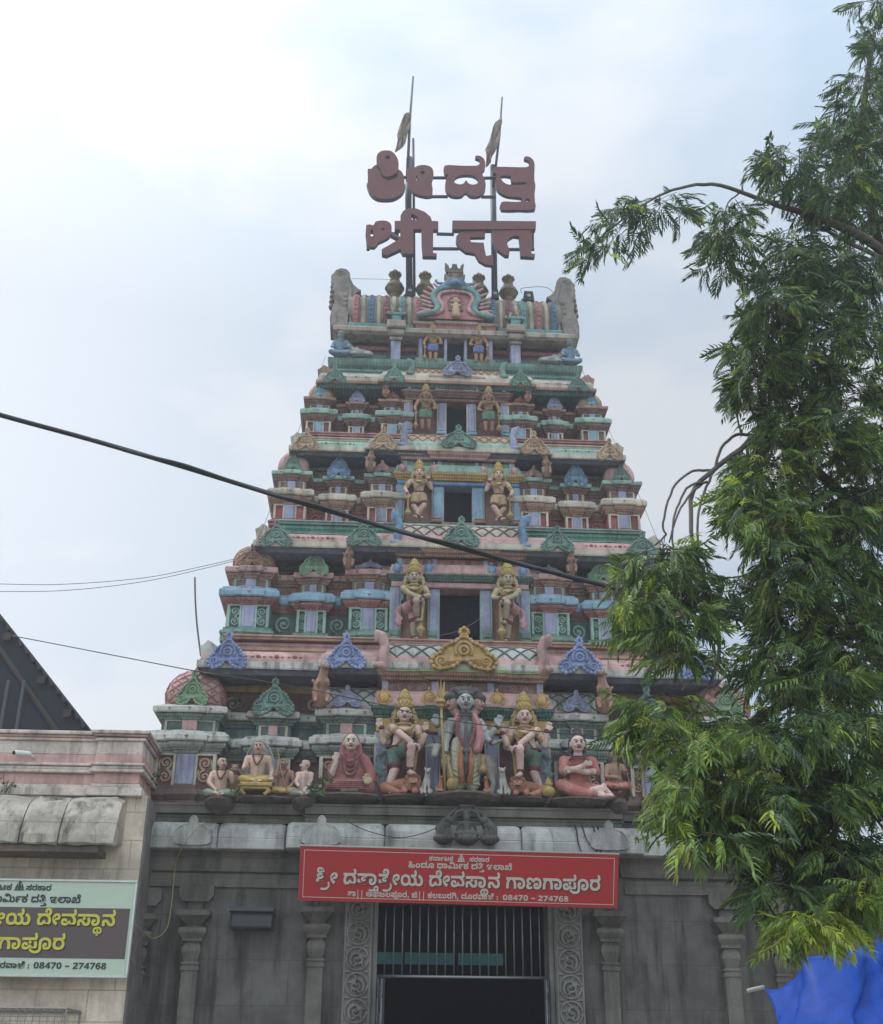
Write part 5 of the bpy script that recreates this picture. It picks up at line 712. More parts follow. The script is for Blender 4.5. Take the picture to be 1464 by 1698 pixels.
band('roof_slab', rect_plan(1.89, Y5-.17, B5+.25), [(-.3, 11.93), (-.06, 11.93), (.0, 11.96), (.005, 12.02), (-.02, 12.05), (-.12, 12.08), (-.6, 12.09)], paint('slab_grey', '#a39a8c', grime=.7), S5)
for s in (-1, 1):
    x = s*.92; cl = MB(); cc = MB(); tl = MB(); cl.bbox(x-.075, x+.075, Y5-.12, Y5+.2, 11.48, 11.83, .012)
    cc.bbox(x-.095, x+.095, Y5-.15, Y5+.2, 11.83, 11.89, .012); cc.bbox(x-.12, x+.12, Y5-.2, Y5+.2, 11.89, 12.0, .02); cc.bbox(x-.145, x+.145, Y5-.24, Y5+.2, 12.0, 12.14, .02)
    tl.bbox(x-.075, x+.075, Y5-.2, Y5+.1, 12.14, 12.24, .01); tl.bbox(x-.11, x+.11, Y5-.21, Y5+.1, 12.24, 12.30, .015)
    cl.multi('corner_column', P('lav'), [(cc, paint('slab_grey', '#a39a8c')), (tl, P('teal'))], S5)
    for a, b in ((.50, .57), (.13, .18)):
        c, e = sorted((s*a, s*b)); pl = MB(); pl.bbox(c, e, Y5-.06, Y5+.2, 11.5, 11.95, .01); pl.build('porch_pilaster', P('lav'), S5)
    c, e = sorted((s*.13, s*.62)); pe = MB(); pe.bbox(c, e, Y5-.1, Y5+.2, 11.47, 11.56, .02); pe.build('porch_base', P('green'), S5)
for s in (-1, 1):
    c, e = sorted((s*.135, s*.6)); bk = MB(); bk.box(c, e, Y5+.12, Y5+.18, 11.5, 12.0); bk.build('porch_wall', P('brown'), S5)
dk = MB(); dk.box(-.131, .131, Y5+.085, Y5+.11, 11.49, 11.97); dk.build('door_shade_panel', plain('door_shade', '#23232c'), S5)  # near-black panel, painted shade filling the top doorway
li = MB(); li.bbox(-.58, .58, Y5-.08, Y5+.2, 11.95, 12.02, .01); li.build('porch_lintel', P('teal'), S5)
band('porch_frieze', rect_plan(.60, Y5-.08, Y5+.6, (.3, .03)), [(-.02, 12.02), (.01, 12.02), (.02, 12.12), (.05, 12.15), (-.1, 12.16)], P('pinkd', reed=9), S5)
band('porch_slab', rect_plan(.64, Y5-.1, Y5+.6, (.3, .03)), [(-.02, 12.155), (.02, 12.155), (.025, 12.20), (-.2, 12.21)], paint('slab_grey', '#a39a8c'), S5)
barrel(-.62, .62, Y5-.42, 11.03, 11.19, P('tan'), P('brownp'), P('cream'), S5, 12, .2)
# vault
VZ0, VZ1, VY0, VY1 = 12.2, 13.08, Y5+.0, B5+.05
def vsec(t): # 0 front bottom -> 1 ridge
    a = t*math.pi/2; return VY0+.08-.13*math.sin(2*a)+(VY1-VY0)/2*(1-math.cos(a))*.95, VZ0+(VZ1-VZ0)*math.sin(a)**.9
ts = np.linspace(0, 1, 10); sec = [vsec(t) for t in ts]; sec += [(VY1+VY0-y, z) for y, z in sec[::-1]]
RF = MB().quadstrip([[(x, y, z) for y, z in sec] for x in np.linspace(-1.68, 1.68, 9)], True).build('vault_roof', paint('vault_beige', '#82796b', grime=.6), TOWER, True)
bm_ = MB(); bm_.bbox(-1.7, 1.7, VY0-.04, VY0+.3, 12.09, 12.2, .03); bm_.build('vault_plinth', P('teal'), RF)
rc = [P('pinkd'), paint('rib_blue', '#587790'), paint('rib_red', '#7d5450'), P('teal')]
xs = np.linspace(-1.56, 1.56, 27)
for i, x in enumerate(xs):
    if abs(x) < .52: continue
    rb = MB(); w = .036 if i % 2 else .05
    rb.quadstrip([[(x-w, vsec(t)[0]-.004, vsec(t)[1]), (x-w*.6, vsec(t)[0]-.034, vsec(t)[1]+.01*t), (x+w*.6, vsec(t)[0]-.034, vsec(t)[1]+.01*t), (x+w, vsec(t)[0]-.004, vsec(t)[1])] for t in np.linspace(.02, .72, 9)], True)
    if i % 2 == 0:
        for t in np.linspace(.06, .68, 11): y, zz = vsec(t); rb.ell((x, y-.036, zz), (w*.45, .014, .022), 6, 4)
    rb.build('roof_rib', paint('rib_buff', '#a39a88', grime=.7) if i % 2 else rc[(i//2) % 4], RF, False)
rd = MB(); y7, z7 = vsec(.73); rd.tube([(-1.62, y7-.03, z7), (1.62, y7-.03, z7)], .045, 7)
for x in np.arange(-1.55, 1.56, .115): rd.ell((x, y7-.05, z7+.02), (.05, .04, .035), 8, 5)
rd.bbox(-1.62, 1.62, y7-.02, y7+1.0, z7, z7+.08, .02)
rd.build('ridge_rim', paint('ridge_moss', '#77806c', grime=.6), RF, True)
for s in (-1, 1):   # flared horned gable ends
    G_ = [(1.60, 12.10), (1.62, 12.7), (1.58, 13.05), (1.50, 13.14), (1.56, 13.19), (1.63, 13.29), (1.68, 13.45), (1.70, 13.62), (1.76, 13.72), (1.85, 13.74), (1.93, 13.68), (1.955, 13.60), (2.0, 13.52), (1.97, 13.44), (1.99, 13.36), (1.95, 13.28), (1.96, 13.18), (1.925, 13.08), (1.935, 12.95), (1.91, 12.8), (1.93, 12.66), (1.95, 12.52), (1.96, 12.34), (1.94, 12.10)]
    gm_ = MB(); gm_.prism([(s*x, z) for x, z in G_], VY0-.02, VY0+.34); gm_.prism([(s*(x*.985+.02), z*.99+.10) for x, z in G_[:14]+[(1.9, 12.1)]], VY0+.34, VY0+1.1)
    for z in np.arange(12.75, 13.6, .14): gm_.ell((s*1.955, VY0+.1, z), (.05, .09, .06), 8, 6)
    for z in np.arange(12.2, 13.0, .13): gm_.ell((s*1.74, VY0-.02, z), (.05, .02, .045), 8, 5)
    gm_.tube([(s*1.63, VY0-.03, 12.12), (s*1.66, VY0-.03, 12.7), (s*1.66, VY0-.03, 13.1), (s*1.74, VY0-.03, 13.5)], .03, 6)
    scroll(gm_, s*1.84, 13.6, VY0-.02, .075, s); gm_.prism([(s*1.68, 12.1), (s*1.67, 12.45), (s*1.74, 12.55), (s*1.84, 12.5), (s*1.9, 12.3), (s*1.92, 12.1)], VY0-.1, VY0)
    gm_.xf(lambda q: (q[0]-.0*s, q[1]+.02+.33*max(0, q[2]-12.1), 12.1+(q[2]-12.1)*(.93 if q[2] > 12.1 else 1)))
    gm_.build('horned_gable', paint('gable_grey', '#7d756c', grime=.65), RF, True if False else False)
    # small gable over each column
    o = MB(); x = s*.92; y = VY0-.08
    for dd in (-1, 1):
        o.tube([(x+dd*.13, y, 12.98), (x+dd*.15, y-.03, 12.75), (x+dd*.06, y-.05, 12.55), (x+dd*.10, y-.06, 12.36), (x+dd*.17, y-.04, 12.4), (x+dd*.15, y-.04, 12.48)], [.02, .03, .04, .04, .03, .02], 6)
        o.tube([(x+dd*.02, y-.02, 13.0), (x+dd*.05, y-.04, 12.8), (x+dd*.01, y-.05, 12.62)], [.015, .03, .02], 6)
    o.ell((x, y-.03, 12.86), (.05, .04, .06), 10, 7); o.prism([(x-.12, 12.34), (x-.1, 12.8), (x, 13.0), (x+.1, 12.8), (x+.12, 12.34)], y-.02, y+.12)
    o.xf(lambda q: (x+(q[0]-x)*.8, q[1]+.06+.42*(q[2]-12.3), 12.3+(q[2]-12.3)*.80)); o.build('vault_gable', paint('gable_buff', '#9b8d78', grime=.6), RF, True)
for x in (-.96, -.46, .43, .92):
    kl_ = MB(); kl_.lathe((x, VY0+.70, 13.20), [(.08, -.14), (.07, 0), (.09, .03), (.06, .05), (.07, .07), (.13, .10), (.148, .16), (.15, .18), (.135, .24), (.09, .29), (.06, .31), (.085, .335), (.05, .35), (.05, .36), (.085, .42), (.10, .45), (.08, .47), (.06, .50), (.035, .53), (.01, .56)], 18)
    kl_.tube([(x+.152*math.cos(a), VY0+.70+.152*math.sin(a), 13.37) for a in np.linspace(0, 2*math.pi, 19)], .012, 5)
    for a in np.arange(10)*2*math.pi/10: kl_.ell((x+.09*math.cos(a), VY0+.70+.09*math.sin(a), 13.65), (.022, .022, .035), 6, 4)
    kl_.build('kalasha_finial', paint('kalasha_stone', '#8f8168', grime=.6), RF, True)
# great central horseshoe crest with lion mask and crown
cy_ = VY0-.2; cr = MB()
lean = lambda q: (q[0]*.93, q[1]+.02+.32*(q[2]-12.24), 12.24+.90*(q[2]-12.24))
arch = [(.62, 12.24), (.66, 12.36), (.52, 12.42), (.42, 12.50), (.44, 12.62), (.50, 12.76), (.46, 12.92), (.34, 13.06), (.2, 13.14), (.0, 13.2)]
cr.prism(arch+[(-x, z) for x, z in arch[::-1]][1:], cy_+.03, cy_+.3)
cr.xf(lean); cr.build('crest_back', P('pinkd'), RF)
for off, rad, mname in ((0, .055, 'teal'), (.085, .04, 'pink')):
    t_ = MB()
    for s in (-1, 1):
        pts = [(.64-off*.3, 12.27), (.50, 12.31+off*.1), (.38-off*.6, 12.36), (.31-off, 12.46), (.33-off, 12.62), (.38-off, 12.76), (.34-off*.9, 12.93-off*.4), (.2-off*.4, 13.04-off), (0, 13.08-off*1.05)]
        t_.tube(smooth_open([(s*x, cy_-.01+off*.2, z) for x, z in pts], 3), rad, 7)
    t_.xf(lean); t_.build('crest_arch', P(mname), RF, True)
fl_ = MB()
for s in (-1, 1):
    for i, (x, z, a) in enumerate(((.50, 12.44, -.1), (.47, 12.54, .1), (.49, 12.64, .25), (.50, 12.75, .45), (.47, 12.86, .7), (.41, 12.97, .95), (.33, 13.06, 1.15))):
        fl_.capsule((s*(x-.06), cy_, z-.02), (s*(x+.09*math.cos(a)), cy_-.03, z+.09*math.sin(a)), .035, .02, 7)
    fl_.tube([(s*.36, cy_, 12.40), (s*.5, cy_-.03, 12.36), (s*.66, cy_-.02, 12.30)], [.03, .045, .02], 7)
fl_.xf(lean); fl_.build('crest_flame', P('pink'), RF, True)
ki = MB(); ki.prism([(-.12, 12.45), (-.13, 12.7), (-.08, 12.82), (0, 12.85), (.08, 12.82), (.13, 12.7), (.12, 12.45)], cy_+.0, cy_+.04); ki.xf(lean); ki.build('crest_niche', P('maroon'), RF)
fc = MB(); fc.ell((0, cy_-.01, 12.70), (.065, .05, .09)); fc.ell((0, cy_-.05, 12.69), (.015, .02, .03), 6, 5); fc.capsule((-.05, cy_, 12.57), (.05, cy_, 12.57), .04); fc.capsule((0, cy_, 12.6), (0, cy_+.01, 12.32), .05, .08)
for s in (-1, 1): fc.ell((s*.03, cy_-.05, 12.73), (.014, .01, .009), 6, 4); fc.ell((s*.07, cy_, 12.70), (.02, .02, .04), 6, 4)
fc.xf(lean); fc.build('crest_face', P('tan'), RF, True)
ms = MB(); ms.ell((0, cy_-.02, 13.16), (.2, .12, .12)); ms.ell((0, cy_-.1, 13.1), (.1, .08, .06))
for s in (-1, 1):
    ms.ell((s*.09, cy_-.12, 13.19), (.04, .03, .035), 8, 6); ms.capsule((s*.17, cy_, 13.12), (s*.31, cy_-.03, 13.02), .06, .03); ms.tube([(s*.2, cy_, 13.18), (s*.3, cy_, 13.2), (s*.34, cy_, 13.27), (s*.3, cy_, 13.3)], [.04, .03, .025, .015], 6)
ms.ell((0, cy_-.13, 13.13), (.03, .03, .03), 8, 6)
ms.xf(lean); ms.remesh('lion_mask', P('blue'), RF, .014)
cw = MB()
cw.prism([(-.14, 13.24), (-.15, 13.36), (-.18, 13.45), (-.11, 13.42), (-.13, 13.52), (-.1, 13.5), (.1, 13.5), (.13, 13.52), (.11, 13.42), (.18, 13.45), (.15, 13.36), (.14, 13.24)], cy_-.03, cy_+.14)
cw.prism([(-.1, 13.5), (-.13, 13.56), (-.16, 13.70), (-.165, 13.79), (-.11, 13.72), (-.09, 13.62), (-.05, 13.66), (-.04, 13.76), (.04, 13.76), (.05, 13.66), (.09, 13.62), (.11, 13.72), (.165, 13.79), (.16, 13.70), (.13, 13.56), (.1, 13.5)], cy_-.02, cy_+.13)
for s in (-1, 1): scroll(cw, s*.075, 13.42, cy_-.04, .05, s); scroll(cw, s*.08, 13.3, cy_-.04, .04, -s)
cw.bbox(-.15, .15, cy_-.05, cy_+.14, 13.485, 13.515, .01)
cw.xf(lean); cw.build('crest_crown', paint('crown_stone', '#8b8272', grime=.6), RF)
# brackets that carry the statues
def slab_bracket(x0, x1, y0, y1, z, t, mat, rnd=False):
    mb = MB(); cx, w = (x0+x1)/2, (x1-x0)/2
    n = 18; rings = []
    for zz, k in ((z-t, .55), (z-t*.55, .9), (z-t*.2, 1.0), (z, .99)):
        rings.append([(cx+w*k*math.cos(a) if rnd else cx+w*k*max(-1, min(1, 1.25*math.cos(a))), y1-(y1-y0)*k*math.sin(a)**(1 if rnd else .4), zz) for a in np.linspace(0, math.pi, n)])
    return mb.quadstrip(rings, True).build('statue_bracket', mat, STOREYS[0], False)
bkm = paint('bracket_stone', '#5d534c', grime=.7)
slab_bracket(-.52, .52, 13.42, 14.2, 4.52, .13, bkm, True)
for s in (-1, 1): slab_bracket(*sorted((s*.50, s*.94)), 13.62, 14.2, 4.51, .09, bkm)
slab_bracket(-1.68, -.98, 13.55, 14.2, 4.50, .1, bkm); slab_bracket(.98, 1.62, 13.5, 14.2, 4.49, .09, bkm, False)
slab_bracket(-2.98, -2.55, 13.58, 14.2, 4.44, .16, bkm, True); slab_bracket(-2.00, -1.62, 13.6, 14.2, 4.46, .16, bkm, True); slab_bracket(1.58, 1.92, 13.6, 14.2, 4.5, .22, bkm, True)
slab_bracket(-2.56, -1.98, 13.64, 14.2, 4.46, .06, bkm)
bake_pending()
# ================================================================== STATUES
paint_plain = paint
def paint(name, hexcol, **kw): return paint_plain(name, soften(hexcol, .20), **kw)   # the statues' paint is chalky with age
SK = dict(cream=paint('skin_cream', '#dccbb4', grime=.6, fade=.15), peach=paint('skin_peach', '#dfb69f', grime=.6, fade=.15), rose=paint('skin_rose', '#e3beb0', grime=.6, fade=.15), ochre=paint('skin_ochre', '#b88a5a', grime=.45, streak=False), stone=paint('skin_stone', '#b3a488', grime=.5), brown=paint('skin_brown', '#a67c66', grime=.45), blue=paint('skin_blue_grey', '#a3aba8', grime=.6, fade=.15))
HAIRY = paint('hair_yellow', '#a3854c', grime=.6); HAIRD = paint('hair_dark', '#3f3b3a', grime=.2); GOLD = paint('gold_paint', '#a98a45', rough=.65, grime=.6)
EYEW = plain('eye_white', '#d8d4cb', .6); EYEB = plain('eye_black', '#1c1716', .6); LIP = plain('lip_red', '#7d3a34', .7)
BAND = plain('band_dark_red', '#5a2a28', .7)
class Fig:
    def __init__(s, name, label, cat, base, sc=1., mir=1, group=None, vox=.010):
        s.t = thing(name, label, cat, base, group); s.b = np.array(base, float); s.s = sc; s.m = mir; s.p = {}; s.vox = vox
    def T(s, p): return s.b+np.array((p[0]*s.m, p[1], p[2]), float)*s.s
    def mb(s, k): return s.p.setdefault(k, MB())
    def cap(s, k, a, b, ra, rb=None): s.mb(k).capsule(s.T(a), s.T(b), ra*s.s, (ra if rb is None else rb)*s.s, 10, 3); return s
    def ch(s, k, pts, rad):
        for i in range(len(pts)-1): s.cap(k, pts[i], pts[i+1], rad[i], rad[i+1])
        return s
    def ell(s, k, c, r, yaw=0., n=12, m=8):
        r = (r, r, r) if np.isscalar(r) else r; a = yaw*s.m; ca, sa = math.cos(a), math.sin(a)
        s.mb(k).ell(s.T(c), tuple(v*s.s for v in r), n, m, ((ca, -sa, 0), (sa, ca, 0), (0, 0, 1))); return s
    def tube(s, k, pts, r, n=6): s.mb(k).tube([s.T(p) for p in pts], np.array(r)*s.s if not np.isscalar(r) else r*s.s, n); return s
    def loop(s, k, c, rx, ry, r, tilt=0., n=18, a0=0., a1=2*math.pi):
        s.tube(k, [(c[0]+rx*math.cos(a), c[1]+ry*math.sin(a), c[2]+tilt*math.cos(a)) for a in np.linspace(a0, a1, n)], r)
    def head(s, c, h=.1, yaw=0., k='body', paint_='face', skin_nose=True, ears=True, earring=None):
        """h = half the height of the head; the face looks towards -Y turned by yaw"""
        ca, sa = math.cos(yaw), math.sin(yaw)
        q = lambda x, y, z: (c[0]+(x*ca-y*sa)*h, c[1]+(x*sa+y*ca)*h, c[2]+z*h)
        s.ell(k, q(0, .1, .15), (h*.78, h*.86, h*.86), yaw); s.ell(k, q(0, -.12, -.32), (h*.62, h*.66, h*.64), yaw); s.ell(k, q(0, -.62, -.74), (h*.22, h*.18, h*.18), yaw)
        s.cap(k, q(0, -.74, .12), q(0, -.98, -.22), h*.09, h*.15); s.ell(k, q(0, -.86, -.24), (h*.2, h*.1, h*.09), yaw)
        for e in (-1, 1):
            s.ell(k, q(e*.34, -.62, -.26), (h*.22, h*.2, h*.24), yaw)
            if ears: s.ell(k, q(e*.8, .12, -.05), (h*.1, h*.2, h*.32), yaw)
            s.ell('eye_w', q(e*.32, -.73, .06), (h*.21, h*.09, h*.115), yaw, 10, 6); s.ell('eye_b', q(e*.31, -.80, .06), (h*.10, h*.06, h*.10), yaw, 8, 5)
            s.tube('brow', [q(e*.1, -.83, .22), q(e*.32, -.80, .31), q(e*.55, -.66, .24)], [h*.03, h*.05, h*.03], 5)
            s.tube('brow', [q(e*.12, -.83, .08), q(e*.3, -.81, .17), q(e*.54, -.66, .07)], [h*.02, h*.035, h*.02], 5)
            if earring is not None: s.loop('gold', q(e*.86, -.05, -.5), h*.2, h*.05, h*.07, 0, 10)
        s.tube('lip', [q(-.24, -.74, -.50), q(-.1, -.82, -.48), q(0, -.83, -.50), q(.1, -.82, -.48), q(.24, -.74, -.50)], [h*.03, h*.065, h*.06, h*.065, h*.03], 6)
        s.tube('lip', [q(-.18, -.75, -.56), q(0, -.81, -.60), q(.18, -.75, -.56)], [h*.03, h*.06, h*.03], 6)
    def hand(s, w, d, n, k='body', L=.1, curl=.35, spread=.5):
        """palm at wrist w pointing along d, palm normal n; four unequal fingers and a thumb off the side"""
        w = np.array(w, float); d = np.array(d, float); d /= np.linalg.norm(d); n = np.array(n, float); n -= d*n.dot(d); n /= np.linalg.norm(n); a = np.cross(d, n)
        s.ell(k, w+d*L*.3, (L*.24, L*.2, L*.3)) if abs(d[2]) > .6 else s.ell(k, w+d*L*.3, (L*.28, L*.2, L*.22))
        for i, (o, ln) in enumerate(((-.27, .5), (-.09, .6), (.09, .57), (.27, .42))):
            p0 = w+d*L*.48+a*o*L*.8; p1 = p0+(d+a*o*spread)*L*ln*.5+n*curl*L*.12; p2 = p1+(d*(1-curl)+a*o*spread*.5)*L*ln*.5+n*curl*L*.4
            s.ch(k, [p0, p1, p2], [L*.105, L*.1, L*.085])
        t0 = w+d*L*.15-a*L*.22; s.ch(k, [t0, t0-a*L*.22+d*L*.2+n*L*.06, t0-a*L*.26+d*L*.42+n*L*.1], [L*.12, L*.11, L*.09])
    def foot(s, an, toe, k='body', r=.03):
        an = np.array(an, float); toe = np.array(toe, float); s.cap(k, an, an+np.array((0, .02, -.03)), r, r*1.05); s.cap(k, an+np.array((0, 0, -.025)), toe, r*1.05, r*.75)
        dd = (toe-an)[:2]; dd /= np.linalg.norm(dd)+1e-9; px = np.array((-dd[1], dd[0], 0))
        for i in range(5): s.cap(k, toe+px*(i-2)*r*.42, toe+px*(i-2)*r*.48+np.array((dd[0], dd[1], -.1))*r*(.9-.08*abs(i-1.5)), r*.32, r*.26)
    def done(s, mats, plain_=('gold', 'trim')):
        """mats: part key -> (object name, material, remesh?)"""
        for k, (nm, m, rm) in mats.items():
            if k in s.p:
                if rm: s.p[k].remesh(nm, m, s.t, s.vox if rm is True else rm)
                else: s.p[k].build(nm, m, s.t, True)
        if 'eye_w' in s.p: s.p['eye_w'].multi('painted_face', EYEW, [(s.p.get('eye_b', MB()), EYEB), (s.p.get('brow', MB()), EYEB), (s.p.get('lip', MB()), LIP)], s.t, True)
        return s.t
POSES = {
 1: dict(pel=(-.09, .02, .50), wai=(-.06, .01, .60), che=(-.01, 0, .74), head=(-.005, -.05, .955), sh=((-.15, .0, .805), (.14, .0, .80)),
    arms=[[(-.16, .03, .80), (-.25, .03, .64), (-.27, -.04, .80)], [(-.14, -.03, .80), (-.055, -.16, .70), (.11, -.21, .565)], [(.15, .0, .79), (.20, -.02, .635), (.26, -.07, .755)], [(.13, .04, .78), (.20, .05, .62), (.12, -.06, .56)]],
    hands=[((-.35, -.15, 1), (0, -1, 0)), ((.8, -.1, -.55), (0, -.2, -1)), ((-.1, -.1, 1), (0, -1, 0)), ((-.5, -.6, -.2), (0, 0, -1))],
    legs=[[(-.05, -.02, .5), (.075, -.21, .53), (.065, -.14, .285), (.105, -.26, .215)], [(-.12, .0, .48), (-.10, -.05, .32), (-.19, -.03, .07), (-.14, -.15, .015)]],
    mace=[(.14, -.17, .49), (.10, -.10, .20), .024, 0]),
 2: dict(pel=(-.03, .02, .50), wai=(-.02, .01, .60), che=(-.01, 0, .74), head=(-.005, -.05, .955), sh=((-.15, .0, .805), (.15, .0, .80)),
    arms=[[(-.16, -.02, .80), (-.10, -.16, .68), (.10, -.2, .57)], [(.16, -.01, .79), (.21, -.07, .67), (.10, -.17, .62)]],
    hands=[((.5, -.1, -.8), (0, -.3, -1)), ((-1, -.2, .1), (0, -1, -.2))],
    legs=[[(-.09, -.02, .5), (.02, -.20, .53), (.045, -.10, .31), (.10, -.17, .26)], [(.0, .02, .48), (.0, -.01, .27), (.01, .02, .05), (.04, -.10, .012)]],
    mace=[(.13, -.19, .5), (.10, -.10, .14), .026, .062]),
 3: dict(pel=(0, .02, .50), wai=(0, .01, .60), che=(0, 0, .74), head=(0, -.05, .955), sh=((-.15, .0, .805), (.15, .0, .80)),
    arms=[[(-.17, -.0, .80), (-.26, -.02, .64), (-.205, -.10, .50)], [(.17, -.0, .79), (.23, -.04, .66), (.18, -.12, .80)]],
    hands=[((.05, -.2, -1), (0, -1, -.2)), ((.05, -.1, 1), (0, -1, 0))],
    legs=[[(-.06, 0, .5), (-.09, -.05, .28), (.045, -.03, .05), (.06, -.13, .012)], [(.06, 0, .5), (.10, -.09, .29), (-.045, -.08, .06), (-.08, -.18, .015)]],
    mace=[(-.20, -.13, .52), (-.20, -.10, .10), .022, .066]),
 4: dict(pel=(0, .02, .50), wai=(0, .01, .60), che=(0, 0, .74), head=(0, -.05, .955), sh=((-.15, .0, .805), (.15, .0, .80)),
    arms=[[(-.17, .0, .80), (-.25, .0, .63), (-.235, -.09, .47)], [(.17, .0, .79), (.235, .02, .64), (.14, -.07, .55)]],
    hands=[((.05, -.2, -1), (0, -1, -.2)), ((-1, -.3, -.1), (0, 0, -1))],
    legs=[[(-.07, 0, .5), (-.075, -.03, .28), (-.07, .0, .05), (-.09, -.12, .012)], [(.07, 0, .5), (.075, -.03, .28), (.07, .0, .05), (.09, -.12, .012)]],
    mace=[(-.225, -.13, .48), (-.23, -.10, .08), .02, .06]),
}
def guardian(pose, base, sc, mir, label, skin, shorts, hair, goldm, group, sash=None, mace=None, vox=.010, trim=None):
    Q = POSES[pose]; f = Fig('guardian_statue', label, 'guardian statue', base, sc, mir, group, vox)
    pe, wa, chs, hd = Q['pel'], Q['wai'], Q['che'], Q['head']
    f.ell('body', pe, (.115, .09, .09)); f.cap('body', pe, wa, .095, .085); f.cap('body', wa, chs, .085, .115)
    for s_ in (-1, 1): f.ell('body', (chs[0]+s_*.055, chs[1]-.06, chs[2]+.015), (.065, .05, .05))
    f.cap('body', Q['sh'][0], Q['sh'][1], .055, .055); f.cap('body', chs, (hd[0], -.02, hd[2]-.06), .07, .05); f.cap('body', (hd[0], -.0, .82), hd, .048, .045)
    f.head(hd, .104, 0, earring=True)
    for i, a in enumerate(Q['arms']):
        f.ch('body', a, [.052, .040, .030]); d_, n_ = Q['hands'][i]; f.hand(a[2], d_, n_, L=.105, curl=.3 if i != 1 else .6)
        mid = np.array(a[0])*.45+np.array(a[1])*.55; ax = np.array(a[1])-np.array(a[0]); ax /= np.linalg.norm(ax)
        for o in (-.018, .012): f.cap('gold', mid+ax*o, mid+ax*(o+.004), .050, .050)
        ax = np.array(a[2])-np.array(a[1]); ax /= np.linalg.norm(ax); f.cap('trim', np.array(a[2])-ax*.012, np.array(a[2])-ax*.004, .034, .034)
    for h, kn, an, toe in Q['legs']:
        f.ch('body', [h, kn, an], [.080, .058, .036]); m = (np.array(kn)*.55+np.array(an)*.45); f.ell('body', m+np.array((0, .015, .0)), (.048, .05, .075)); f.foot(an, toe)
        f.cap('shorts', h, np.array(h)*.22+np.array(kn)*.78, .093, .076); e = np.array(h)*.24+np.array(kn)*.76; ax = (np.array(kn)-np.array(h)); ax /= np.linalg.norm(ax)
        f.cap('trim', e+ax*.004, e+ax*.012, .076, .075); ax = np.array(an)-np.array(kn); ax /= np.linalg.norm(ax); f.cap('trim', np.array(an)-ax*.02, np.array(an)-ax*.01, .042, .042)
    f.ell('shorts', (pe[0], pe[1], pe[2]+.005), (.13, .105, .075))
    f.loop('trim', (pe[0], pe[1], pe[2]+.075), .108, .09, .014)
    # necklaces, sacred thread, chest ornament
    f.loop('gold', (hd[0], -.035, .835), .075, .07, .014, 0); f.tube('gold', [(-.12, -.075, .83), (-.08, -.12, .77), (0, -.135, .735), (.08, -.12, .77), (.12, -.075, .83)], [.012, .016, .02, .016, .012])
    f.tube('gold', [(.1, -.10, .82), (.04, -.125, .72), (-.05, -.11, .63), (-.1, -.06, .58)], .011)
    f.ell('gold', (.06, -.12, .73), (.035, .02, .05)); scroll(f.mb('gold'), *(lambda p: (p[0], p[2], p[1]))(f.T((.055, -.142, .725))), .036*sc, mir)
    # side hair in curls
    for s_ in (-1, 1):
        for (x, z, r) in ((.085, 1.02, .042), (.112, .965, .045), (.125, .905, .045), (.118, .855, .038)): f.ell('hair', (hd[0]+s_*x, .01, z), (r, r*.9, r*.95))
        for (x, z) in ((.095, .97), (.115, .92), (.128, .87)): scroll(f.mb('hair'), *(lambda p: (p[0], p[2], p[1]))(f.T((hd[0]+s_*x, -.045, z))), .028*sc, mir*s_)
    f.ell('hair', (hd[0], .045, .98), (.11, .08, .12)); f.cap('hair', (hd[0]-.05, -.075, 1.045), (hd[0]+.05, -.075, 1.045), .022)
    f.mb('crown').lathe(f.T((hd[0], -.015, 1.03)), [(r*sc, z*sc) for r, z in ((.085, 0), (.098, .012), (.098, .035), (.078, .045), (.082, .06), (.084, .10), (.070, .115), (.076, .13), (.072, .165), (.052, .18), (.058, .195), (.04, .22), (.02, .235), (.004, .25))], 18)
    for a in np.linspace(math.pi, 2*math.pi, 7): f.ell('crown', (hd[0]+.090*math.cos(a), -.015+.090*math.sin(a), 1.075), (.018, .018, .03)); f.ell('crown', (hd[0]+.076*math.cos(a), -.015+.076*math.sin(a), 1.15), (.015, .015, .022))
    if mace is not None:
        a, b, r, bl = Q['mace']; f.cap('mace', a, b, r*.8, r*1.15)
        if bl: f.ell('mace', (b[0], b[1], b[2]), (bl, bl, bl*1.05)); f.cap('mace', (b[0], b[1], b[2]-bl), (b[0], b[1], b[2]-bl-.03), .022, .012); f.loop('mace', b, bl*1.03, bl*1.03, .009); f.cap('mace', (b[0]*.9+a[0]*.1, b[1], b[2]+bl), (b[0]*.9+a[0]*.1, b[1], b[2]+bl+.02), .034)
    if sash is not None:
        px = pe[0]
        for k_ in range(4): f.tube('sash', smooth_open([(px-.10-.01*k_, -.02-.01*k_, .53), (px-.19-.012*k_, .0, .44), (px-.2+.02*k_, -.03, .32), (px-.16-.03*k_, -.02, .24+.015*k_)], 4), [.02]*12+[.03], 6)
        f.ell('sash', (px-.19, -.02, .27), (.05, .03, .06))
    mats = dict(body=('figure', skin, True), shorts=('shorts', shorts, True), hair=('hair', hair, True), crown=('crown', goldm, False), gold=('jewellery', goldm, False), trim=('dark_band', trim or BAND, False), mace=('mace', mace, True), sash=('sash', sash, True))
    return f.done(mats)
SHG = paint('shorts_green', '#3d6350', grime=.4); SHP = paint('shorts_pink', '#c08a88', grime=.4); SHC = paint('shorts_ochre', '#b99a70', grime=.4); SHB = paint('shorts_blue', '#4f72b0', grime=.3); SASH = paint('sash_grey_green', '#47615f', grime=.4)
GG = 'pairs of guardian statues flanking the tower openings'
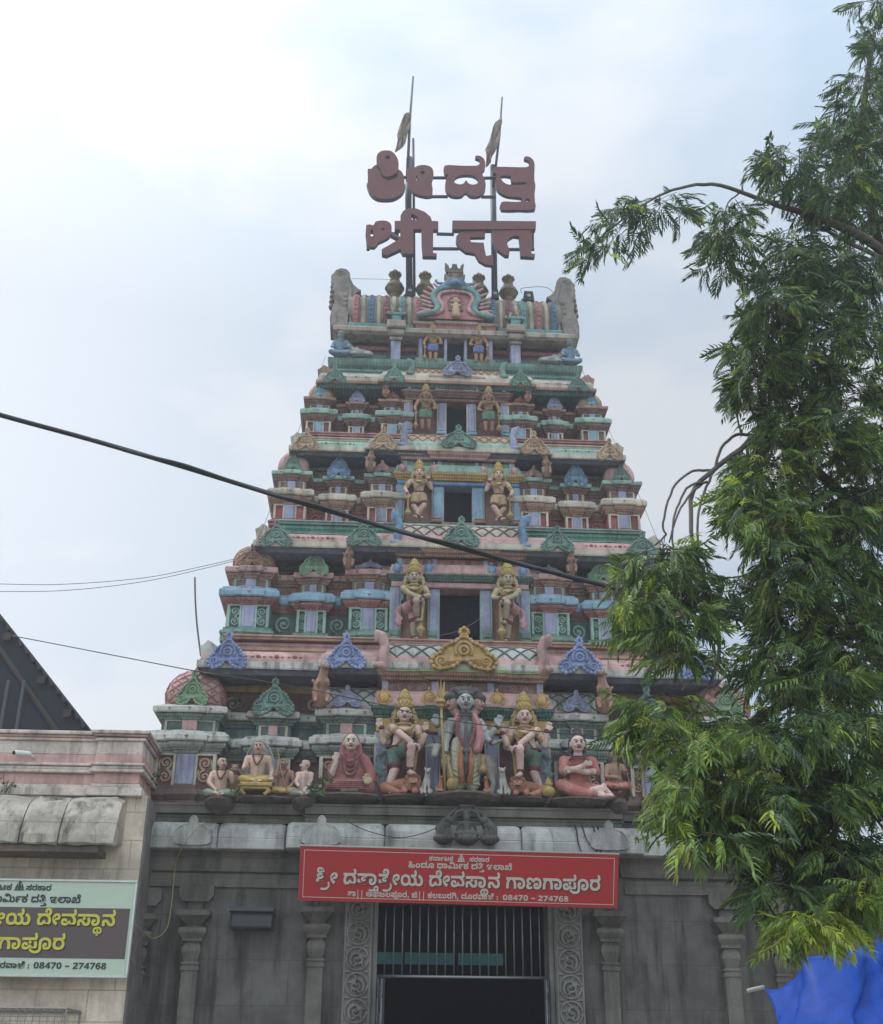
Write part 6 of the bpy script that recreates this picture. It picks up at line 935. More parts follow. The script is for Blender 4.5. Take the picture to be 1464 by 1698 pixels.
for s_, side in ((1, 'left'), (-1, 'right')):
    inner = 'beside the trident' if s_ == 1 else 'beside the crossed-arm seated man'
    guardian(1, (-.70*s_, 13.86, 4.515), 1.0, s_, 'large guardian statue in green shorts, foot on a lion, %s' % inner, SK['rose'], SHG, HAIRY, GOLD, GG, SASH, paint('club_tan', '#b58a5a'), .009)
    guardian(2, (-.60*s_, 14.46, 6.60), .885, s_, 'pale guardian statue with pink shorts and raised knee, %s of the largest opening' % side, SK['stone'], SHP, paint('hair_sand', '#b09a6c'), paint('gold_sand', '#b3974f'), GG, SHP, paint('club_sand', '#b59a66'), .010)
    guardian(3, (-.55*s_, 14.90, 8.48), .735, s_, 'cream guardian statue with gold mace and crossed ankles, %s of the third opening down' % side, SK['peach'], SHC, paint('hair_sand', '#b09a6c'), paint('gold_sand', '#b3974f'), GG, None, GOLD, .010)
    guardian(4, (-.46*s_, 15.27, 10.08), .625, s_, 'brown guardian statue in short green shorts, %s of the second opening down' % side, SK['brown'], paint('shorts_bright_green', '#4c8464'), paint('hair_clay', '#8f6a52'), paint('gold_dull', '#a78850'), GG, None, paint('gold_dull', '#a78850'), .010)
    guardian(4, (-.35*s_, 15.62, 11.475), .555, s_, 'small yellow guardian statue in blue shorts, %s of the topmost opening' % side, SK['ochre'], SHB, paint('hair_clay', '#8f6a52'), paint('gold_dull', '#a78850'), GG, None, paint('gold_dull', '#a78850'), .010)
# ---- three-headed central deity
f = Fig('deity_statue', 'grey three-headed deity statue in orange and cream robe at the middle of the ledge', 'deity statue', (0.005, 13.78, 4.535), 1.0, 1, None, .009)
f.cap('body', (0, 0, .55), (0, 0, .75), .095, .12); f.cap('body', (-.13, 0, .845), (.13, 0, .845), .06); f.cap('body', (0, 0, .8), (0, -.02, 1.0), .06, .05)
for e in (-1, 1): f.ell('body', (e*.055, -.07, .80), (.06, .045, .05))
f.head((0, -.07, 1.075), .118)
f.ell('hair', (0, -.0, 1.16), (.125, .12, .075)); f.cap('hair', (-.07, -.1, 1.165), (.07, -.1, 1.165), .03)
for a in np.linspace(0, math.pi, 9): f.ell('hair', (.17*math.cos(a), .02, 1.185+.07*math.sin(a)), (.045, .06, .04))
f.ell('hair', (0, .03, 1.21), (.16, .09, .07))
for a in np.linspace(.3, math.pi-.3, 7): f.ell('hair', (.11*math.cos(a), -.07, 1.19+.035*math.sin(a)), .026)
for e in (-1, 1):
    f2 = f; f.head((e*.15, .01, 1.075), .098, e*.75, k='side'); f.ell('hair', (e*.16, .03, 1.145), (.095, .1, .06)); f.ell('hair', (e*.2, .06, 1.08), (.05, .07, .09))
f.ch('side', [(-.15, .03, 1.02), (-.04, .02, .9)], [.05, .06]); f.ch('side', [(.15, .03, 1.02), (.04, .02, .9)], [.05, .06])
AR = [[(-.17, .02, .85), (-.27, .03, .70), (-.33, -.06, .80)], [(.17, .02, .85), (.27, .0, .68), (.38, -.07, .80)], [(-.16, 0, .83), (-.22, -.02, .62), (-.24, -.07, .44)], [(.16, 0, .83), (.23, -.03, .65), (.31, -.10, .585)]]
HD = [((-.2, -.3, 1), (0, -1, 0)), ((.25, -.1, 1), (0, -1, 0)), ((0, -.2, -1), (0, -1, 0)), ((1, -.2, .1), (0, 0, 1))]
for a, h in zip(AR, HD): f.ch('body', a, [.058, .043, .032]); f.hand(a[2], h[0], h[1], L=.12, curl=.3)
for a in AR: f.cap('gold2', np.array(a[2])*.9+np.array(a[1])*.1, np.array(a[2])*.88+np.array(a[1])*.12, .038); f.cap('gold2', np.array(a[1])*.6+np.array(a[0])*.4, np.array(a[1])*.58+np.array(a[0])*.42, .05)
for e in (-1, 1):   # pleated robe legs
    f.ch('robe', [(e*.065, 0, .58), (e*.085, -.01, .33), (e*.08, -.0, .12)], [.105, .095, .085])
    f.cap('body', (e*.075, .01, .16), (e*.075, .01, .05), .045, .038); f.foot((e*.075, .01, .05), (e*.09, -.12, .015), r=.034)
    for z in np.arange(.14, .52, .055):
        f.tube('fold', [(e*.17, -.03, z+.055), (e*.12, -.088, z+.02), (e*.045, -.112, z-.03)], [.01, .014, .01], 5)
    f.tube('orange', [(e*.03, -.115, .56), (e*.055, -.12, .35), (e*.045, -.105, .12)], [.03, .04, .035], 8); f.loop('robe', (e*.08, 0, .115), .088, .085, .014)
    f.tube('garland', smooth_open([(e*.07, -.09, .90), (e*.10, -.135, .80), (e*.085, -.14, .66), (e*.04, -.14, .55), (0, -.145, .50)], 5), .018)
    for t in smooth_open([(e*.07, -.10, .90), (e*.10, -.145, .80), (e*.085, -.15, .66), (e*.04, -.15, .55)], 6): f.ell('garland', t, (.024, .014, .014))
f.tube('beads', [(0, -.14, .86), (.0, -.15, .6), (.005, -.15, .42), (0, -.14, .2)], [.016, .025, .03, .014], 7); f.ell('beads', (0, -.155, .47), (.05, .03, .035)); f.ell('beads', (0, -.155, .36), (.03, .03, .05))
f.loop('beads', (0, -.03, .935), .085, .08, .014); f.loop('beads', (0, -.045, .90), .11, .09, .014)
f.ch('shawl', [(.1, -.08, .90), (.15, -.11, .76), (.16, -.11, .62), (.13, -.12, .50)], [.04, .05, .06, .055]); f.ch('shawl', [(-.09, -.07, .91), (-.12, -.1, .82)], [.03, .03])
for k_ in range(3): f.tube('fold2', [(.12+.03*k_, -.13, .84), (.13+.03*k_, -.155, .68), (.10+.035*k_, -.16, .52)], .009, 5)
f.done(dict(body=('figure', SK['blue'], True), side=('side_heads', paint('skin_side', '#b98a7c', grime=.3, streak=False), True), hair=('hair', HAIRD, True), robe=('robe', paint('robe_cream', '#c4bb9a', grime=.3), True), fold=('robe_fold', paint('robe_cream', '#c4bb9a'), False), orange=('robe_panel', paint('robe_orange', '#b9703e', grime=.3), False), garland=('garland', paint('garland_red', '#8a4540', grime=.3), False), beads=('bead_string', paint('bead_grey', '#4d4c50'), False), shawl=('shawl', paint('shawl_pink', '#b8777a', grime=.3), True), fold2=('shawl_fold', paint('shawl_pink', '#b8777a'), False), gold2=('bangle', paint('bangle_dark', '#5e4a3a'), False)))
# trident staff in front of the deity, gold club
t = thing('trident', 'gold trident staff standing beside the three-headed deity', 'trident', (-.24, 13.62, 4.53)); mb = MB()
mb.tube([(-.235, 13.62, 4.53), (-.265, 13.62, 5.15), (-.29, 13.62, 5.6)], .016, 8); mb.build('staff', GOLD, t, True)
mb = MB(); mb.lathe((-.29, 13.62, 5.52), [(.02, -.02), (.045, 0), (.03, .03), (.06, .05), (.05, .08), (.02, .1)], 12)
mb.prism(smooth_closed([(-.29, 5.62), (-.33, 5.66), (-.34, 5.74), (-.33, 5.83), (-.315, 5.75), (-.305, 5.72), (-.30, 5.76), (-.292, 5.86), (-.284, 5.76), (-.28, 5.72), (-.268, 5.75), (-.25, 5.83), (-.245, 5.74), (-.255, 5.66)], 2), 13.6, 13.64); mb.build('prong', GOLD, t)
t = thing('gold_club', 'gold club with a round ribbed head resting on the ledge by the deity', 'club', (-.16, 13.62, 4.53)); mb = MB()
mb.capsule((-.21, 13.66, 4.95), (-.165, 13.62, 4.70), .016, .024); mb.build('handle', GOLD, t, True); mb = MB(); mb.lathe((-.155, 13.62, 4.545), [(.02, 0), (.05, .02), (.068, .06), (.068, .09), (.05, .13), (.03, .145), (.045, .155), (.02, .17)], 16); mb.build('club_head', GOLD, t, True)
# ---- red-robed saint
f = Fig('saint_statue', 'seated saint statue wrapped in a red hooded robe with one hand raised', 'saint statue', (-1.315, 13.82, 4.505), 1.0, 1, None, .009); RB = paint('robe_red', '#9c5450', grime=.6, fade=.3)
f.ell('robe', (0, 0, .11), (.30, .17, .11)); f.cap('robe', (-.2, -.06, .09), (.21, -.06, .09), .085)
f.ell('robe', (0, .02, .22), (.2, .13, .16)); f.cap('robe', (0, .02, .25), (0, .02, .43), .15, .12); f.cap('robe', (-.13, .02, .43), (.13, .02, .43), .07)
f.ch('robe', [(-.14, .02, .42), (-.2, -.02, .28), (-.22, -.06, .22)], [.07, .06, .05]); f.ch('robe', [(.15, .02, .42), (.23, -.02, .26), (.24, -.06, .17)], [.075, .07, .06])
f.ell('robe', (0, .04, .62), (.105, .10, .125)); f.ch('robe', [(-.09, .0, .6), (-.10, -.01, .5), (-.13, 0, .42)], [.03, .04, .05]); f.ch('robe', [(.09, .0, .6), (.10, -.01, .5), (.13, 0, .42)], [.03, .04, .05])
for k_ in range(4): f.tube('robe', smooth_open([(-.10, -.06, .48-.02*k_), (-.06, -.13, .40-.045*k_), (.0, -.15, .37-.05*k_), (.06, -.13, .40-.045*k_), (.11, -.06, .48-.02*k_)], 3), .014)
for k_ in range(5): f.tube('robe', [(-.26+.03*k_, -.12, .06+.02*k_), (-.05+.02*k_, -.17, .05+.022*k_), (.25-.02*k_, -.13, .07+.02*k_)], .013)
f.head((0, -.045, .605), .105); f.cap('body', (0, .0, .5), (0, -.02, .57), .05, .05)
f.ch('body', [(-.21, -.07, .22), (-.17, -.12, .33), (-.16, -.13, .36)], [.036, .03, .028]); f.hand((-.16, -.13, .365), (.05, -.1, 1), (0, -1, 0), L=.10, curl=.1)
f.cap('body', (.23, -.08, .17), (.2, -.17, .13), .04, .03); f.hand((.2, -.17, .14), (0, -.5, .5), (0, -1, .5), L=.10, curl=.2); f.ell('gold', (.2, -.20, .15), (.045, .025, .055))
f.tube('thread', smooth_open([(-.06, -.10, .47), (-.05, -.15, .38), (0, -.165, .30), (.05, -.15, .38), (.06, -.10, .47)], 4), .008)
for k_ in range(4): f.tube('crease_shade', smooth_open([(-.105, -.075, .465-.02*k_), (-.06, -.140, .385-.045*k_), (.0, -.158, .352-.05*k_), (.06, -.140, .385-.045*k_), (.115, -.075, .465-.02*k_)], 3), .006)  # dark lines under the folds, crease shade put in as colour
for k_ in range(4): f.tube('crease_shade', [(-.245+.03*k_, -.135, .07+.02*k_), (-.04+.02*k_, -.182, .063+.022*k_), (.235-.02*k_, -.142, .08+.02*k_)], .006)
f.done(dict(body=('figure', SK['cream'], True), robe=('robe', RB, True), crease_shade=('robe_crease_shade', paint('robe_crease_shade', '#6b3432', grime=.3), False), thread=('bead_string', BAND, False), gold=('offering', paint('offer_yellow', '#bfae7a'), False)))
b = MB(); b.bbox(-1.41, -1.21, 13.60, 13.78, 4.51, 4.545, .008); tag(b.build('stone_tablet', bkm), 'small brown stone tablet lying before the red-robed saint', 'tablet')
# ---- man with crossed arms
f = Fig('seated_man_statue', 'seated bearded man statue in a salmon tunic with crossed arms and a hair bun', 'statue', (1.32, 13.80, 4.495), 1.0, 1, None, .009); RB = paint('robe_salmon', '#b4665a', grime=.6, fade=.3)
f.cap('robe', (0, .02, .12), (0, .02, .40), .13, .13); f.cap('robe', (-.13, .02, .46), (.13, .02, .46), .065); f.ell('robe', (0, 0, .42), (.16, .10, .09))
f.ch('robe', [(-.16, .01, .46), (-.19, -.06, .33)], [.068, .055]); f.ch('robe', [(.16, .01, .46), (.19, -.06, .33)], [.068, .055])
f.ch('body', [(-.19, -.06, .33), (-.05, -.17, .33), (.05, -.17, .38)], [.045, .036, .03]); f.ch('body', [(.19, -.06, .33), (.05, -.15, .30), (-.10, -.15, .33)], [.045, .036, .03])
f.hand((.04, -.17, .375), (1, 0, .35), (0, -1, 0), L=.095, curl=.2); f.hand((-.09, -.15, .33), (-1, 0, .2), (0, -1, 0), L=.095, curl=.2)
f.ch('robe', [(-.05, .0, .12), (-.21, -.08, .15), (-.02, -.17, .06), (.12, -.18, .045)], [.11, .085, .07, .05]); f.ch('robe', [(.05, .0, .12), (.17, -.10, .10), (.24, -.14, .07)], [.11, .085, .06]); f.ell('robe', (0, 0, .09), (.24, .13, .09))
for k_ in range(5): f.tube('robe', [(-.24+.02*k_, -.13, .16-.02*k_), (-.08+.03*k_, -.21, .10-.012*k_), (.12, -.22, .05)], .010)
f.ch('body', [(.12, -.17, .09), (.22, -.17, .12), (.25, -.16, .05)], [.04, .036, .034]); f.foot((.26, -.14, .15), (.34, -.18, .03), r=.035); f.foot((.2, -.18, .06), (.3, -.22, .02), r=.032)
f.cap('body', (0, 0, .5), (0, -.01, .62), .055, .05); f.head((0, -.03, .655), .108)
f.ell('hair', (0, .03, .73), (.098, .098, .07)); f.ell('hair', (0, .05, .66), (.1, .075, .13)); f.mb('hair').lathe(f.T((0, .0, .775)), [(.06, -.03), (.07, 0), (.062, .025), (.05, .035), (.06, .045), (.05, .065), (.01, .075)], 14)
for e in (-1, 1): f.cap('hair', (e*.088, .0, .70), (e*.08, -.0, .58), .022, .03)
f.loop('beads', (0, -.05, .49), .085, .075, .011); f.loop('beads', (0, -.07, .46), .11, .08, .010)
f.done(dict(body=('figure', SK['rose'], True), robe=('tunic', RB, True), hair=('hair', HAIRD, True), beads=('bead_string', BAND, False)))
# ---- seated monks
def monk(base, sc, label, yaw=0., robe=None, lap=None, staff=False, arms=None, headcover=None, skin='peach', mir=1, thread=True):
    f = Fig('monk_statue', label, 'monk statue', base, sc, mir, 'small seated monk statues along the ledge', .0075)
    f.cap('body', (0, 0, .14), (0, 0, .40), .12, .135); f.cap('body', (-.13, 0, .47), (.13, 0, .47), .062); f.ell('body', (0, -.01, .42), (.15, .10, .10)); f.cap('body', (0, 0, .48), (0, -.01, .6), .055, .05)
    f.head((0, -.03, .66), .115, yaw)
    A = arms or [[(-.17, 0, .46), (-.22, -.03, .28), (-.14, -.15, .2)], [(.17, 0, .46), (.22, -.03, .28), (.14, -.15, .2)]]
    for a in A: f.ch('body', a, [.058, .044, .033]); dd = np.array(a[2])-np.array(a[1]); f.hand(a[2], dd, (0, -1, -.3), L=.095, curl=.35)
    lk = 'lap' if lap is not None else 'body'
    f.ell(lk, (0, .0, .1), (.22, .14, .10)); f.ch(lk, [(-.08, 0, .11), (-.24, -.08, .09), (-.02, -.19, .05)], [.095, .075, .05]); f.ch(lk, [(.08, 0, .11), (.24, -.08, .09), (.03, -.2, .06)], [.095, .075, .05])
    f.foot((-.05, -.19, .06), (.08, -.22, .04), r=.035); f.foot((.05, -.19, .07), (-.08, -.23, .05), r=.035)
    if thread: f.tube('beads', smooth_open([(-.09, -.09, .50), (-.05, -.145, .40), (0, -.15, .33), (.05, -.145, .40), (.09, -.09, .50)], 4), .013); f.loop('beads', (0, -.04, .52), .085, .075, .012)
    f.cap('brow', (-.05, -.125, .745), (.05, -.125, .745), .006)
    if staff: f.tube('staff', [(.12, -.22, .0), (-.03, -.2, .45), (-.12, -.18, .85)], .014); f.ell('staff', (-.123, -.18, .86), (.03, .025, .06))
    if headcover is not None: f.ell('cap', (0, .02, .72), (.1, .1, .06))
    return f, dict(body=('figure', SK[skin], True), lap=('loincloth', lap, True), beads=('bead_string', BAND, False), staff=('staff', paint('staff_tan', '#a08560'), False), cap=('head_cloth', headcover, True))
OC = paint('cloth_ochre', '#bb9a4c', grime=.35); GRN = paint('cloth_grey_green', '#87917f', grime=.4)
f, m_ = monk((-2.77, 13.80, 4.45), .60, 'small monk statue turned right, leftmost on the ledge, companion behind him', .55, lap=GRN, arms=[[(-.17, 0, .46), (-.22, -.06, .28), (-.10, -.16, .16)], [(.17, 0, .46), (.22, -.08, .3), (.16, -.16, .42)]]); f.done(m_)
f = Fig('attendant_statue', 'tiny brown attendant statue half hidden beside the leftmost monk', 'statue', (-2.64, 13.92, 4.47), .5, 1, 'small seated monk statues along the ledge', .0075)
f.cap('body', (0, 0, .1), (0, 0, .45), .13, .11); f.cap('body', (-.1, 0, .48), (.1, 0, .48), .06); f.head((0, -.03, .66), .11, -.2); f.ch('body', [(.13, 0, .48), (.18, -.08, .3), (.05, -.14, .25)], [.05, .04, .03]); f.ell('hair', (0, .03, .73), (.1, .1, .06)); f.cap('hair', (-.06, -.02, .76), (.06, -.02, .76), .035)
f.ch('cloth', [(-.1, -.1, .45), (0, -.13, .3), (.1, -.1, .12)], [.06, .08, .09]); f.done(dict(body=('figure', SK['brown'], True), hair=('hair', paint('hair_clay', '#8f6a52'), True), cloth=('robe', paint('robe_salmon', '#b4665a'), True)))
f, m_ = monk((-2.37, 13.80, 4.60), .66, 'bald teacher statue seated on a gold stool before a grey arched backrest', 0, lap=OC, arms=[[(-.18, 0, .47), (-.23, -.03, .29), (-.17, -.16, .29)], [(.18, 0, .47), (.25, -.03, .27), (.25, -.14, .13)]]); f.done(m_)
b = MB(); oc = [(-2.53, 4.60), (-2.545, 4.85), (-2.50, 5.02), (-2.44, 5.11), (-2.37, 5.15), (-2.30, 5.11), (-2.24, 5.02), (-2.195, 4.85), (-2.21, 4.60)]
b.prism(smooth_closed(oc, 3), 13.93, 13.99); b.tube([(x, 13.925, z) for x, z in smooth_open(oc, 4)], .012, 6)
for a in np.linspace(.2, math.pi-.2, 15): b.tube([(-2.37+.09*math.cos(a), 13.928, 4.95+.09*math.sin(a)), (-2.37+.16*math.cos(a), 13.925, 4.95+.16*math.sin(a))], .006, 4)
tag(b.build('arched_backrest', paint('backrest_grey', '#9a9c94', grime=.5)), 'grey arched backrest panel behind the bald teacher statue', 'backrest')
t = thing('gold_stool', 'gold stool with curved legs under the bald teacher statue', 'stool', (-2.37, 13.78, 4.47)); b = MB(); b.bbox(-2.56, -2.18, 13.60, 13.95, 4.555, 4.60, .012); b.bbox(-2.54, -2.20, 13.62, 13.95, 4.53, 4.555, .006); b.build('seat', GOLD, t)
for e in (-1, 1):
    b = MB(); b.tube([(-2.37+e*.13, 13.66, 4.54), (-2.37+e*.16, 13.64, 4.51), (-2.37+e*.13, 13.64, 4.485), (-2.37+e*.11, 13.63, 4.47)], [.03, .03, .02, .025], 7); b.build('leg', GOLD, t, True)
f, m_ = monk((-2.075, 13.82, 4.50), .555, 'small monk statue with an ochre loincloth holding a leaning staff', -.5, lap=OC, staff=True, skin='brown', arms=[[(-.17, 0, .46), (-.23, -.06, .3), (-.10, -.18, .40)], [(.17, 0, .46), (.24, -.03, .27), (.16, -.14, .15)]]); f.done(m_)
f, m_ = monk((-1.83, 13.80, 4.475), .56, 'small monk statue seen in profile facing left, above the green weed', -1.2, lap=GRN, skin='rose', arms=[[(-.10, -.03, .46), (-.16, -.10, .3), (-.12, -.2, .22)], [(.12, 0, .46), (.14, -.08, .28), (.04, -.2, .14)]], thread=False); f.done(m_)
f, m_ = monk((1.75, 13.80, 4.62), .60, 'small orange monk statue in profile with a tall thin staff, beside the crossed-arm man', .9, lap=paint('robe_salmon', '#b4665a'), skin='brown', arms=[[(-.15, 0, .46), (-.2, -.06, .26), (-.02, -.17, .22)], [(.14, 0, .46), (.2, -.08, .32), (.18, -.17, .34)]], thread=False)
f.tube('staff', [(.27, -.2, -.15), (.15, -.19, .5), (.02, -.16, 1.0)], .013); f.done(m_)
# ---- animals
def beast(name, label, cat, base, sc, mir, mat, group=None, vox=.010): return Fig(name, label, cat, base, sc, mir, group, vox)
LI = paint('lion_terracotta', '#a8694c', grime=.45)
for s_, w_ in ((1, 'under the foot of the guardian nearest the red saint'), (-1, 'under the foot of the guardian nearest the gold pot')):
    f = Fig('lion_statue', 'crouching terracotta lion statue %s' % w_, 'lion statue', (-.70*s_, 13.82, 4.512), 1., s_, 'pair of lions under the guardians', .009)
    f.ch('body', [(-.2, .04, .10), (-.06, .02, .12), (.06, -.02, .12)], [.08, .085, .095]); f.ell('body', (-.2, .0, .08), (.09, .09, .09))
    f.ell('mane', (.1, -.07, .135), (.095, .09, .10)); f.ell('body', (.105, -.13, .14), (.06, .05, .06)); f.ell('body', (.11, -.18, .115), (.038, .035, .03))
    for e in (-1, 1): f.ell('mane', (.1+e*.065, -.09, .21), (.025, .02, .025)); f.ell('eye_w', (.105+e*.028, -.175, .155), (.014, .01, .011)); f.ell('eye_b', (.105+e*.028, -.182, .155), (.007, .006, .008)); f.ch('body', [(.06+e*.05, -.06, .08), (.07+e*.06, -.16, .03), (.07+e*.06, -.21, .022)], [.045, .035, .03])
    f.cap('eye_b', (.085, -.212, .108), (.135, -.212, .108), .008); f.ch('body', [(-.22, -.06, .08), (-.12, -.13, .04), (-.06, -.15, .022)], [.06, .04, .03]); f.tube('body', smooth_open([(-.27, .03, .1), (-.31, .02, .2), (-.26, .02, .29), (-.21, .02, .33)], 3), [.022]*9+[.04], 7)
    for a in np.arange(12)*2*math.pi/12: f.ell('mane', (.1+.085*math.cos(a), -.11, .14+.088*math.sin(a)), (.022, .03, .022))
    f.done(dict(body=('body', LI, True), mane=('mane', paint('mane_brown', '#8f5a3e', grime=.4), True)))
CW = paint('cow_white', '#b7b3a6', grime=.45)
f = Fig('cow_statue', 'off-white cow statue standing behind the three-headed deity, head to the left', 'cow statue', (0.02, 13.98, 4.53), 1., 1, None, .010)
f.ch('body', [(.20, 0, .40), (.02, .0, .42), (-.17, 0, .42)], [.13, .135, .13]); f.ell('body', (.24, 0, .42), (.09, .12, .11)); f.ch('body', [(-.2, 0, .46), (-.28, -.06, .54), (-.33, -.1, .56)], [.10, .075, .065]); f.ch('body', [(-.34, -.11, .56), (-.36, -.17, .50), (-.37, -.2, .46)], [.065, .05, .042])
for e in (-1, 1): f.cap('body', (-.33+e*.06, -.09, .60), (-.33+e*.14, -.1, .58), .03, .018); f.cap('horn', (-.33+e*.035, -.09, .62), (-.33+e*.06, -.1, .69), .016, .008); f.ell('eye_w', (-.345+e*.045, -.155, .56), (.014, .012, .012)); f.ell('eye_b', (-.345+e*.047, -.166, .56), .008)
for x, y in ((.27, -.07), (.22, .07), (-.17, -.07), (-.13, .07)):
    hind = x > 0; f.ch('body', [(x, y, .36), (x+(.02 if hind else 0), y, .24), (x+(.05 if hind else .0), y, .18), (x+(.02 if hind else 0), y, .03)], [.085 if hind else .06, .05, .034, .028]); f.cap('horn', (x+.02*hind, y, .03), (x+.02*hind, y-.01, .015), .034, .038)
f.tube('body', [(.33, 0, .48), (.36, -.03, .35), (.34, -.03, .22)], [.018, .014, .02], 6)
f.done(dict(body=('body', CW, True), horn=('horn', paint('horn_grey', '#6d675e'), False)))
def dog(base, sc, mir, label, mat, sit=True):
    f = Fig('dog_statue', label, 'dog statue', base, sc, mir, 'small dog statues at the feet of the deity', .008)
    f.ch('body', [(-.03, .05, .09), (0, .0, .19), (.01, -.03, .28)], [.075, .065, .05]); f.ch('body', [(.01, -.03, .28), (.02, -.05, .37)], [.045, .045]); f.ell('body', (.02, -.06, .385), (.048, .055, .045)); f.cap('body', (.02, -.09, .375), (.025, -.14, .36), .03, .02)
    for e in (-1, 1): f.cap('body', (.02+e*.035, -.04, .41), (.02+e*.05, -.03, .45), .018, .01); f.ch('body', [(.01+e*.03, -.05, .22), (.01+e*.032, -.07, .1), (.01+e*.032, -.08, .02)], [.03, .02, .018]); f.cap('body', (.01+e*.032, -.08, .018), (.01+e*.032, -.11, .014), .02, .016); f.ch('body', [(-.03+e*.06, .04, .08), (e*.075, -.03, .05), (-.01+e*.07, -.05, .018)], [.055, .04, .022]); f.ell('eye_b', (.02+e*.022, -.105, .395), .008); f.ell('eye_w', (.02+e*.022, -.1, .395), .010)
    f.tube('body', [(-.05, .1, .06), (-.09, .14, .1), (-.08, .14, .18)], [.02, .016, .01], 6)
    return f.done(dict(body=('body', mat, True)))
DW = paint('dog_white', '#b9b7ac', grime=.4)
dog((-.445, 13.70, 4.515), .68, 1, 'white seated dog statue in front of the left grey pilaster', DW); dog((.435, 13.70, 4.52), .72, -1, 'white seated dog statue behind the cow\'s hind leg', DW)
dog((-.29, 13.62, 4.53), .42, 1, 'tiny orange dog statue curled left of the trident foot', LI); dog((.235, 13.62, 4.53), .42, -1, 'tiny orange dog statue under the cow\'s belly', LI)
b = MB(); b.lathe((.945, 13.66, 4.51), [(.03, 0), (.065, .02), (.075, .06), (.06, .1), (.03, .115), (.045, .13), (.05, .15), (.03, .16), (.028, .19), (.005, .22)], 18); tag(b.build('brass_pot', GOLD, None, True), 'small brass water pot with a spout at the foot of the right guardian', 'pot')
b = MB(); b.lathe((.205, 13.66, 4.76), [(.02, 0), (.045, .02), (.05, .05), (.03, .08), (.02, .1), (.03, .12), (.028, .18), (.01, .21)], 14); tag(b.build('water_jar', GOLD, None, True), 'hanging gold water jar beside the orange robe of the deity', 'jar')
# guardian beasts seated on the inner roofs
for k_, (x, y, z, sc, mat, nm, wh) in enumerate(((1.70, 13.98, 5.62, .47, paint('beast_clay', '#a87a62', grime=.4), 'clay', 'lowest'), (1.46, 14.50, 7.60, .33, paint('beast_tan', '#98745c', grime=.5), 'brown', 'second'), (1.23, 14.90, 9.24, .32, paint('beast_dust', '#a5806c', grime=.5), 'dusty brown', 'third'), (1.05, 15.30, 10.67, .24, paint('beast_salmon', '#b4806c', grime=.4), 'salmon', 'fourth'))):
    for s_, sd in ((-1, 'left'), (1, 'right')):
        f = Fig('beast_statue', '%s upright beast statue, %s end of the %s storey from below' % (nm, sd, wh), 'beast statue', (s_*x, y, z), sc, -s_, 'upright beasts at the roof ends', .010)
        f.ch('body', [(0, .1, .1), (.0, .05, .4), (.02, .0, .72)], [.17, .16, .13]); f.ch('body', [(.02, 0, .72), (.06, -.06, .92)], [.12, .11]); f.ell('body', (.08, -.1, .95), (.12, .13, .11)); f.cap('body', (.1, -.18, .92), (.12, -.26, .9), .07, .05)
        for e in (-1, 1):
            f.cap('body', (.07+e*.09, -.04, 1.03), (.07+e*.11, .0, 1.12), .04, .02); f.ch('body', [(.02+e*.11, -.02, .62), (.04+e*.13, -.16, .45), (.05+e*.1, -.24, .52)], [.065, .05, .045]); f.ch('body', [(e*.13, .04, .15), (.02+e*.16, -.14, .25), (.02+e*.14, -.16, .03)], [.1, .075, .05]); f.cap('body', (.02+e*.14, -.17, .03), (.02+e*.14, -.26, .025), .05, .04); f.ell('eye_b', (.08+e*.05, -.21, .99), .02); f.ell('eye_w', (.08+e*.05, -.2, .99), .028)
        f.tube('body', smooth_open([(-.05, .16, .1), (-.2, .14, .3), (-.16, .1, .55), (-.26, .08, .66)], 3), [.05]*9+[.03], 7)
        f.done(dict(body=('body', mat, True)))
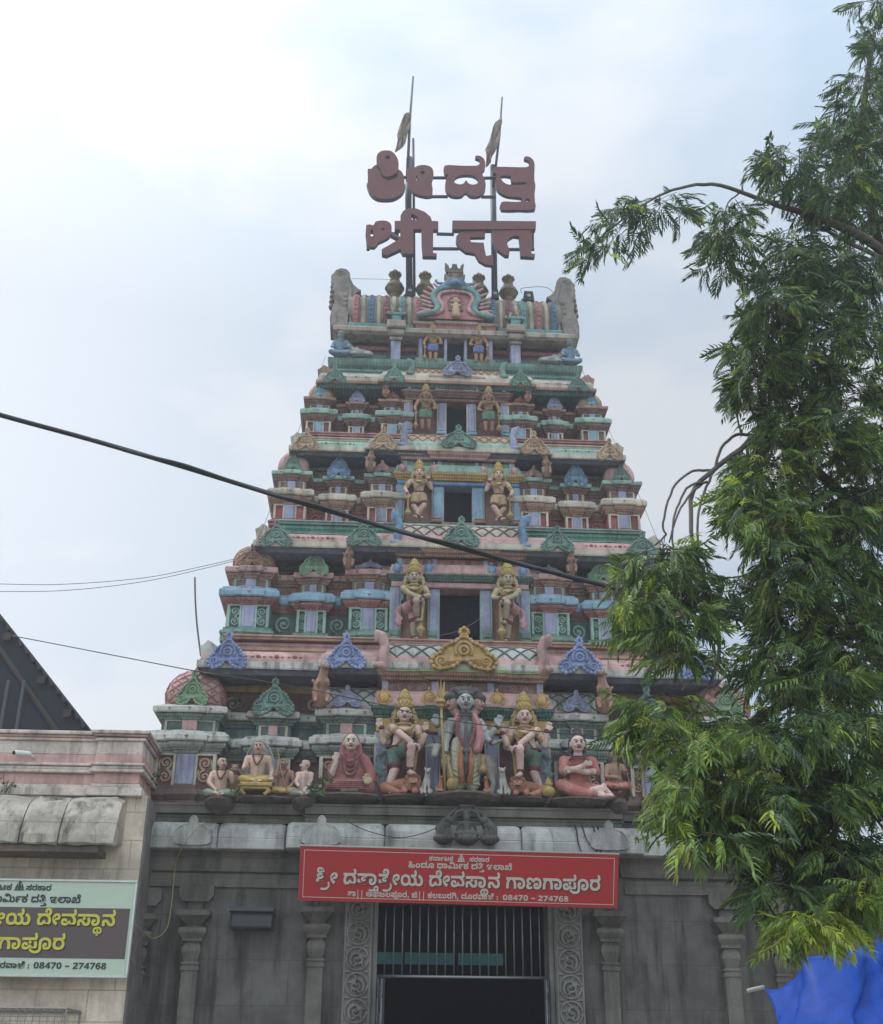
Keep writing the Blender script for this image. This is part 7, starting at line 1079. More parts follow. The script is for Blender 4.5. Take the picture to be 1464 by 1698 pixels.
# top corner: blue seated figure with a reclining bull
BLU = paint('figure_blue', '#6f8da8', grime=.45); BUL = paint('bull_grey', '#9aa09c', grime=.4)
for s_, sd in ((-1, 'left'), (1, 'right')):
    f = Fig('seated_figure_statue', 'blue seated crowned figure statue at the top %s corner of the tower' % sd, 'statue', (s_*1.76, 15.62, 11.49), .56, -s_, 'blue corner figures', .010)
    f.ell('body', (0, 0, .12), (.2, .15, .12)); f.cap('body', (0, 0, .15), (0, 0, .42), .14, .13); f.cap('body', (-.15, 0, .5), (.15, 0, .5), .06); f.cap('body', (0, 0, .5), (0, -.02, .62), .06, .05); f.head((0, -.03, .68), .115, .2)
    for e in (-1, 1): f.ch('body', [(e*.17, 0, .5), (e*.23, -.06, .32), (e*.14, -.17, .25)], [.055, .045, .035]); f.hand((e*.14, -.17, .25), (-e*.4, -.5, -.2), (0, 0, -1), L=.1); f.ch('body', [(e*.1, 0, .12), (e*.24, -.12, .12), (e*.05, -.2, .06)], [.1, .08, .05])
    f.mb('crown').lathe(f.T((0, .0, .75)), [(r*.56, z*.56) for r, z in ((.1, 0), (.11, .03), (.1, .08), (.085, .14), (.06, .2), (.01, .26))], 14); f.loop('crown', (0, -.03, .52), .1, .09, .018)
    f.done(dict(body=('figure', BLU, True), crown=('crown', paint('crown_ivory', '#b5b098'), False)))
    f = Fig('bull_statue', 'small grey white bull statue lying beside the blue figure at the top %s corner' % sd, 'bull statue', (s_*1.44, 15.60, 11.49), .5, s_, 'reclining corner bulls', .010)
    f.ch('body', [(-.25, .02, .14), (0, 0, .17), (.22, 0, .17)], [.12, .13, .14]); f.ell('body', (.14, 0, .29), (.09, .09, .08)); f.ch('body', [(.24, 0, .22), (.33, -.05, .34), (.40, -.08, .34)], [.10, .07, .055]); f.cap('body', (.4, -.08, .34), (.46, -.12, .29), .05, .04)
    for e in (-1, 1): f.cap('body', (.35, -.05+e*.04, .40), (.36, -.05+e*.1, .5), .022, .012); f.cap('body', (.33, -.05+e*.07, .37), (.31, -.05+e*.13, .36), .025, .015); f.ch('body', [(.18, e*.1, .1), (.3, -.06+e*.12, .05), (.2, -.14+e*.08, .03)], [.07, .045, .035]); f.ch('body', [(-.25, e*.09, .1), (-.12, -.06+e*.12, .06), (-.24, -.12+e*.08, .03)], [.085, .05, .035]); f.ell('eye_b', (.42, -.1+e*.04, .36), .012); f.ell('eye_w', (.418, -.1+e*.04, .36), .014)
    f.done(dict(body=('body', BUL, True)))
bake_pending()
paint = paint_plain
# ================================================================== STONE GATEHOUSE
GATE = thing('stone_gatehouse', 'dark grey granite gatehouse with carved pilasters and a barred doorway under the painted tower', 'gatehouse', (0, 14, 0))
STW = stone('granite_wall', '#5f5c57', .95, .46, .004, .9); STP = stone('granite_trim', '#6b675f', 3., 2., .002, .6); STE = stone('granite_eave', '#a4a49d', 1.15, .9, .006, .6, dirt='#1f1e1b'); STC = stone('granite_carved', '#7a7770', 3., 3., .002, .5)
def rp(x0, x1, y0, y1): return [(x0, y1), (x0, y0), (x1, y0), (x1, y1)]
def sweep(plan, prof, capz=True):
    mb = MB(); ring(mb, plan, prof); return mb
w = MB(); w.box(-3.95, -1.31, 14.0, 14.5, 0, 4.2); w.build('wall', STW, GATE)
w = MB(); w.box(1.31, 3.95, 14.0, 14.5, 0, 4.2); w.build('wall', STW, GATE)
w = MB(); w.box(-1.31, 1.31, 14.0, 14.5, 3.42, 4.2); w.build('lintel', STW, GATE)
w = MB(); w.box(3.95, 9.5, 15.2, 15.6, 0, 4.1); w.box(3.80, 3.95, 14.5, 15.6, 0, 4.1); w.build('side_wall', STW, GATE)
for a, b in ((-3.9, -1.85), (1.85, 3.95)):
    sweep(rp(a, b, 14.0, 14.4), [(0, 3.50), (.03, 3.51), (.03, 3.60), (.015, 3.61), (.015, 3.655)]).build('string_course', STP, GATE)
    sweep(rp(a, b, 14.0, 14.4), [(0, 3.67), (.06, 3.68), (.08, 3.73), (.08, 3.82), (.1, 3.84), (.1, 3.9), (-.1, 3.91)]).build('string_course', STP, GATE)
def pil(x, ztop, bracket, w_=.085):
    y = 13.98; P_ = rp(x-w_, x+w_, y-.075, y+.1); o = MB(); z = ztop
    ring(o, P_, [(0, 0), (.0, z-.62), (.012, z-.61), (.012, z-.575), (0, z-.57), (0, z-.555), (.012, z-.55), (.012, z-.53), (-.015, z-.52), (.0, z-.47), (.015, z-.42), (.01, z-.37), (-.012, z-.335), (-.012, z-.32), (.02, z-.315), (.022, z-.285), (.05, z-.25), (.065, z-.225), (.065, z-.20), (.05, z-.18), (-.005, z-.165), (-.005, z-.15), (.03, z-.11), (.075, z-.065), (.075, z-.06), (.095, z-.055), (.095, z), (-.05, z)])
    if bracket:
        ring(o, rp(x-.11, x+.11, y-.05, y+.1), [(-.03, z), (-.03, z+.1), (-.1, z+.101)])
        o.prism([(x-.19, z+.16), (x-.14, z+.10), (x+.14, z+.10), (x+.19, z+.16), (x+.19, z+.25), (x+.16, z+.285), (x-.16, z+.285), (x-.19, z+.25)], y-.06, y+.05)
    o.build('pilaster', STP, GATE)
for s in (-1, 1):
    pil(s*1.61, 3.30, False); pil(s*2.95, 3.25, True); pil(s*3.52, 3.20, True, .08)
# door surround with scroll-filled roundels
for s in (-1, 1):
    a, b = sorted((s*1.0, s*1.31)); o = MB(); o.bbox(a, b, 13.92, 14.4, 0, 3.42, .01); o.bbox(*sorted((s*.945, s*1.0)), 13.98, 14.4, 0, 3.42, .008)
    for e in (1.012, 1.285): c, d_ = sorted((s*e, s*(e+.02))); o.bbox(c, d_, 13.90, 13.93, 0, 3.42, .006)
    o.build('door_frame', STC, GATE)
    for i, z in enumerate(np.arange(.42, 3.4, .262)):
        o = MB(); cx = s*1.158; o.tube([(cx+.118*math.cos(t), 13.912, z+.118*math.sin(t)) for t in np.linspace(0, 2*math.pi, 21)], .014, 5)
        dd = s*(1 if i % 2 else -1); scroll(o, cx, z-.01, 13.908, .085, dd, .02, -1.0)
        for t in np.arange(5)*1.1+.5: o.capsule((cx+.06*dd*math.cos(t), 13.905, z+.06*math.sin(t)), (cx+.1*dd*math.cos(t+.3), 13.905, z+.1*math.sin(t+.3)), .014, .008, 6, 2)
        o.ell((cx-.03*dd, 13.9, z+.02), (.03, .015, .03), 7, 5)
        for e in (-1, 1): o.capsule((cx+e*.118, 13.912, z+.131), (cx+e*.07, 13.912, z+.125), .014, .006, 6, 2)
        o.build('carved_roundel', STC, GATE, True)
# passage behind the door, open to a court with a pale green sheet at its far end
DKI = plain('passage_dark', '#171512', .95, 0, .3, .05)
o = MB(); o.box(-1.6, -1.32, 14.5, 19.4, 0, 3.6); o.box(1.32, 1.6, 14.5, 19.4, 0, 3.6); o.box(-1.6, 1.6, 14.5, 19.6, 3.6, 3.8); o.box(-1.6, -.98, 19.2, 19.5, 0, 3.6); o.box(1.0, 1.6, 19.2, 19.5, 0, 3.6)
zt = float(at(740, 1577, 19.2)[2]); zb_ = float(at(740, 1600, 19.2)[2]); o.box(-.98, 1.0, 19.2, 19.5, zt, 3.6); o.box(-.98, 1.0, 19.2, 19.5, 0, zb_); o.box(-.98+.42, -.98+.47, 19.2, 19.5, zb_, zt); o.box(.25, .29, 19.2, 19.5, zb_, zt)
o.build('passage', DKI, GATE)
o = MB(); o.box(-3, 3, 20.6, 20.65, 1.5, 5.0); o.build('green_sheet', plain('sheet_teal', '#4f9a98', .7), GATE)
o = MB(); o.box(-.4, .1, 18.2, 18.4, 0, 1.9); o.ell((-.15, 18.2, 2.0), (.3, .1, .2)); o.build('inner_shrine', plain('shrine_grey', '#55504a', .8), GATE)
# steel grille and folding gate
STEEL = plain('steel_bar', '#7c7f81', .35, .7, .1); RUST = plain('iron_dark', '#3a3532', .6, .5)
GR = thing('door_grille', 'steel bar grille filling the upper part of the dark doorway', 'grille', (0, 14.12, 2.6))
for x in np.linspace(-.86, .86, 19):
    o = MB(); o.tube([(x, 14.13, 2.63), (x, 14.13, 3.45)], .008, 6); o.build('bar', STEEL, GR, True)
o = MB(); o.tube([(-.95, 14.12, 2.62), (.95, 14.12, 2.62)], .016, 8); o.build('rail', plain('steel_rail', '#8c8f8f', .3, .6), GR, True)
o = MB(); o.tube([(-.95, 14.12, 3.38), (.95, 14.12, 3.38)], .014, 8); o.build('rail', RUST, GR, True)
for s in (-1, 1):
    FG = thing('folding_gate', 'folded steel gate leaf against the %s door jamb' % ('left' if s < 0 else 'right'), 'gate', (s*.92, 14.05, 0))
    for k in range(4):
        o = MB(); x = s*(.93-.022*k); o.tube([(x, 14.02-.07*k, .02), (x, 14.02-.07*k, 2.58+.02*(k == 0))], .011, 6); o.build('post', STEEL if k % 2 == 0 else RUST, FG, True)
    o = MB()
    for z in np.arange(.3, 2.5, .26):
        for k in range(3): o.tube([(s*(.93-.022*k), 14.02-.07*k, z), (s*(.93-.022*(k+1)), 14.02-.07*(k+1), z+.13)], .006, 5); o.tube([(s*(.93-.022*k), 14.02-.07*k, z+.13), (s*(.93-.022*(k+1)), 14.02-.07*(k+1), z)], .006, 5)
    o.build('lattice', STEEL, FG)
# eave stones, scored, with disc reliefs
def eave(x0, x1, yf):
    sec = [(14.3, 3.885), (yf+.01, 3.885), (yf, 3.895), (yf-.005, 3.99), (yf+.004, 4.0), (yf+.0, 4.01), (yf+.015, 4.09), (yf+.05, 4.15), (yf+.12, 4.185), (14.3, 4.2)]
    o = MB(); rings = []
    xs = [x0, x0+.012, x0+.05, x1-.05, x1-.012, x1]; ins = [.05, .02, 0, 0, .02, .05]
    for x, i in zip(xs, ins): rings.append([(x, y+i*.6*(y < 14), z-(i*.7 if z > 4.05 else 0)) for y, z in sec])
    o.quadstrip(rings, True); o.build('eave_stone', STE, GATE)
for a, b, y in ((-3.57, -2.75, 13.72), (-2.745, -2.0, 13.72), (-1.985, -.9, 13.6), (-.895, .62, 13.6), (.625, 1.99, 13.6), (2.0, 2.95, 13.72), (2.955, 3.95, 13.72)): eave(a, b, y)
for x, y in ((-3.02, 13.72), (-1.60, 13.6), (1.60, 13.6), (3.02, 13.72)):
    o = MB(); P_ = smooth_closed([(x-.17, 3.93), (x-.2, 4.02), (x-.15, 4.11), (x-.05, 4.15), (x-.04, 4.2), (x, 4.235), (x+.04, 4.2), (x+.05, 4.15), (x+.15, 4.11), (x+.2, 4.02), (x+.17, 3.93)], 3); o.prism(P_, y-.03, y+.2)
    o.tube([(a, y-.03, b) for a, b in P_+P_[:1]], .008, 5); o.build('disc_relief', STE, GATE)
for z0, z1, yy, yc, nm in ((4.20, 4.285, 13.93, 13.80, 'a'), (4.29, 4.40, 13.86, 13.74, 'b')):
    o = MB(); ring(o, [(-3.6, 14.4), (-3.6, yy), (-1.8, yy), (-1.8, yc), (1.8, yc), (1.8, yy), (3.75, yy), (3.75, 14.4)], [(-.2, z0), (0, z0), (.0, z1-.03), (.012, z1-.025), (.012, z1), (-.5, z1+.001)]); o.build('stone_course', STP, GATE)
# goddess on a lotus between two elephants
o = MB(); yb = 13.52
for x, r in ((0, .125), (-.29, .10), (.29, .10)):
    o.lathe((x, yb, 3.94), [(r*.6, 0), (r, .03), (r*1.08, .06), (r, .085), (r*.9, .1)], 18, 2, 1, .8)
    for a in np.linspace(math.pi, 2*math.pi, 9): o.ell((x+r*1.03*math.cos(a), yb+r*.82*math.sin(a), 4.01), (.028, .02, .035), 6, 5)
o.ell((0, yb-.02, 4.07), (.11, .07, .045)); o.capsule((0, yb, 4.07), (0, yb, 4.19), .05, .055); o.ell((0, yb-.02, 4.27), (.04, .045, .05)); o.lathe((0, yb, 4.30), [(.045, 0), (.04, .04), (.02, .09), (.005, .1)], 10); o.capsule((-.07, yb, 4.21), (.07, yb, 4.21), .025)
for e in (-1, 1):
    o.capsule((e*.08, yb, 4.2), (e*.12, yb-.03, 4.11), .022, .018); o.capsule((e*.12, yb-.03, 4.11), (e*.1, yb-.05, 4.2), .018, .015); o.capsule((e*.05, yb-.03, 4.07), (e*.13, yb-.05, 4.06), .04, .03)
    o.capsule((e*.33, yb+.02, 4.14), (e*.25, yb, 4.18), .065, .06); o.ell((e*.215, yb-.02, 4.235), (.05, .05, .055)); o.ell((e*.255, yb-.03, 4.24), (.015, .045, .045))
    for lx in (.36, .30, .24): o.capsule((e*lx, yb-.02, 4.12), (e*lx, yb-.02, 4.04), .028, .026)
    pts = smooth_open([(e*.18, yb-.04, 4.23), (e*.15, yb-.05, 4.28), (e*.12, yb-.05, 4.34), (e*.07, yb-.04, 4.36)], 4)
    for i in range(len(pts)-1): o.capsule(pts[i], pts[i+1], .024, .02, 8)
    o.capsule((e*.3, yb+.01, 4.22), (e*.14, yb+.04, 4.38), .03, .025)
o.bbox(-.10, .10, yb-.05, 13.9, 4.405, 4.435, .01); o.bbox(-.07, .07, yb-.03, 13.9, 4.34, 4.405, .01); o.ell((0, yb+.02, 4.33), (.09, .05, .06))
o.xf(lambda q: (q[0]*.88, q[1], 3.95+(q[2]-3.95)*.86)); o.remesh('lintel_relief', stone('relief_stone', '#5a5852', 3., 3., .001, .6), GATE, .008, 0)
for x, l in ((1.22, .34), (1.30, .22), (1.42, .46), (1.47, .5)):   # dead roots stuck to the stone
    o = MB(); pts = smooth_open([(x, 13.62, 4.19), (x+.015, 13.585, 4.12), (x+.03, 13.585, 4.19-l*.6), (x+.075, 13.582, 4.19-l)], 4); o.tube(pts, np.linspace(.012, .004, len(pts)), 5)
    tag(o.build('dry_root', plain('root_dark', '#2c2824', .9), None, True), 'dark dry root trailing down the pale eave stone right of the goddess', 'root', 'dry roots on the eave stone')
# ================================================================== SIGNS
GL = {}
for gid, contours in GLYPHS.items():
    cs = []
    for c in contours:
        x = y = 0; q = []
        for i_ in range(0, len(c), 3): x += c[i_]; y += c[i_+1]; q.append((x, y, c[i_+2] == 1))
        e = []
        for i, a in enumerate(q):
            b = q[(i+1) % len(q)]; e.append(a)
            if not a[2] and not b[2]: e.append(((a[0]+b[0])/2, (a[1]+b[1])/2, True))
        st_ = next(i for i, a in enumerate(e) if a[2]); e = e[st_:]+e[:st_]; p = []; i = 0
        while i < len(e):
            a = e[i]; b = e[(i+1) % len(e)]; p.append((a[0], a[1]))
            if not b[2]:
                d_ = e[(i+2) % len(e)]
                for tt in (.33, .67): p.append(((1-tt)**2*a[0]+2*tt*(1-tt)*b[0]+tt*tt*d_[0], (1-tt)**2*a[1]+2*tt*(1-tt)*b[1]+tt*tt*d_[1]))
                i += 2
            else: i += 1
        cs.append(p)
    GL[gid] = cs
def word_polys(key, x0, x1, z, hs):
    """the line of writing `key` between x0 and x1, baseline z, hs metres per em"""
    W, its = TEXT[key]; sx = (x1-x0)/W; out = []
    for gid, gx in its:
        for c in GL[gid]: out.append([(x0+(gx+a)*sx, z+b*hs/1000) for a, b in c])
    return out
def lettering(keys, y, mat, parent):
    mb = MB()
    for k in keys: mb.solid(word_polys(*k), y, y+.006)
    return mb.build('lettering', mat, parent)
def emblem(x, z, s, y, mat, parent):
    o = MB(); o.prism([(x-.5*s, z), (x+.5*s, z), (x+.42*s, z+.1*s), (x-.42*s, z+.1*s)], y, y+.006); o.prism(smooth_closed([(x-.13*s, z+.16*s), (x, z+.12*s), (x+.13*s, z+.16*s), (x+.15*s, z+.5*s), (x, z+.56*s), (x-.15*s, z+.5*s)], 2), y, y+.006)
    for e in (-1, 1): o.prism([(x+e*.2*s, z+.14*s), (x+e*.42*s, z+.14*s), (x+e*.38*s, z+.34*s), (x+e*.3*s, z+.5*s), (x+e*.24*s, z+.66*s), (x+e*.19*s, z+.6*s), (x+e*.22*s, z+.4*s)], y, y+.006)
    o.prism([(x-.12*s, z+.6*s), (x+.12*s, z+.6*s), (x+.14*s, z+.74*s), (x+.05*s, z+.92*s), (x, z+s), (x-.05*s, z+.92*s), (x-.14*s, z+.74*s)], y, y+.006)
    return o.build('emblem', mat, parent)
TL_, TR_, BL_, BR_ = at(496, 1402, 13.30), at(1027, 1418, 13.30), at(496, 1494, 13.52), at(1023, 1506, 13.52)
ux = (TR_-TL_)/2+(BR_-BL_)/2; W = float(np.linalg.norm(ux)); ux /= W; uz = (TL_-BL_)/2+(TR_-BR_)/2; uz -= ux*uz.dot(ux); H = float(np.linalg.norm(uz)); uz /= H; uy = np.cross(uz, ux)
ctr = (TL_+TR_+BL_+BR_)/4
SG = thing('sign_board', 'long red sign board with cream Kannada lettering hung above the barred doorway', 'sign board'); SG.matrix_world = Matrix([list(r_)+[c_] for r_, c_ in zip(np.stack([ux, uy, uz], 1), ctr)]+[[0, 0, 0, 1]])
REDS = plain('sign_red', '#a62b2c', .45, 0, .05); CRM = plain('sign_cream', '#bdb6aa', .5, 0, .04); SHD = plain('sign_letter_edge', '#3a1a18', .6)
o = MB(); o.bbox(-W/2, W/2, 0, .03, -H/2, H/2, .004); o.build('panel', REDS, SG)
o = MB(); ex, ez, t_ = W/2-.045, H/2-.038, .006
for a in ((-ex, ex, ez-t_, ez), (-ex, ex, -ez, -ez+t_), (-ex, -ex+t_, -ez+t_+.0005, ez-t_-.0005), (ex-t_, ex, -ez+t_+.0005, ez-t_-.0005)): o.box(a[0], a[1], -.003, .004, a[2], a[3])
o.build('border_line', CRM, SG)
o = MB(); o.box(-W/2-.004, W/2+.004, -.008, .034, H/2+.0005, H/2+.010); o.build('top_trim', plain('trim_grey', '#a9a6a0', .4, .4), SG)
U = lambda u: (u-.5)*W; Vv = lambda v: (.5-v)*H
lettering([('state', U(.402), U(.478), Vv(.200), .068), ('gov', U(.528), U(.592), Vv(.200), .068), ('dept', U(.338), U(.664), Vv(.340), .092)], -.006, CRM, SG)
lettering([('name', U(.052), U(.945), Vv(.675), .215)], -.010, CRM, SG)
lettering([('name', U(.052)+.006, U(.945)+.010, Vv(.675)-.010, .215)], -.0035, SHD, SG)
lettering([('addr', U(.152), U(.63), Vv(.892), .085), ('tel', U(.637), U(.845), Vv(.892), .080)], -.006, CRM, SG)
emblem(U(.503), Vv(.21), .085, -.006, CRM, SG)
# sign on the building at the left
yS = 13.10; zT, zB = float(at(227, 1462, yS)[2]), float(at(210, 1620, yS)[2]); xR = float(at(218, 1540, yS)[0]); xL = 2*float(at(22, 1540, yS)[0])-xR; xc = (xR+xL)/2
S2 = thing('sign_board', 'pale green and brown sign board with yellow Kannada lettering on the left building', 'sign board', (xc, yS, (zT+zB)/2))
GRS = plain('sign_pale_green', '#aab8a4', .4, 0, .04); BRS = plain('sign_brown', '#4f423f', .4, 0, .05); YEL = plain('sign_yellow', '#b9b13c', .5, 0, .05); BLK = plain('sign_black', '#26292a', .6); FRM = plain('sign_frame_white', '#b9beb6', .3, .2)
zz = lambda py: zT-(py-1462)*(zT-zB)/158
o = MB(); o.box(xL, xR, yS, yS+.04, zB, zT); o.build('panel', GRS, S2)
o = MB(); o.box(xL+.03, xR-.035, yS-.004, yS, zz(1591), zz(1508)); o.build('brown_band', BRS, S2)
o = MB(); o.bbox(xL-.01, xR+.01, yS-.015, yS+.05, zT-.012, zT+.012, .004); o.bbox(xL-.01, xR+.01, yS-.015, yS+.05, zB-.012, zB+.012, .004); o.bbox(xR-.012, xR+.012, yS-.014, yS+.049, zB+.0125, zT-.0125, .004); o.bbox(xL-.012, xL+.012, yS-.014, yS+.049, zB+.0125, zT-.0125, .004); o.build('frame', FRM, S2)
X2 = lambda px: float(at(px, 1540, yS)[0]); xe = X2(22)
sp = xe-(X2(77)-xe)
lettering([('state', sp-.12, xe-.075, zz(1479.5), .080), ('gov', X2(33), X2(76), zz(1479.5), .080), ('dept', 2*xe-X2(128), X2(128), zz(1500), .108)], yS-.006, BLK, S2)
lettering([('w1', 2*xe-X2(191), X2(191), zz(1537.5), .205), ('w2', 2*xe-X2(112), X2(112), zz(1577.5), .205)], yS-.014, YEL, S2)
lettering([('w1', 2*xe-X2(191)+.006, X2(191)+.008, zz(1537.5)-.009, .205), ('w2', 2*xe-X2(112)+.006, X2(112)+.008, zz(1577.5)-.009, .205)], yS-.0075, BLK, S2)
lettering([('addr', X2(62)-1.76, X2(62), zz(1608), .082), ('tel', X2(64), X2(184), zz(1608), .085)], yS-.006, BLK, S2)
emblem(xe, zz(1480), .105, yS-.006, BLK, S2)
# ================================================================== LEFT BUILDING
LB = thing('left_building', 'cream tiled building with a pink moulded parapet and weathered stone eave at the left edge', 'building', (-5, 14, 0))
o = MB(); o.box(-9, -3.50, 13.4, 17, 0, 4.38); o.build('wall', stone('tile_cream', '#d6c8b4', .52, .30, .008, .45, .25, '#55493c'), LB)
o = MB(); o.box(-3.499, -3.475, 13.4, 14.0, 0, 4.36); o.build('side_face', paint('side_grey', '#6f6b65', grime=.6), LB)
PKW, PKB = paint('parapet_white', '#cdbfb2', grime=.7), paint('parapet_pink', '#c79f95', grime=.5)
rows = [(4.27, 4.36, .05, PKW), (4.36, 4.40, .02, PKW), (4.40, 4.52, .0, PKB), (4.52, 4.555, .05, PKW), (4.555, 4.59, .03, PKW), (4.59, 4.62, .05, PKW), (4.62, 4.72, .01, PKB), (4.72, 4.865, .0, PKW), (4.865, 4.90, .03, PKW), (4.90, 4.925, .05, PKB), (4.925, 4.965, .075, PKW)]
for z0, z1, off, m in rows:
    z0, z1 = (1.6+(z-1.6)*1.0308 for z in (z0, z1)); pl_ = [(-9, 16.9), (-9, 13.4), (-4.09, 13.4), (-4.09, 13.33), (-3.60, 13.33), (-3.60, 16.9)]; o = MB(); ring(o, pl_, [(-.3, z0), (off-.008, z0+.0005), (off, z0+.008), (off, z1-.008), (off-.008, z1-.0005), (-.3, z1)]); o.build('parapet_course', m, LB)
o = MB(); o.box(-8.9, -3.68, 13.5, 16.9, 4.35, 5.03); o.build('parapet_core', PKW, LB)
EV = stone('eave_weathered', '#b0a898', 3, 2, .004, .95, .8, '#23211d')
xs = [-9, -7.9, -6.9, -6.0, -5.32, -4.68, float(at(100, 1370, 12.95)[0]), float(at(193, 1370, 12.95)[0])]
for i in range(len(xs)-1):
    sec = [(13.42, 4.345), (13.28, 4.33), (13.10, 4.24), (12.98, 4.075), (12.90, 3.87), (12.885, 3.785), (12.92, 3.765), (13.3, 3.85), (13.42, 3.87)]; a, b = xs[i]+.006, xs[i+1]-.006; nseg = 7
    o = MB(); rr = np.random.default_rng(i); o.quadstrip([[(a+(b-a)*t, y+rr.normal(0, .006)+(.02 if t in (0, 1) else 0)*(z > 3.75), z+rr.normal(0, .006)-(.02 if t in (0, 1) else 0)*(z > 3.9)) for y, z in sec] for t in np.linspace(0, 1, nseg)], True); o.build('eave_stone', EV, LB)
o = MB(); o.box(-9, -3.87, 12.96, 13.4, 3.70, 3.765); o.build('eave_lip', paint('lip_brown', '#6d6257', grime=.7), LB)
c = thing('security_camera', 'small white bullet security camera on the pink parapet of the left building', 'camera', at(40, 1250, 13.3)); p = at(40, 1250, 13.3); o = MB(); o.capsule(p+[.05, 0, 0], p+[-.06, -.1, -.015], .03, .03, 10); o.build('housing', plain('camera_white', '#c9c9c4', .4), c, True)
o = MB(); o.ell(p+[-.075, -.125, -.018], (.02, .02, .022), 8, 6); o.build('lens', plain('lens_black', '#151515', .2), c, True); o = MB(); o.tube([p+[.05, 0, 0], p+[.09, .03, -.02], p+[.09, .14, -.02]], .012, 6); o.build('bracket', plain('camera_white', '#c9c9c4', .4), c, True)
# caged box low on the left wall
cg = thing('wire_cage', 'rusty wire mesh cage fixed to the lower left wall under the green sign', 'cage', (-4.5, 12.7, 1.3)); WIRE = plain('wire_grey', '#8a857c', .6, .4); p0 = at(108, 1690, 12.75); x1, x0, zc = float(p0[0]), float(p0[0])-1.5, float(at(60, 1672, 12.75)[2])
for a in (x0, x1):
    o = MB(); [o.tube([(a, y, 1.3), (a, y, zc)], .012, 5) for y in (12.75, 13.37)]; [o.tube([(a, 12.75, z), (a, 13.37, z)], .012, 5) for z in (1.3, zc)]; o.build('frame', WIRE, cg)
o = MB(); [o.tube([(x0, y, z), (x1, y, z)], .012, 5) for y in (12.75, 13.37) for z in (1.3, zc)]; o.build('rail', WIRE, cg)
o = MB(); [o.tube([(x, 12.75, 1.3), (x, 12.75, zc)], .004, 4) for x in np.arange(x0, x1, .07)]; [o.tube([(x, 12.75, zc), (x, 13.37, zc)], .004, 4) for x in np.arange(x0, x1, .07)]; [o.tube([(x0, 12.75, z), (x1, 12.75, z)], .004, 4) for z in np.arange(1.35, zc, .07)]; o.build('mesh', WIRE, cg, kind='stuff')
# corrugated shed roof behind
SR = thing('shed_roof', 'dark corrugated shed roof rising behind the parapet at the left edge', 'roof', (-7, 18, 4)); pk, lo = at(-120, 870, 16.2), at(150, 1217, 16.2)
dv = (lo-pk); o = MB(); n = 90; rings = []
for y in np.linspace(15.9, 22, 2):
    rings.append([pk+dv*(t*1.0)+np.array([0, y-16.2, .035*math.sin(t*n*1.9)]) for t in np.linspace(0, 1, n*3)]+[pk+dv*t+np.array([0, y-16.2, .035*math.sin(t*n*1.9)-.012]) for t in np.linspace(1, 0, n*3)])
o.quadstrip(rings, True); o.build('roof_sheet', paint('sheet_rust', '#26272c', grime=.6, streak=False), SR)
o = MB(); o.prism([(pk[0], pk[2]-.02), (lo[0], lo[2]-.02), (lo[0], 4.3), (pk[0], 4.3)], 15.96, 16.05); o.build('gable_wall', plain('gable_dark', '#23262f', .9, 0, .2), SR)
for t in (.35, .55, .75, .9):
    c_ = pk+dv*t; o = MB(); o.box(c_[0]-.05, c_[0]+.05, 15.88, 15.94, c_[2]-.16, c_[2]-.06); o.build('purlin', plain('purlin_brown', '#3b3430', .8), SR)
o = MB(); o.tube([pk+np.array([.0, -.28, -.22]), lo+np.array([-.25, -.28, -.2])], .035, 6); o.build('rafter', plain('purlin_brown', '#3b3430', .8), SR)
for px in (14, 40):
    q0, q1 = at(px, 1128, 15.8), at(px, 1216, 15.8); o = MB(); o.tube([(q0[0], 15.8, q0[2]), (q0[0], 15.8, 4.3)], .025, 7); o.build('post', plain('post_grey', '#3c3e44', .7), SR, True)
# ================================================================== LETTER SIGN ON THE ROOF
LS = thing('letter_sign', 'rooftop sign of large maroon Kannada and Devanagari letters carried on two steel poles', 'letter sign', (0, 16.2, 13)); YL = 15.6
MAR = plain('letter_maroon', '#613432', .55, 0, .12); IRON = plain('iron_blue_grey', '#4a4f58', .55, .3, .15)
Lp = lambda P_: [(float(q[0]), float(q[2])) for q in (at(600+x/4.88, 240+y/4.88, YL) for x, y in P_)]
def circ(x, y, rx, ry, n=14): return [(x+rx*math.cos(a), y+ry*math.sin(a)) for a in np.arange(n)*2*math.pi/n]
def letter(outer, holes=(), proud=0., sm=2, raw=False):
    P_ = [Lp(outer if raw else smooth_closed(outer, sm))]+[Lp(smooth_closed(h, 2)) for h in holes]
    if area2(P_[0]) < 0: P_[0] = P_[0][::-1]
    for i in range(1, len(P_)):
        if area2(P_[i]) > 0: P_[i] = P_[i][::-1]
    P_[0] = P_[0] if area2(P_[0]) < 0 else P_[0][::-1]; hs_ = [h if area2(h) > 0 else h[::-1] for h in P_[1:]]
    o = MB().solid([P_[0]]+hs_, YL-proud, YL+.075).build('letter', MAR, LS); me = o.data; me.materials.append(IRON)
    for f_ in me.polygons:
        if abs(f_.normal[1]) < .5: f_.material_index = 1
    return o
LOOP = circ(208, 112, 21, 14)
letter([(48, 195), (75, 195), (95, 172), (122, 160), (150, 150), (210, 150), (270, 190), (318, 212), (340, 260), (345, 315), (345, 350), (300, 400), (200, 425), (95, 400), (50, 340), (48, 250)], [[(195, 274), (240, 264), (290, 237), (279, 266), (240, 282), (205, 282)]], 0)
letter([(125, 175), (118, 110), (135, 75), (165, 58), (200, 55), (240, 62), (270, 90), (292, 130), (297, 180), (280, 230), (240, 260), (195, 268), (160, 245), (150, 205)], [LOOP], .03)
letter([(38, 315), (60, 340), (110, 355), (180, 358), (250, 352), (310, 335), (352, 328), (335, 385), (295, 420), (250, 440), (195, 445), (130, 440), (85, 415), (55, 375)], [], .025)
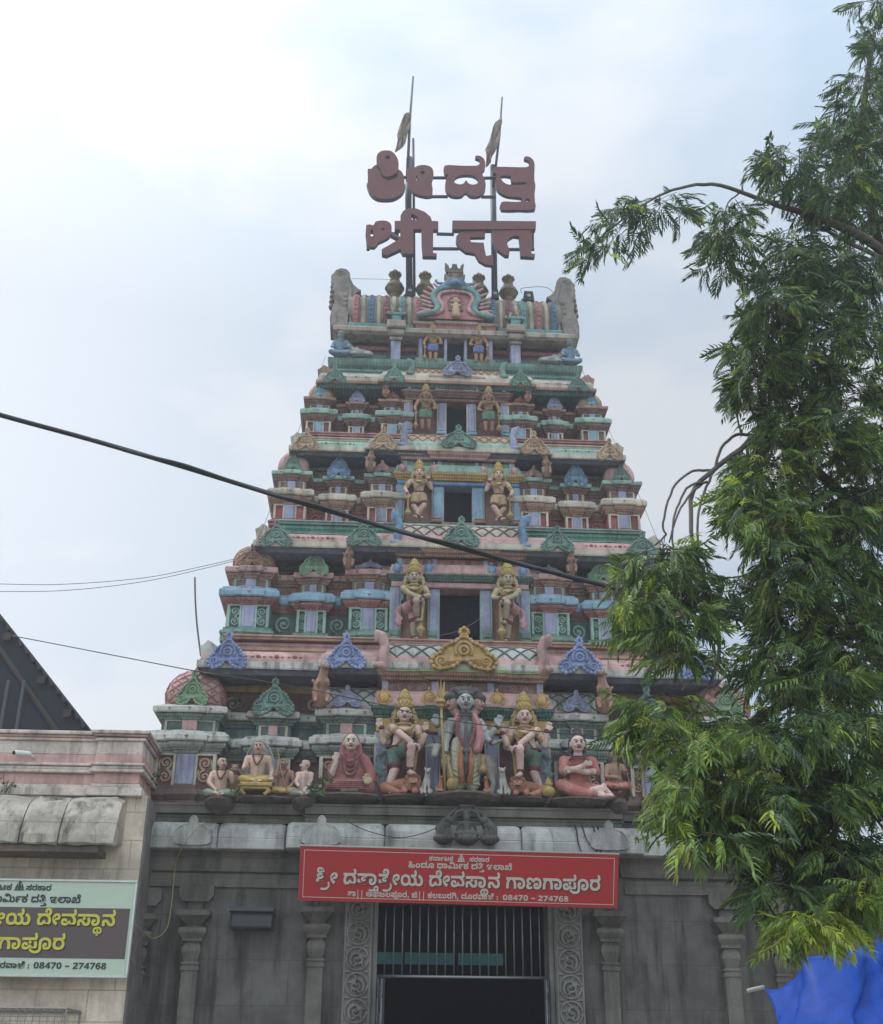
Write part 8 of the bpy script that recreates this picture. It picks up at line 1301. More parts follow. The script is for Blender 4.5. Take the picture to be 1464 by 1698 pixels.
letter([(365, 195), (415, 192), (445, 172), (490, 163), (540, 170), (572, 195), (580, 240), (568, 285), (548, 308), (566, 314), (568, 412), (480, 410), (425, 390), (385, 345), (368, 290)], [circ(492, 223, 18, 11), [(440, 248), (436, 268), (446, 292), (452, 286), (447, 262)]], 0)
letter([(672, 168), (800, 169), (900, 170), (940, 165), (957, 140), (950, 117), (920, 105), (922, 88), (955, 90), (985, 110), (998, 145), (995, 190), (978, 215), (972, 235), (990, 270), (1002, 320), (995, 370), (965, 405), (920, 418), (875, 412), (840, 385), (810, 412), (760, 418), (710, 405), (680, 365), (675, 310), (688, 262), (704, 240), (672, 236)], [[(745, 290), (760, 262), (800, 246), (850, 242), (900, 248), (935, 270), (945, 295), (930, 315), (895, 322), (860, 310), (842, 285), (825, 312), (790, 320), (755, 310)]], 0, 3)
letter([(1060, 192), (1100, 178), (1220, 180), (1330, 181), (1352, 165), (1358, 145), (1345, 125), (1315, 115), (1318, 95), (1355, 97), (1388, 125), (1398, 165), (1396, 230), (1396, 290), (1405, 330), (1398, 395), (1400, 460), (1400, 524), (1270, 525), (1130, 525), (1130, 463), (1210, 461), (1284, 460), (1292, 428), (1200, 418), (1140, 400), (1095, 360), (1078, 300), (1086, 262), (1088, 232), (1062, 225)], [[(1122, 252), (1203, 254), (1210, 300), (1262, 303), (1326, 305), (1320, 320), (1230, 325), (1165, 315), (1132, 285)], [(1315, 450), (1340, 432), (1362, 448), (1345, 462)]], 0, 2)
letter([(35, 650), (92, 652), (110, 622), (165, 612), (215, 622), (240, 655), (238, 700), (225, 740), (180, 770), (135, 790), (100, 828), (38, 800)], [[(70, 690), (88, 690), (94, 735), (70, 738)], circ(170, 683, 15, 8)], 0)
letter([(265, 622), (313, 622), (312, 580), (335, 540), (380, 518), (440, 522), (510, 550), (555, 590), (566, 622), (618, 625), (618, 692), (578, 692), (576, 790), (575, 880), (605, 886), (605, 908), (492, 906), (484, 800), (482, 690), (416, 690), (417, 790), (418, 888), (330, 888), (310, 850), (200, 900), (162, 890), (160, 852), (240, 806), (303, 768), (233, 735), (243, 710), (310, 752), (311, 692), (265, 690)], [[(398, 590), (405, 568), (440, 580), (462, 612), (400, 612)]], .02, 1, True)
letter([(732, 622), (1408, 628), (1405, 690), (732, 694)], [], .03, 1, True)
letter([(890, 640), (1000, 640), (996, 745), (880, 748), (870, 765), (885, 788), (985, 792), (996, 860), (1006, 900), (1040, 893), (1062, 888), (1064, 976), (1000, 968), (945, 935), (915, 880), (840, 868), (790, 830), (762, 785), (764, 740), (800, 702), (888, 688)], [], 0, 1, True)
letter([(1050, 640), (1370, 640), (1370, 882), (1400, 888), (1398, 912), (1285, 906), (1276, 790), (1270, 744), (1230, 738), (1192, 758), (1170, 792), (1195, 862), (1190, 898), (1160, 898), (1095, 850), (1062, 790), (1052, 740)], [], .012, 1, True)
for (a, b) in (((575, 212), (690, 212)), ((565, 365), (700, 365)), ((975, 215), (1110, 212)), ((975, 368), (1090, 368)), ((610, 668), (750, 672)), ((560, 788), (790, 790)), ((40, 655), (300, 668)), ((1100, 795), (1405, 795)), ((280, 208), (420, 208)), ((1390, 640), (1390, 800)), ((50, 655), (50, 800))):
    (x0, z0), (x1, z1) = Lp([a, b]); o = MB(); o.tube([(x0, YL+.17, z0), (x1, YL+.17, z1)], .028, 6); o.build('rail', IRON, LS)
def pole(pts, rad): o = MB(); o.tube([at(x, y, Y) for x, y, Y in pts], rad, 8); return o.build('pole', IRON, LS, True)
pole([(679, 490, 16.3), (678, 410, 16.1), (677, 330, 16.0), (679, 262, 16.0)], .055); pole([(687, 490, 16.32), (686, 330, 16.05), (685, 230, 16.05)], .022); pole([(675, 300, 15.95), (680, 190, 15.95), (685, 127, 15.95)], [.025, .022, .016])
pole([(820, 497, 16.3), (819, 400, 16.1), (817, 275, 16.0)], .05); pole([(818, 310, 15.95), (828, 225, 15.95), (832.5, 161, 15.95)], [.024, .02, .014])
FLG = paint('flag_ochre_grey', '#8f8174', grime=.3, streak=False, bump=.15)
for P_, nm in (([(681, 186), (681, 205), (676, 226), (670, 240), (662, 254), (655, 252), (659, 236), (658, 226), (664, 206), (673, 192)], 'left'), ([(832, 196), (829, 222), (824, 248), (816, 258), (812, 276), (806, 277), (806, 262), (804, 250), (812, 232), (820, 208)], 'right')):
    q = [at(x, y, 15.93) for x, y in smooth_closed(P_, 3)]; o = MB(); ctr_ = np.mean(q, 0); n = len(q)
    V_ = [p+np.array([0, -.03+.05*math.sin(i*.9), 0]) for i, p in enumerate(q)]+[ctr_+(p-ctr_)*.5+np.array([0, .06*math.sin(i*1.3), 0]) for i, p in enumerate(q)]+[ctr_]
    F_ = [(i, (i+1) % n, n+(i+1) % n, n+i) for i in range(n)]+[(n+i, n+(i+1) % n, 2*n) for i in range(n)]; o.add(V_, F_); f_ = o.build('flag', FLG, None, True); md = f_.modifiers.new('s', 'SOLIDIFY'); md.thickness = .008; PENDING.append(f_)
    tag(f_, 'limp faded ochre flag hanging from the %s rooftop pole' % nm, 'flag', 'faded flags')
BOXM = plain('lamp_box_black', '#24252a', .5)
for (x0, y0, x1, y1), nm in (((671, 476, 688, 493), 'at the foot of the left roof pole'), ((814, 482, 827, 497), 'at the foot of the right roof pole'), ((867, 486, 885, 500), 'beside the right horned gable')):
    a, b = at(x0, y1, 16.25), at(x1, y0, 16.25); t = thing('flood_light', 'small black flood light on the roof ridge %s' % nm, 'flood light', ((a[0]+b[0])/2, 16.25, a[2]))
    o = MB(); o.prism([(a[0], a[2]), (b[0], a[2]), (b[0]-.02, b[2]), (a[0]+.02, b[2])], 16.2, 16.32); o.build('housing', BOXM, t); o = MB(); o.ell(((a[0]+b[0])/2, 16.195, (a[2]+b[2])/2), (.035, .012, .03)); o.build('lens', plain('lens_grey', '#9aa0a2', .2), t); o = MB(); o.tube([(a[0]-.01, 16.26, a[2]-.12), (a[0]-.01, 16.26, a[2]+.06)], .012, 5); o.build('bracket', BOXM, t)
a, b = at(380, 1542, 13.75), at(453, 1508, 13.75); t = thing('wall_lamp', 'dark rectangular lamp box on the granite wall left of the red sign', 'wall lamp', ((a[0]+b[0])/2, 13.8, a[2])); o = MB(); o.bbox(a[0], b[0], 13.76, 14.0, a[2]+.02, b[2]-.03, .01); o.build('housing', BOXM, t); o = MB(); o.bbox(a[0]-.01, b[0]+.01, 13.70, 14.0, b[2]-.03, b[2]+.02, .008); o.build('hood', plain('hood_dark', '#3a3b40', .4), t); o = MB(); o.bbox(a[0]+.02, b[0]-.01, 13.752, 13.76, a[2]+.04, b[2]-.06, .003); o.build('lens', plain('lens_dark', '#17181b', .15), t)
# ================================================================== CABLES
CAB = plain('cable_black', '#1d1e22', .5)
def cable(nm, label, pts, rad, mat=CAB, n=6, sub=6, grp=None): o = MB(); o.tube(smooth_open([at(*p) for p in pts], sub), rad, n); return tag(o.build(nm, mat, None, True), label, 'cable' if nm != 'rod' else 'rod', grp)
main = [(-60, 668, 6.6), (0, 688, 6.7), (150, 729, 6.9), (300, 773, 7.0), (450, 819, 7.1), (600, 863, 7.1), (750, 905, 7.1), (900, 945, 7.1), (1060, 985, 7.0), (1250, 1032, 6.9), (1500, 1090, 6.8)]
cable('cable', 'thick black overhead cable sweeping from upper left across the tower into the tree', main, .0155)
cable('cable', 'second black cable strand wound along the thick overhead cable', [(x, y+2.5*math.sin(i*2.1)-1, Y-.02) for i, (x, y, Y) in enumerate(smooth_open(main, 2)[4:15])], .012)
cable('cable', 'upper of two thin wires from the left edge to the tower', [(-20, 968, 15), (100, 969, 15), (240, 958, 15), (345, 937, 15), (392, 926, 15)], .004)
cable('cable', 'lower of two thin wires sagging from left edge to tower', [(-20, 981, 15), (110, 979, 15), (240, 964, 15), (345, 941, 15), (392, 929, 15)], .004)
cable('cable', 'thin dark wire from the shed roof to the corner of the pink cornice', [(20, 1054, 15.6), (170, 1083, 14.8), (330, 1114, 14.0)], .007)
cable('cable', 'thin wire strung across the faces of the statues above the red sign', [(330, 1114, 13.9), (480, 1137, 13.6), (620, 1166, 13.45), (720, 1190, 13.4), (860, 1209, 13.4), (1000, 1222, 13.5), (1120, 1228, 13.8), (1240, 1238, 14.5)], .006)
cable('cable', 'fine wire running down the left edge of the tower from the roof', [(540, 590, 15.4), (500, 700, 15.2), (440, 865, 14.6), (398, 965, 14.4)], .003)
cable('cable', 'fine wire running down the right edge of the tower from the roof', [(962, 605, 15.4), (985, 660, 15.2), (1050, 800, 14.9), (1090, 895, 14.6)], .003)
cable('cable', 'thin loose wire sagging over the pale eave stone left of the goddess carving', [(575, 1362, 13.5), (610, 1378, 13.5), (660, 1389, 13.5), (700, 1382, 13.5), (735, 1368, 13.5)], .005)
cable('cable', 'thin yellow wire hanging down the granite wall beside the left building', [(338, 1362, 13.65), (312, 1390, 13.62), (297, 1415, 13.7), (290, 1440, 13.85), (284, 1500, 13.85), (276, 1540, 13.8), (255, 1556, 13.5), (238, 1545, 13.2), (224, 1532, 12.9)], .006, plain('wire_yellow', '#8f7d55', .6))
cable('cable', 'thin wire at the roof between left horn and first pot finial', [(583, 462, 16.2), (630, 463, 16.2), (650, 464, 16.2)], .003)
cable('cable', 'thin bent wire above the flood light near the right horned gable', [(865, 486, 16.2), (866, 478, 16.2), (903, 476, 16.2), (918, 485, 16.2)], .005)
cable('rod', 'thin curved metal rod standing at the left corner of the pink cornice', [(323, 957, 14.3), (324, 1000, 14.3), (327, 1040, 14.3), (333, 1088, 14.3)], .011, plain('rod_grey', '#55504c', .5))
cable('cable', 'pair of dusty wires crossing the largest dark tower opening', [(729, 1054, 14.66), (760, 1046, 14.6), (790, 1030, 14.62), (801, 1018, 14.66)], .003, plain('wire_dust', '#8a8480', .7))
# ================================================================== WEEDS
WD = plain('weed_leaf', '#4f6a34', .6, 0, .3); 
def weed(base, h, label, n=26, seed=0):
    r_ = np.random.default_rng(seed); t = thing('weed_plant', label, 'weed', base, 'weeds rooted on the ledges'); o = MB(); st_ = MB(); b = np.array(base, float)
    for k in range(4):
        e = b+np.array([r_.normal(0, .25), -.12*r_.random(), .3+.7*r_.random()])*h; st_.tube([b, (b+e)/2+[0, -.02, .04*h], e], .004, 4)
        for i in range(n//4):
            p = b+(e-b)*r_.uniform(.2, 1)+r_.normal(0, .05, 3)*h; d_ = r_.normal(0, 1, 3); d_[1] -= .5; d_ /= np.linalg.norm(d_); L_ = h*r_.uniform(.14, .26); s_ = np.cross(d_, r_.normal(0, 1, 3)); s_ /= np.linalg.norm(s_); up = np.cross(s_, d_)
            o.add([p, p+d_*L_*.5+s_*L_*.28, p+d_*L_-up*L_*.15, p+d_*L_*.5-s_*L_*.28, p+d_*L_*.5-up*L_*.06], [(0, 1, 4), (1, 2, 4), (2, 3, 4), (3, 0, 4)])
    st_.build('stem', plain('weed_stem', '#5a5138', .8), t); o.build('foliage', WD, t)
weed((-1.72, 13.62, 4.46), .34, 'green weed growing between the profile monk and the red-robed saint', 44, 1)
weed((-2.55, 13.6, 4.42), .22, 'small hanging weed below the leftmost monks', 26, 2)
weed((-3.70, 13.9, 4.42), .42, 'dark weed in the gap between the left building and the tower', 40, 3)
weed((-2.66, 14.6, 5.62), .3, 'yellow green weed beside the left lattice dome', 24, 4)
weed((1.05, 13.7, 4.5), .16, 'tiny dry weed beside the brass pot', 20, 5)
weed((float(at(8, 1318, 13.3)[0]), 13.3, 4.35), .22, 'small dark weed at the foot of the left building parapet', 26, 6)
# ================================================================== TARPAULIN
def sheet(top, bot, label, mat, amp, seed, nu=44, nv=26):
    r_ = np.random.default_rng(seed); T_ = [at(*p) for p in top]; B_ = [at(*p) for p in bot]; T_, B_ = (np.array(smooth_open(q, 8)) for q in (T_, B_)); n = len(T_); o = MB(); rows_ = []
    for v in np.linspace(0, 1, nv):
        P_ = T_*(1-v)+B_*v; u = np.linspace(0, 1, n); ph = 5*u+2.2*v
        dy = amp*(.9*np.sin(9*u+2.5*v+seed)+.8*np.abs(np.sin(12*u-3*v))*(.3+v)+.45*np.sin(27*u+5*v)*(.2+v)+.5*np.sin(5*v+3*u)+.35*np.abs(np.sin(19*u+9*v)))
        P_ = P_+np.stack([dy*.35, -dy, -.10*np.sin(math.pi*v)*np.ones(n)*amp*8-.4*dy*(1-v)], 1); rows_.append(P_)
    o.quadstrip(rows_, False); f_ = o.build('tarpaulin', mat, None, True); md = f_.modifiers.new('s', 'SOLIDIFY'); md.thickness = .006; PENDING.append(f_); return tag(f_, label, 'tarpaulin', 'blue tarpaulins')
TB = plain('tarp_blue', '#06409c', .5, 0, .25, .15)
sheet([(1262, 1638, 8.2), (1296, 1627, 8.1), (1326, 1612, 8.0), (1336, 1592, 7.95), (1392, 1576, 7.9), (1430, 1584, 7.9), (1470, 1610, 7.8)], [(1278, 1740, 7.5), (1310, 1740, 7.4), (1345, 1738, 7.3), (1380, 1735, 7.3), (1412, 1735, 7.2), (1440, 1730, 7.2), (1490, 1720, 7.1)], 'blue plastic tarpaulin sheet with folds hanging at the lower right corner', TB, .05, 1)
sheet([(1330, 1592, 8.6), (1385, 1580, 8.5), (1420, 1562, 8.4), (1440, 1532, 8.3), (1475, 1515, 8.2), (1530, 1500, 8.1)], [(1335, 1660, 8.3), (1390, 1680, 8.2), (1425, 1690, 8.1), (1450, 1690, 8.0), (1480, 1680, 8.0), (1530, 1680, 7.9)], 'upper blue tarpaulin sheet rising under the tree at the right edge', plain('tarp_blue_pale', '#0b47a0', .5, 0, .25, .15), .04, 4)
o = MB(); o.tube([at(1240, 1643, 8.18), at(1252, 1640, 8.2), at(1266, 1637, 8.24)], .013, 8); tag(o.build('tent_pole', plain('pole_pale', '#a9a49a', .5), None, True), 'pale pole end sticking out at the corner of the blue tarpaulin', 'pole')
bake_pending()
# ================================================================== NEEM TREE
def leafmat(name, hexcol, tr=.35):
    m, nt, b = _base(name); N, L = nt.nodes, nt.links; c = lin(hexcol)
    g = N.new('ShaderNodeNewGeometry'); hs = N.new('ShaderNodeHueSaturation'); hs.inputs['Color'].default_value = c
    mr = N.new('ShaderNodeMapRange'); mr.inputs[3].default_value = .5; mr.inputs[4].default_value = 1.5; L.new(g.outputs['Random Per Island'], mr.inputs[0]); L.new(mr.outputs[0], hs.inputs['Value'])
    m2 = N.new('ShaderNodeMapRange'); m2.inputs[3].default_value = .465; m2.inputs[4].default_value = .515; L.new(g.outputs['Random Per Island'], m2.inputs[0]); L.new(m2.outputs[0], hs.inputs['Hue'])
    L.new(hs.outputs[0], b.inputs['Base Color']); b.inputs['Roughness'].default_value = .42; b.inputs['Specular IOR Level'].default_value = .45
    t = N.new('ShaderNodeBsdfTranslucent'); L.new(hs.outputs[0], t.inputs[0]); mx = N.new('ShaderNodeMixShader'); mx.inputs[0].default_value = tr
    L.new(b.outputs[0], mx.inputs[1]); L.new(t.outputs[0], mx.inputs[2]); L.new(mx.outputs[0], nt.nodes['Material Output'].inputs[0]); return m
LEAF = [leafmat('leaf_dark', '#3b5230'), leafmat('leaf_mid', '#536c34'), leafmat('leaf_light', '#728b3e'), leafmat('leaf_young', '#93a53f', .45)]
tr_ = np.random.default_rng(5)
def frond_template(seed):
    r = np.random.default_rng(seed); npair = int(r.integers(6, 9)); L = 1.0; V = []; F = []; bend = r.uniform(.5, 1.4); sidec = r.normal(0, .25)
    ts = np.linspace(0, 1, npair*2+2); a = -bend*ts; dt = ts[1]; x = np.cumsum(np.cos(a))*dt; z = np.cumsum(np.sin(a))*dt; y = sidec*ts**2
    C_ = np.stack([x, y, z], 1)
    for i in range(len(ts)-1):   # rachis as a thin strip
        n = len(V); V += [C_[i]+[0, .006, 0], C_[i]-[0, .006, 0], C_[i+1]-[0, .005, 0], C_[i+1]+[0, .005, 0]]; F.append((n, n+1, n+2, n+3))
    def leaflet(p, d, ln, wd, curve):
        d = d/np.linalg.norm(d); up = np.array([0, 0, 1.])+r.normal(0, .25, 3); s = np.cross(d, up); s /= np.linalg.norm(s); up = np.cross(s, d)
        n = len(V); m1 = p+d*ln*.33+np.array([curve*.15*ln, 0, -.02*ln]); m2 = p+d*ln*.68+np.array([curve*.6*ln, 0, -.16*ln]); t = p+d*ln+np.array([curve*1.5*ln, 0, -.42*ln])
        V.extend([p, m1+s*wd+up*wd*.35, m1, m1-s*wd+up*wd*.35, m2+s*wd*.75+up*wd*.25, m2, m2-s*wd*.75+up*wd*.25, t])
        F.extend([(n, n+1, n+2), (n, n+2, n+3), (n+1, n+4, n+5, n+2), (n+2, n+5, n+6, n+3), (n+4, n+7, n+5), (n+5, n+7, n+6)])
    for k in range(npair):
        i = 2+2*k; f_ = (k+1)/npair; ln = .30*(1-.4*abs(f_-.5))*r.uniform(.85, 1.1)
        for e in (-1, 1):
            j = min(i+(e > 0), len(C_)-1); d = np.array([.55+.3*f_, e*1.0, -.25-.6*r.random()]); leaflet(C_[j], d, ln, .040, .34)
    leaflet(C_[-1], np.array([1, 0, -.7]), .27, .036, 0); return np.array(V), F
TPL = [frond_template(s) for s in range(10)]
class Foliage:
    def __init__(s): s.V = []; s.F = []; s.M = []; s.n = 0
    def frond(s, p, az, tilt, roll, L, mat):
        V, F = TPL[int(tr_.integers(len(TPL)))]; ca, sa, ct, st_, cr, sr = math.cos(az), math.sin(az), math.cos(tilt), math.sin(tilt), math.cos(roll), math.sin(roll)
        Rx = np.array([[1, 0, 0], [0, cr, -sr], [0, sr, cr]]); Ry = np.array([[ct, 0, -st_], [0, 1, 0], [st_, 0, ct]]); Rz = np.array([[ca, -sa, 0], [sa, ca, 0], [0, 0, 1]])
        s.V.append((V*L) @ (Rz @ Ry @ Rx).T+p); s.F += [tuple(i+s.n for i in f) for f in F]; s.M += [mat]*len(F); s.n += len(V)
    def build(s, name, parent):
        V = np.concatenate(s.V)-base_of(parent); me = bpy.data.meshes.new(name); me.from_pydata(V.tolist(), [], s.F)
        for m in LEAF: me.materials.append(m)
        me.polygons.foreach_set('material_index', s.M); me.update(); o = bpy.data.objects.new(name, me); COL.objects.link(o); o.parent = parent; return o
tb = at(1750, 1698, 7.4); tb[2] = 0
TREE = thing('neem_tree', 'large neem tree with drooping feathery leaves filling the right side', 'tree', tuple(tb))
BARK = paint('bark_grey', '#5c5349', grime=.6); TWIG = paint('twig_grey', '#6a655e', grime=.3, streak=False)
tk = MB(); top = np.array([tb[0]-.15, tb[1]+.1, 3.0]); tk.tube(smooth_open([tb, tb+[.06, 0, 1.0], tb+[-.05, .05, 2.1], top], 5), np.linspace(.26, .17, 16), 12); tk.build('trunk', BARK, TREE, True)
# clusters: pixel centre, radii, depth, number of twigs, tone (0 dark .. 1 light): how lit each cluster looks, put into leaf colour
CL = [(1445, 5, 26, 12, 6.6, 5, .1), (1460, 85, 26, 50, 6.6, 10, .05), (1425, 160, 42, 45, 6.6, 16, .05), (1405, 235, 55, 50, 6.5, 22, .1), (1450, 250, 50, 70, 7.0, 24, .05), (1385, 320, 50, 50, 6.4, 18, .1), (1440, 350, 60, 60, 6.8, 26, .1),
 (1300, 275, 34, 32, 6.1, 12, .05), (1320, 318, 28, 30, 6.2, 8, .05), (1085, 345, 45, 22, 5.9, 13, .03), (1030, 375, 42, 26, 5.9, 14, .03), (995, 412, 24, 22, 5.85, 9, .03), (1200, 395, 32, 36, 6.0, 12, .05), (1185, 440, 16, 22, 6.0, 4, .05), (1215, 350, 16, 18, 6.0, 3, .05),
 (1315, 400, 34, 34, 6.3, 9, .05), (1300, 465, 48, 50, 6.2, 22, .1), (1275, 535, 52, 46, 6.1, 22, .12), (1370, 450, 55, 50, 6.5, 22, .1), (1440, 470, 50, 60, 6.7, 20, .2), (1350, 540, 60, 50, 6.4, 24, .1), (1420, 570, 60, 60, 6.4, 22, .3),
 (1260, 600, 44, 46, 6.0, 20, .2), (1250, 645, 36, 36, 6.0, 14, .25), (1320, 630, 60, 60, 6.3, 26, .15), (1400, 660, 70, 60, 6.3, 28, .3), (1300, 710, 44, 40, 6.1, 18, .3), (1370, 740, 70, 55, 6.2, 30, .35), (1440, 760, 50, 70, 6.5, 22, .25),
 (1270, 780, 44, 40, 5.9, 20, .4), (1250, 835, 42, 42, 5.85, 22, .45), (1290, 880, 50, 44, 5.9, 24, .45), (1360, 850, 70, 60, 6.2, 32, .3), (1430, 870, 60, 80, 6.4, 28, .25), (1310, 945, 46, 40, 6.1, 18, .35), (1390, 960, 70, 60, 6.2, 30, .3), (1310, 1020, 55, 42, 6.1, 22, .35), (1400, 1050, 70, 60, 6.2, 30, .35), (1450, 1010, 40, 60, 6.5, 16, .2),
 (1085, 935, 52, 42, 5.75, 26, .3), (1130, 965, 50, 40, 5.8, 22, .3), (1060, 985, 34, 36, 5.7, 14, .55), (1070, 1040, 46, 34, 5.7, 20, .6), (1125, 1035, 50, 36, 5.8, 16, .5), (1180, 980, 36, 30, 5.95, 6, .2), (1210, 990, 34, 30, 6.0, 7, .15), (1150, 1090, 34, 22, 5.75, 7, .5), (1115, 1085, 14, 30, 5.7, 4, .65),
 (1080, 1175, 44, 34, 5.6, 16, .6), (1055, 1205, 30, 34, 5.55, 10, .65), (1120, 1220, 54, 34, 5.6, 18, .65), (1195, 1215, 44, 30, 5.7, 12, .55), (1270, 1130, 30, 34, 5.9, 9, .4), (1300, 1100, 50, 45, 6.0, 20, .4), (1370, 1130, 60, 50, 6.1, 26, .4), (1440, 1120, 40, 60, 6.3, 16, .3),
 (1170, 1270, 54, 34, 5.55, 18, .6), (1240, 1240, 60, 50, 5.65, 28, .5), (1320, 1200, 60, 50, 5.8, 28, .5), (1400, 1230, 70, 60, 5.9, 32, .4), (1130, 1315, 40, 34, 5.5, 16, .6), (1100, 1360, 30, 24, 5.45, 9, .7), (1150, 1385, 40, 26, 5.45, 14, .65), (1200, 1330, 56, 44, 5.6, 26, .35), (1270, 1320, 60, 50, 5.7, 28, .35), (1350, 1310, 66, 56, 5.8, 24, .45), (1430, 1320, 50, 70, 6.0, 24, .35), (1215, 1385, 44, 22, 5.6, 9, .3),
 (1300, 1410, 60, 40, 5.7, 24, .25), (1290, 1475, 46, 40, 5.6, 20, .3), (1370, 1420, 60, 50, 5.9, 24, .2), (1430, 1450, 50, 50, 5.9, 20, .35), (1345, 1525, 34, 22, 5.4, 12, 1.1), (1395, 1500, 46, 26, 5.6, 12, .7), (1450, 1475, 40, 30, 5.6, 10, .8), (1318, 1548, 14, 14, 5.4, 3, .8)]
fo = Foliage(); tw = MB()
for (px, py, rx, ry, Y, n, tone) in CL:
    if py > 1120 and px < 1260: px += 14
    c = at(px, py, Y); k = 6.3*Y/2000*.16   # metres per pixel at this depth, roughly
    k = float(np.linalg.norm(at(px+1, py, Y)-c)); dep = .8*min(rx, ry)*k+.12
    for i in range(max(2, int(n*(1.0 if px < 1200 else 1.15 if py > 1050 and px < 1330 else 2.2)))):
        a, q = tr_.uniform(0, 2*math.pi), math.sqrt(tr_.random())*.92; p = at(px+rx*.80*q*math.cos(a)+4, py+ry*.85*q*math.sin(a)-ry*.22, Y+tr_.normal(0, dep))
        out = np.array([math.cos(a)*.7-.2, tr_.normal(0, .6)-.15, 0]); out /= np.linalg.norm(out)+1e-6; az0 = math.atan2(out[1], out[0])
        m = int(tr_.integers(3, 6)); tl = tr_.uniform(.05, .11); e = p+np.array([out[0], out[1], -.35])*tl; tw.tube([p-np.array([out[0], out[1], -.2])*.06, p, e], [.0025, .002, .0015], 4)
        for j in range(m):
            t = (j+.5)/m; s_ = 1 if j % 2 else -1; pp = p+(e-p)*t
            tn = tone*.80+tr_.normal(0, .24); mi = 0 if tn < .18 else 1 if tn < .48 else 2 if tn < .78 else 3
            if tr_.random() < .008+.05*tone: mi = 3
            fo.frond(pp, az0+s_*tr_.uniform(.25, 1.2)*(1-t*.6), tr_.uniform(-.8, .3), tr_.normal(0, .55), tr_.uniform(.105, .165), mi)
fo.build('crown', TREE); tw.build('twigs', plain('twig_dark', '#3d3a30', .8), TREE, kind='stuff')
def branch(pts, r0, r1, limb=False):
    P_ = smooth_open([at(p[0]+tr_.normal(0, 1.2), p[1]+tr_.normal(0, 1.2), p[2]) for p in pts], 4); P_ = [q_+tr_.normal(0, .0018, 3) for q_ in P_]; o = MB(); o.tube(P_, np.linspace(r0, r1, len(P_)), 7); o.build('limb' if limb else 'branch', BARK if limb else TWIG, TREE, True)
R0 = (1750, 1150, 7.2)
for b_ in ([R0, (1560, 900, 7.0), (1480, 500, 6.8), (1430, 260, 6.7), (1445, 60, 6.7)], [R0, (1560, 1000, 6.9), (1440, 860, 6.5), (1330, 760, 6.2), (1262, 718, 6.0)], [R0, (1600, 700, 7.0), (1480, 440, 6.6), (1380, 370, 6.3), (1290, 340, 6.1)], [R0, (1550, 1150, 6.8), (1400, 1130, 6.3), (1280, 1180, 6.0), (1180, 1250, 5.7)], [R0, (1560, 1300, 6.6), (1420, 1350, 6.1), (1300, 1380, 5.8), (1180, 1360, 5.6)], [(1560, 1300, 6.6), (1460, 1440, 6.1), (1400, 1510, 5.7), (1350, 1540, 5.5)]):
    branch(b_, .055, .018, True)
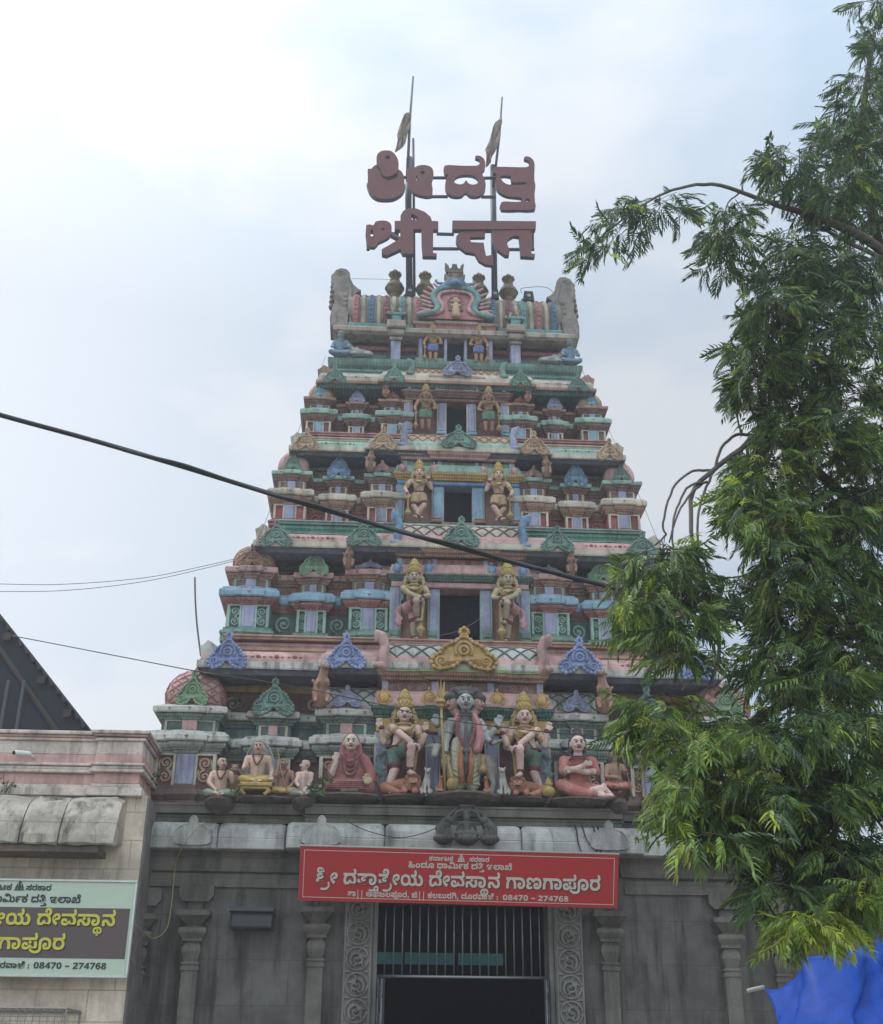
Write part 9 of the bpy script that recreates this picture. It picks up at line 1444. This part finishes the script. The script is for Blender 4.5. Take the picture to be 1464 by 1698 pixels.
for b_, r0, r1 in (([(1290, 340, 6.1), (1240, 322, 6.0), (1180, 305, 5.95), (1130, 312, 5.9), (1075, 335, 5.9), (1000, 390, 5.87)], .016, .005), ([(1232, 318, 6.0), (1232, 300, 6.05), (1245, 282, 6.1), (1290, 270, 6.1)], .007, .004), ([(1225, 318, 6.0), (1205, 345, 6.0), (1200, 390, 6.0)], .006, .003), ([(1464, 430, 6.5), (1400, 395, 6.4), (1330, 360, 6.2)], .018, .010), ([(1420, 428, 6.45), (1370, 428, 6.35), (1335, 450, 6.3), (1315, 500, 6.2)], .012, .006), ([(1380, 410, 6.4), (1350, 400, 6.3), (1315, 415, 6.2)], .009, .005),
    ([(1262, 718, 6.0), (1225, 745, 5.95), (1180, 783, 5.9), (1150, 815, 5.9), (1147, 880, 5.85), (1155, 930, 5.85), (1170, 985, 5.85)], .017, .009), ([(1250, 722, 5.98), (1220, 722, 5.95), (1195, 745, 5.9), (1186, 778, 5.9), (1168, 815, 5.9), (1157, 860, 5.85), (1160, 930, 5.85)], .010, .006), ([(1183, 780, 5.9), (1150, 782, 5.9), (1122, 803, 5.85), (1105, 840, 5.8), (1098, 872, 5.8), (1104, 888, 5.8), (1085, 905, 5.78)], .008, .005), ([(1172, 797, 5.9), (1145, 805, 5.85), (1128, 835, 5.85), (1115, 870, 5.8), (1118, 920, 5.8)], .008, .005), ([(1165, 803, 5.9), (1140, 825, 5.85), (1120, 862, 5.8), (1110, 900, 5.8)], .008, .004), ([(1220, 757, 5.95), (1216, 790, 5.9), (1217, 830, 5.9), (1232, 870, 5.9), (1233, 920, 5.9), (1225, 948, 5.95)], .006, .004),
    ([(1185, 1020, 5.85), (1192, 1060, 5.8), (1188, 1110, 5.75), (1165, 1160, 5.7), (1140, 1195, 5.65), (1100, 1203, 5.6), (1050, 1200, 5.55)], .011, .006), ([(1118, 1072, 5.7), (1095, 1085, 5.68), (1070, 1100, 5.65), (1055, 1120, 5.62)], .008, .004), ([(1290, 1215, 5.8), (1230, 1222, 5.7), (1185, 1250, 5.6), (1160, 1300, 5.55), (1155, 1340, 5.5)], .009, .005), ([(1185, 1110, 5.75), (1150, 1125, 5.75), (1130, 1145, 5.7)], .006, .004)):
    branch(b_, r0, r1)

# ================================================================== ADDED LENS-GLARE VOLUME
hz = MB(); hz.box(-60, 60, -20, 60, -1.2, 19.5); m_ = bpy.data.materials.new('glare_air'); m_.use_nodes = True; nt_ = m_.node_tree; nt_.nodes.remove(nt_.nodes['Principled BSDF'])  # thin scattering volume added to imitate veiling glare in the lens
pv = nt_.nodes.new('ShaderNodeVolumePrincipled'); pv.inputs['Density'].default_value = GLARE_VEIL; pv.inputs['Color'].default_value = (.93, .95, 1, 1); pv.inputs['Anisotropy'].default_value = .45
nt_.links.new(pv.outputs[0], nt_.nodes['Material Output'].inputs['Volume'])
tag(hz.build('glare_veil', m_), kind='stuff')
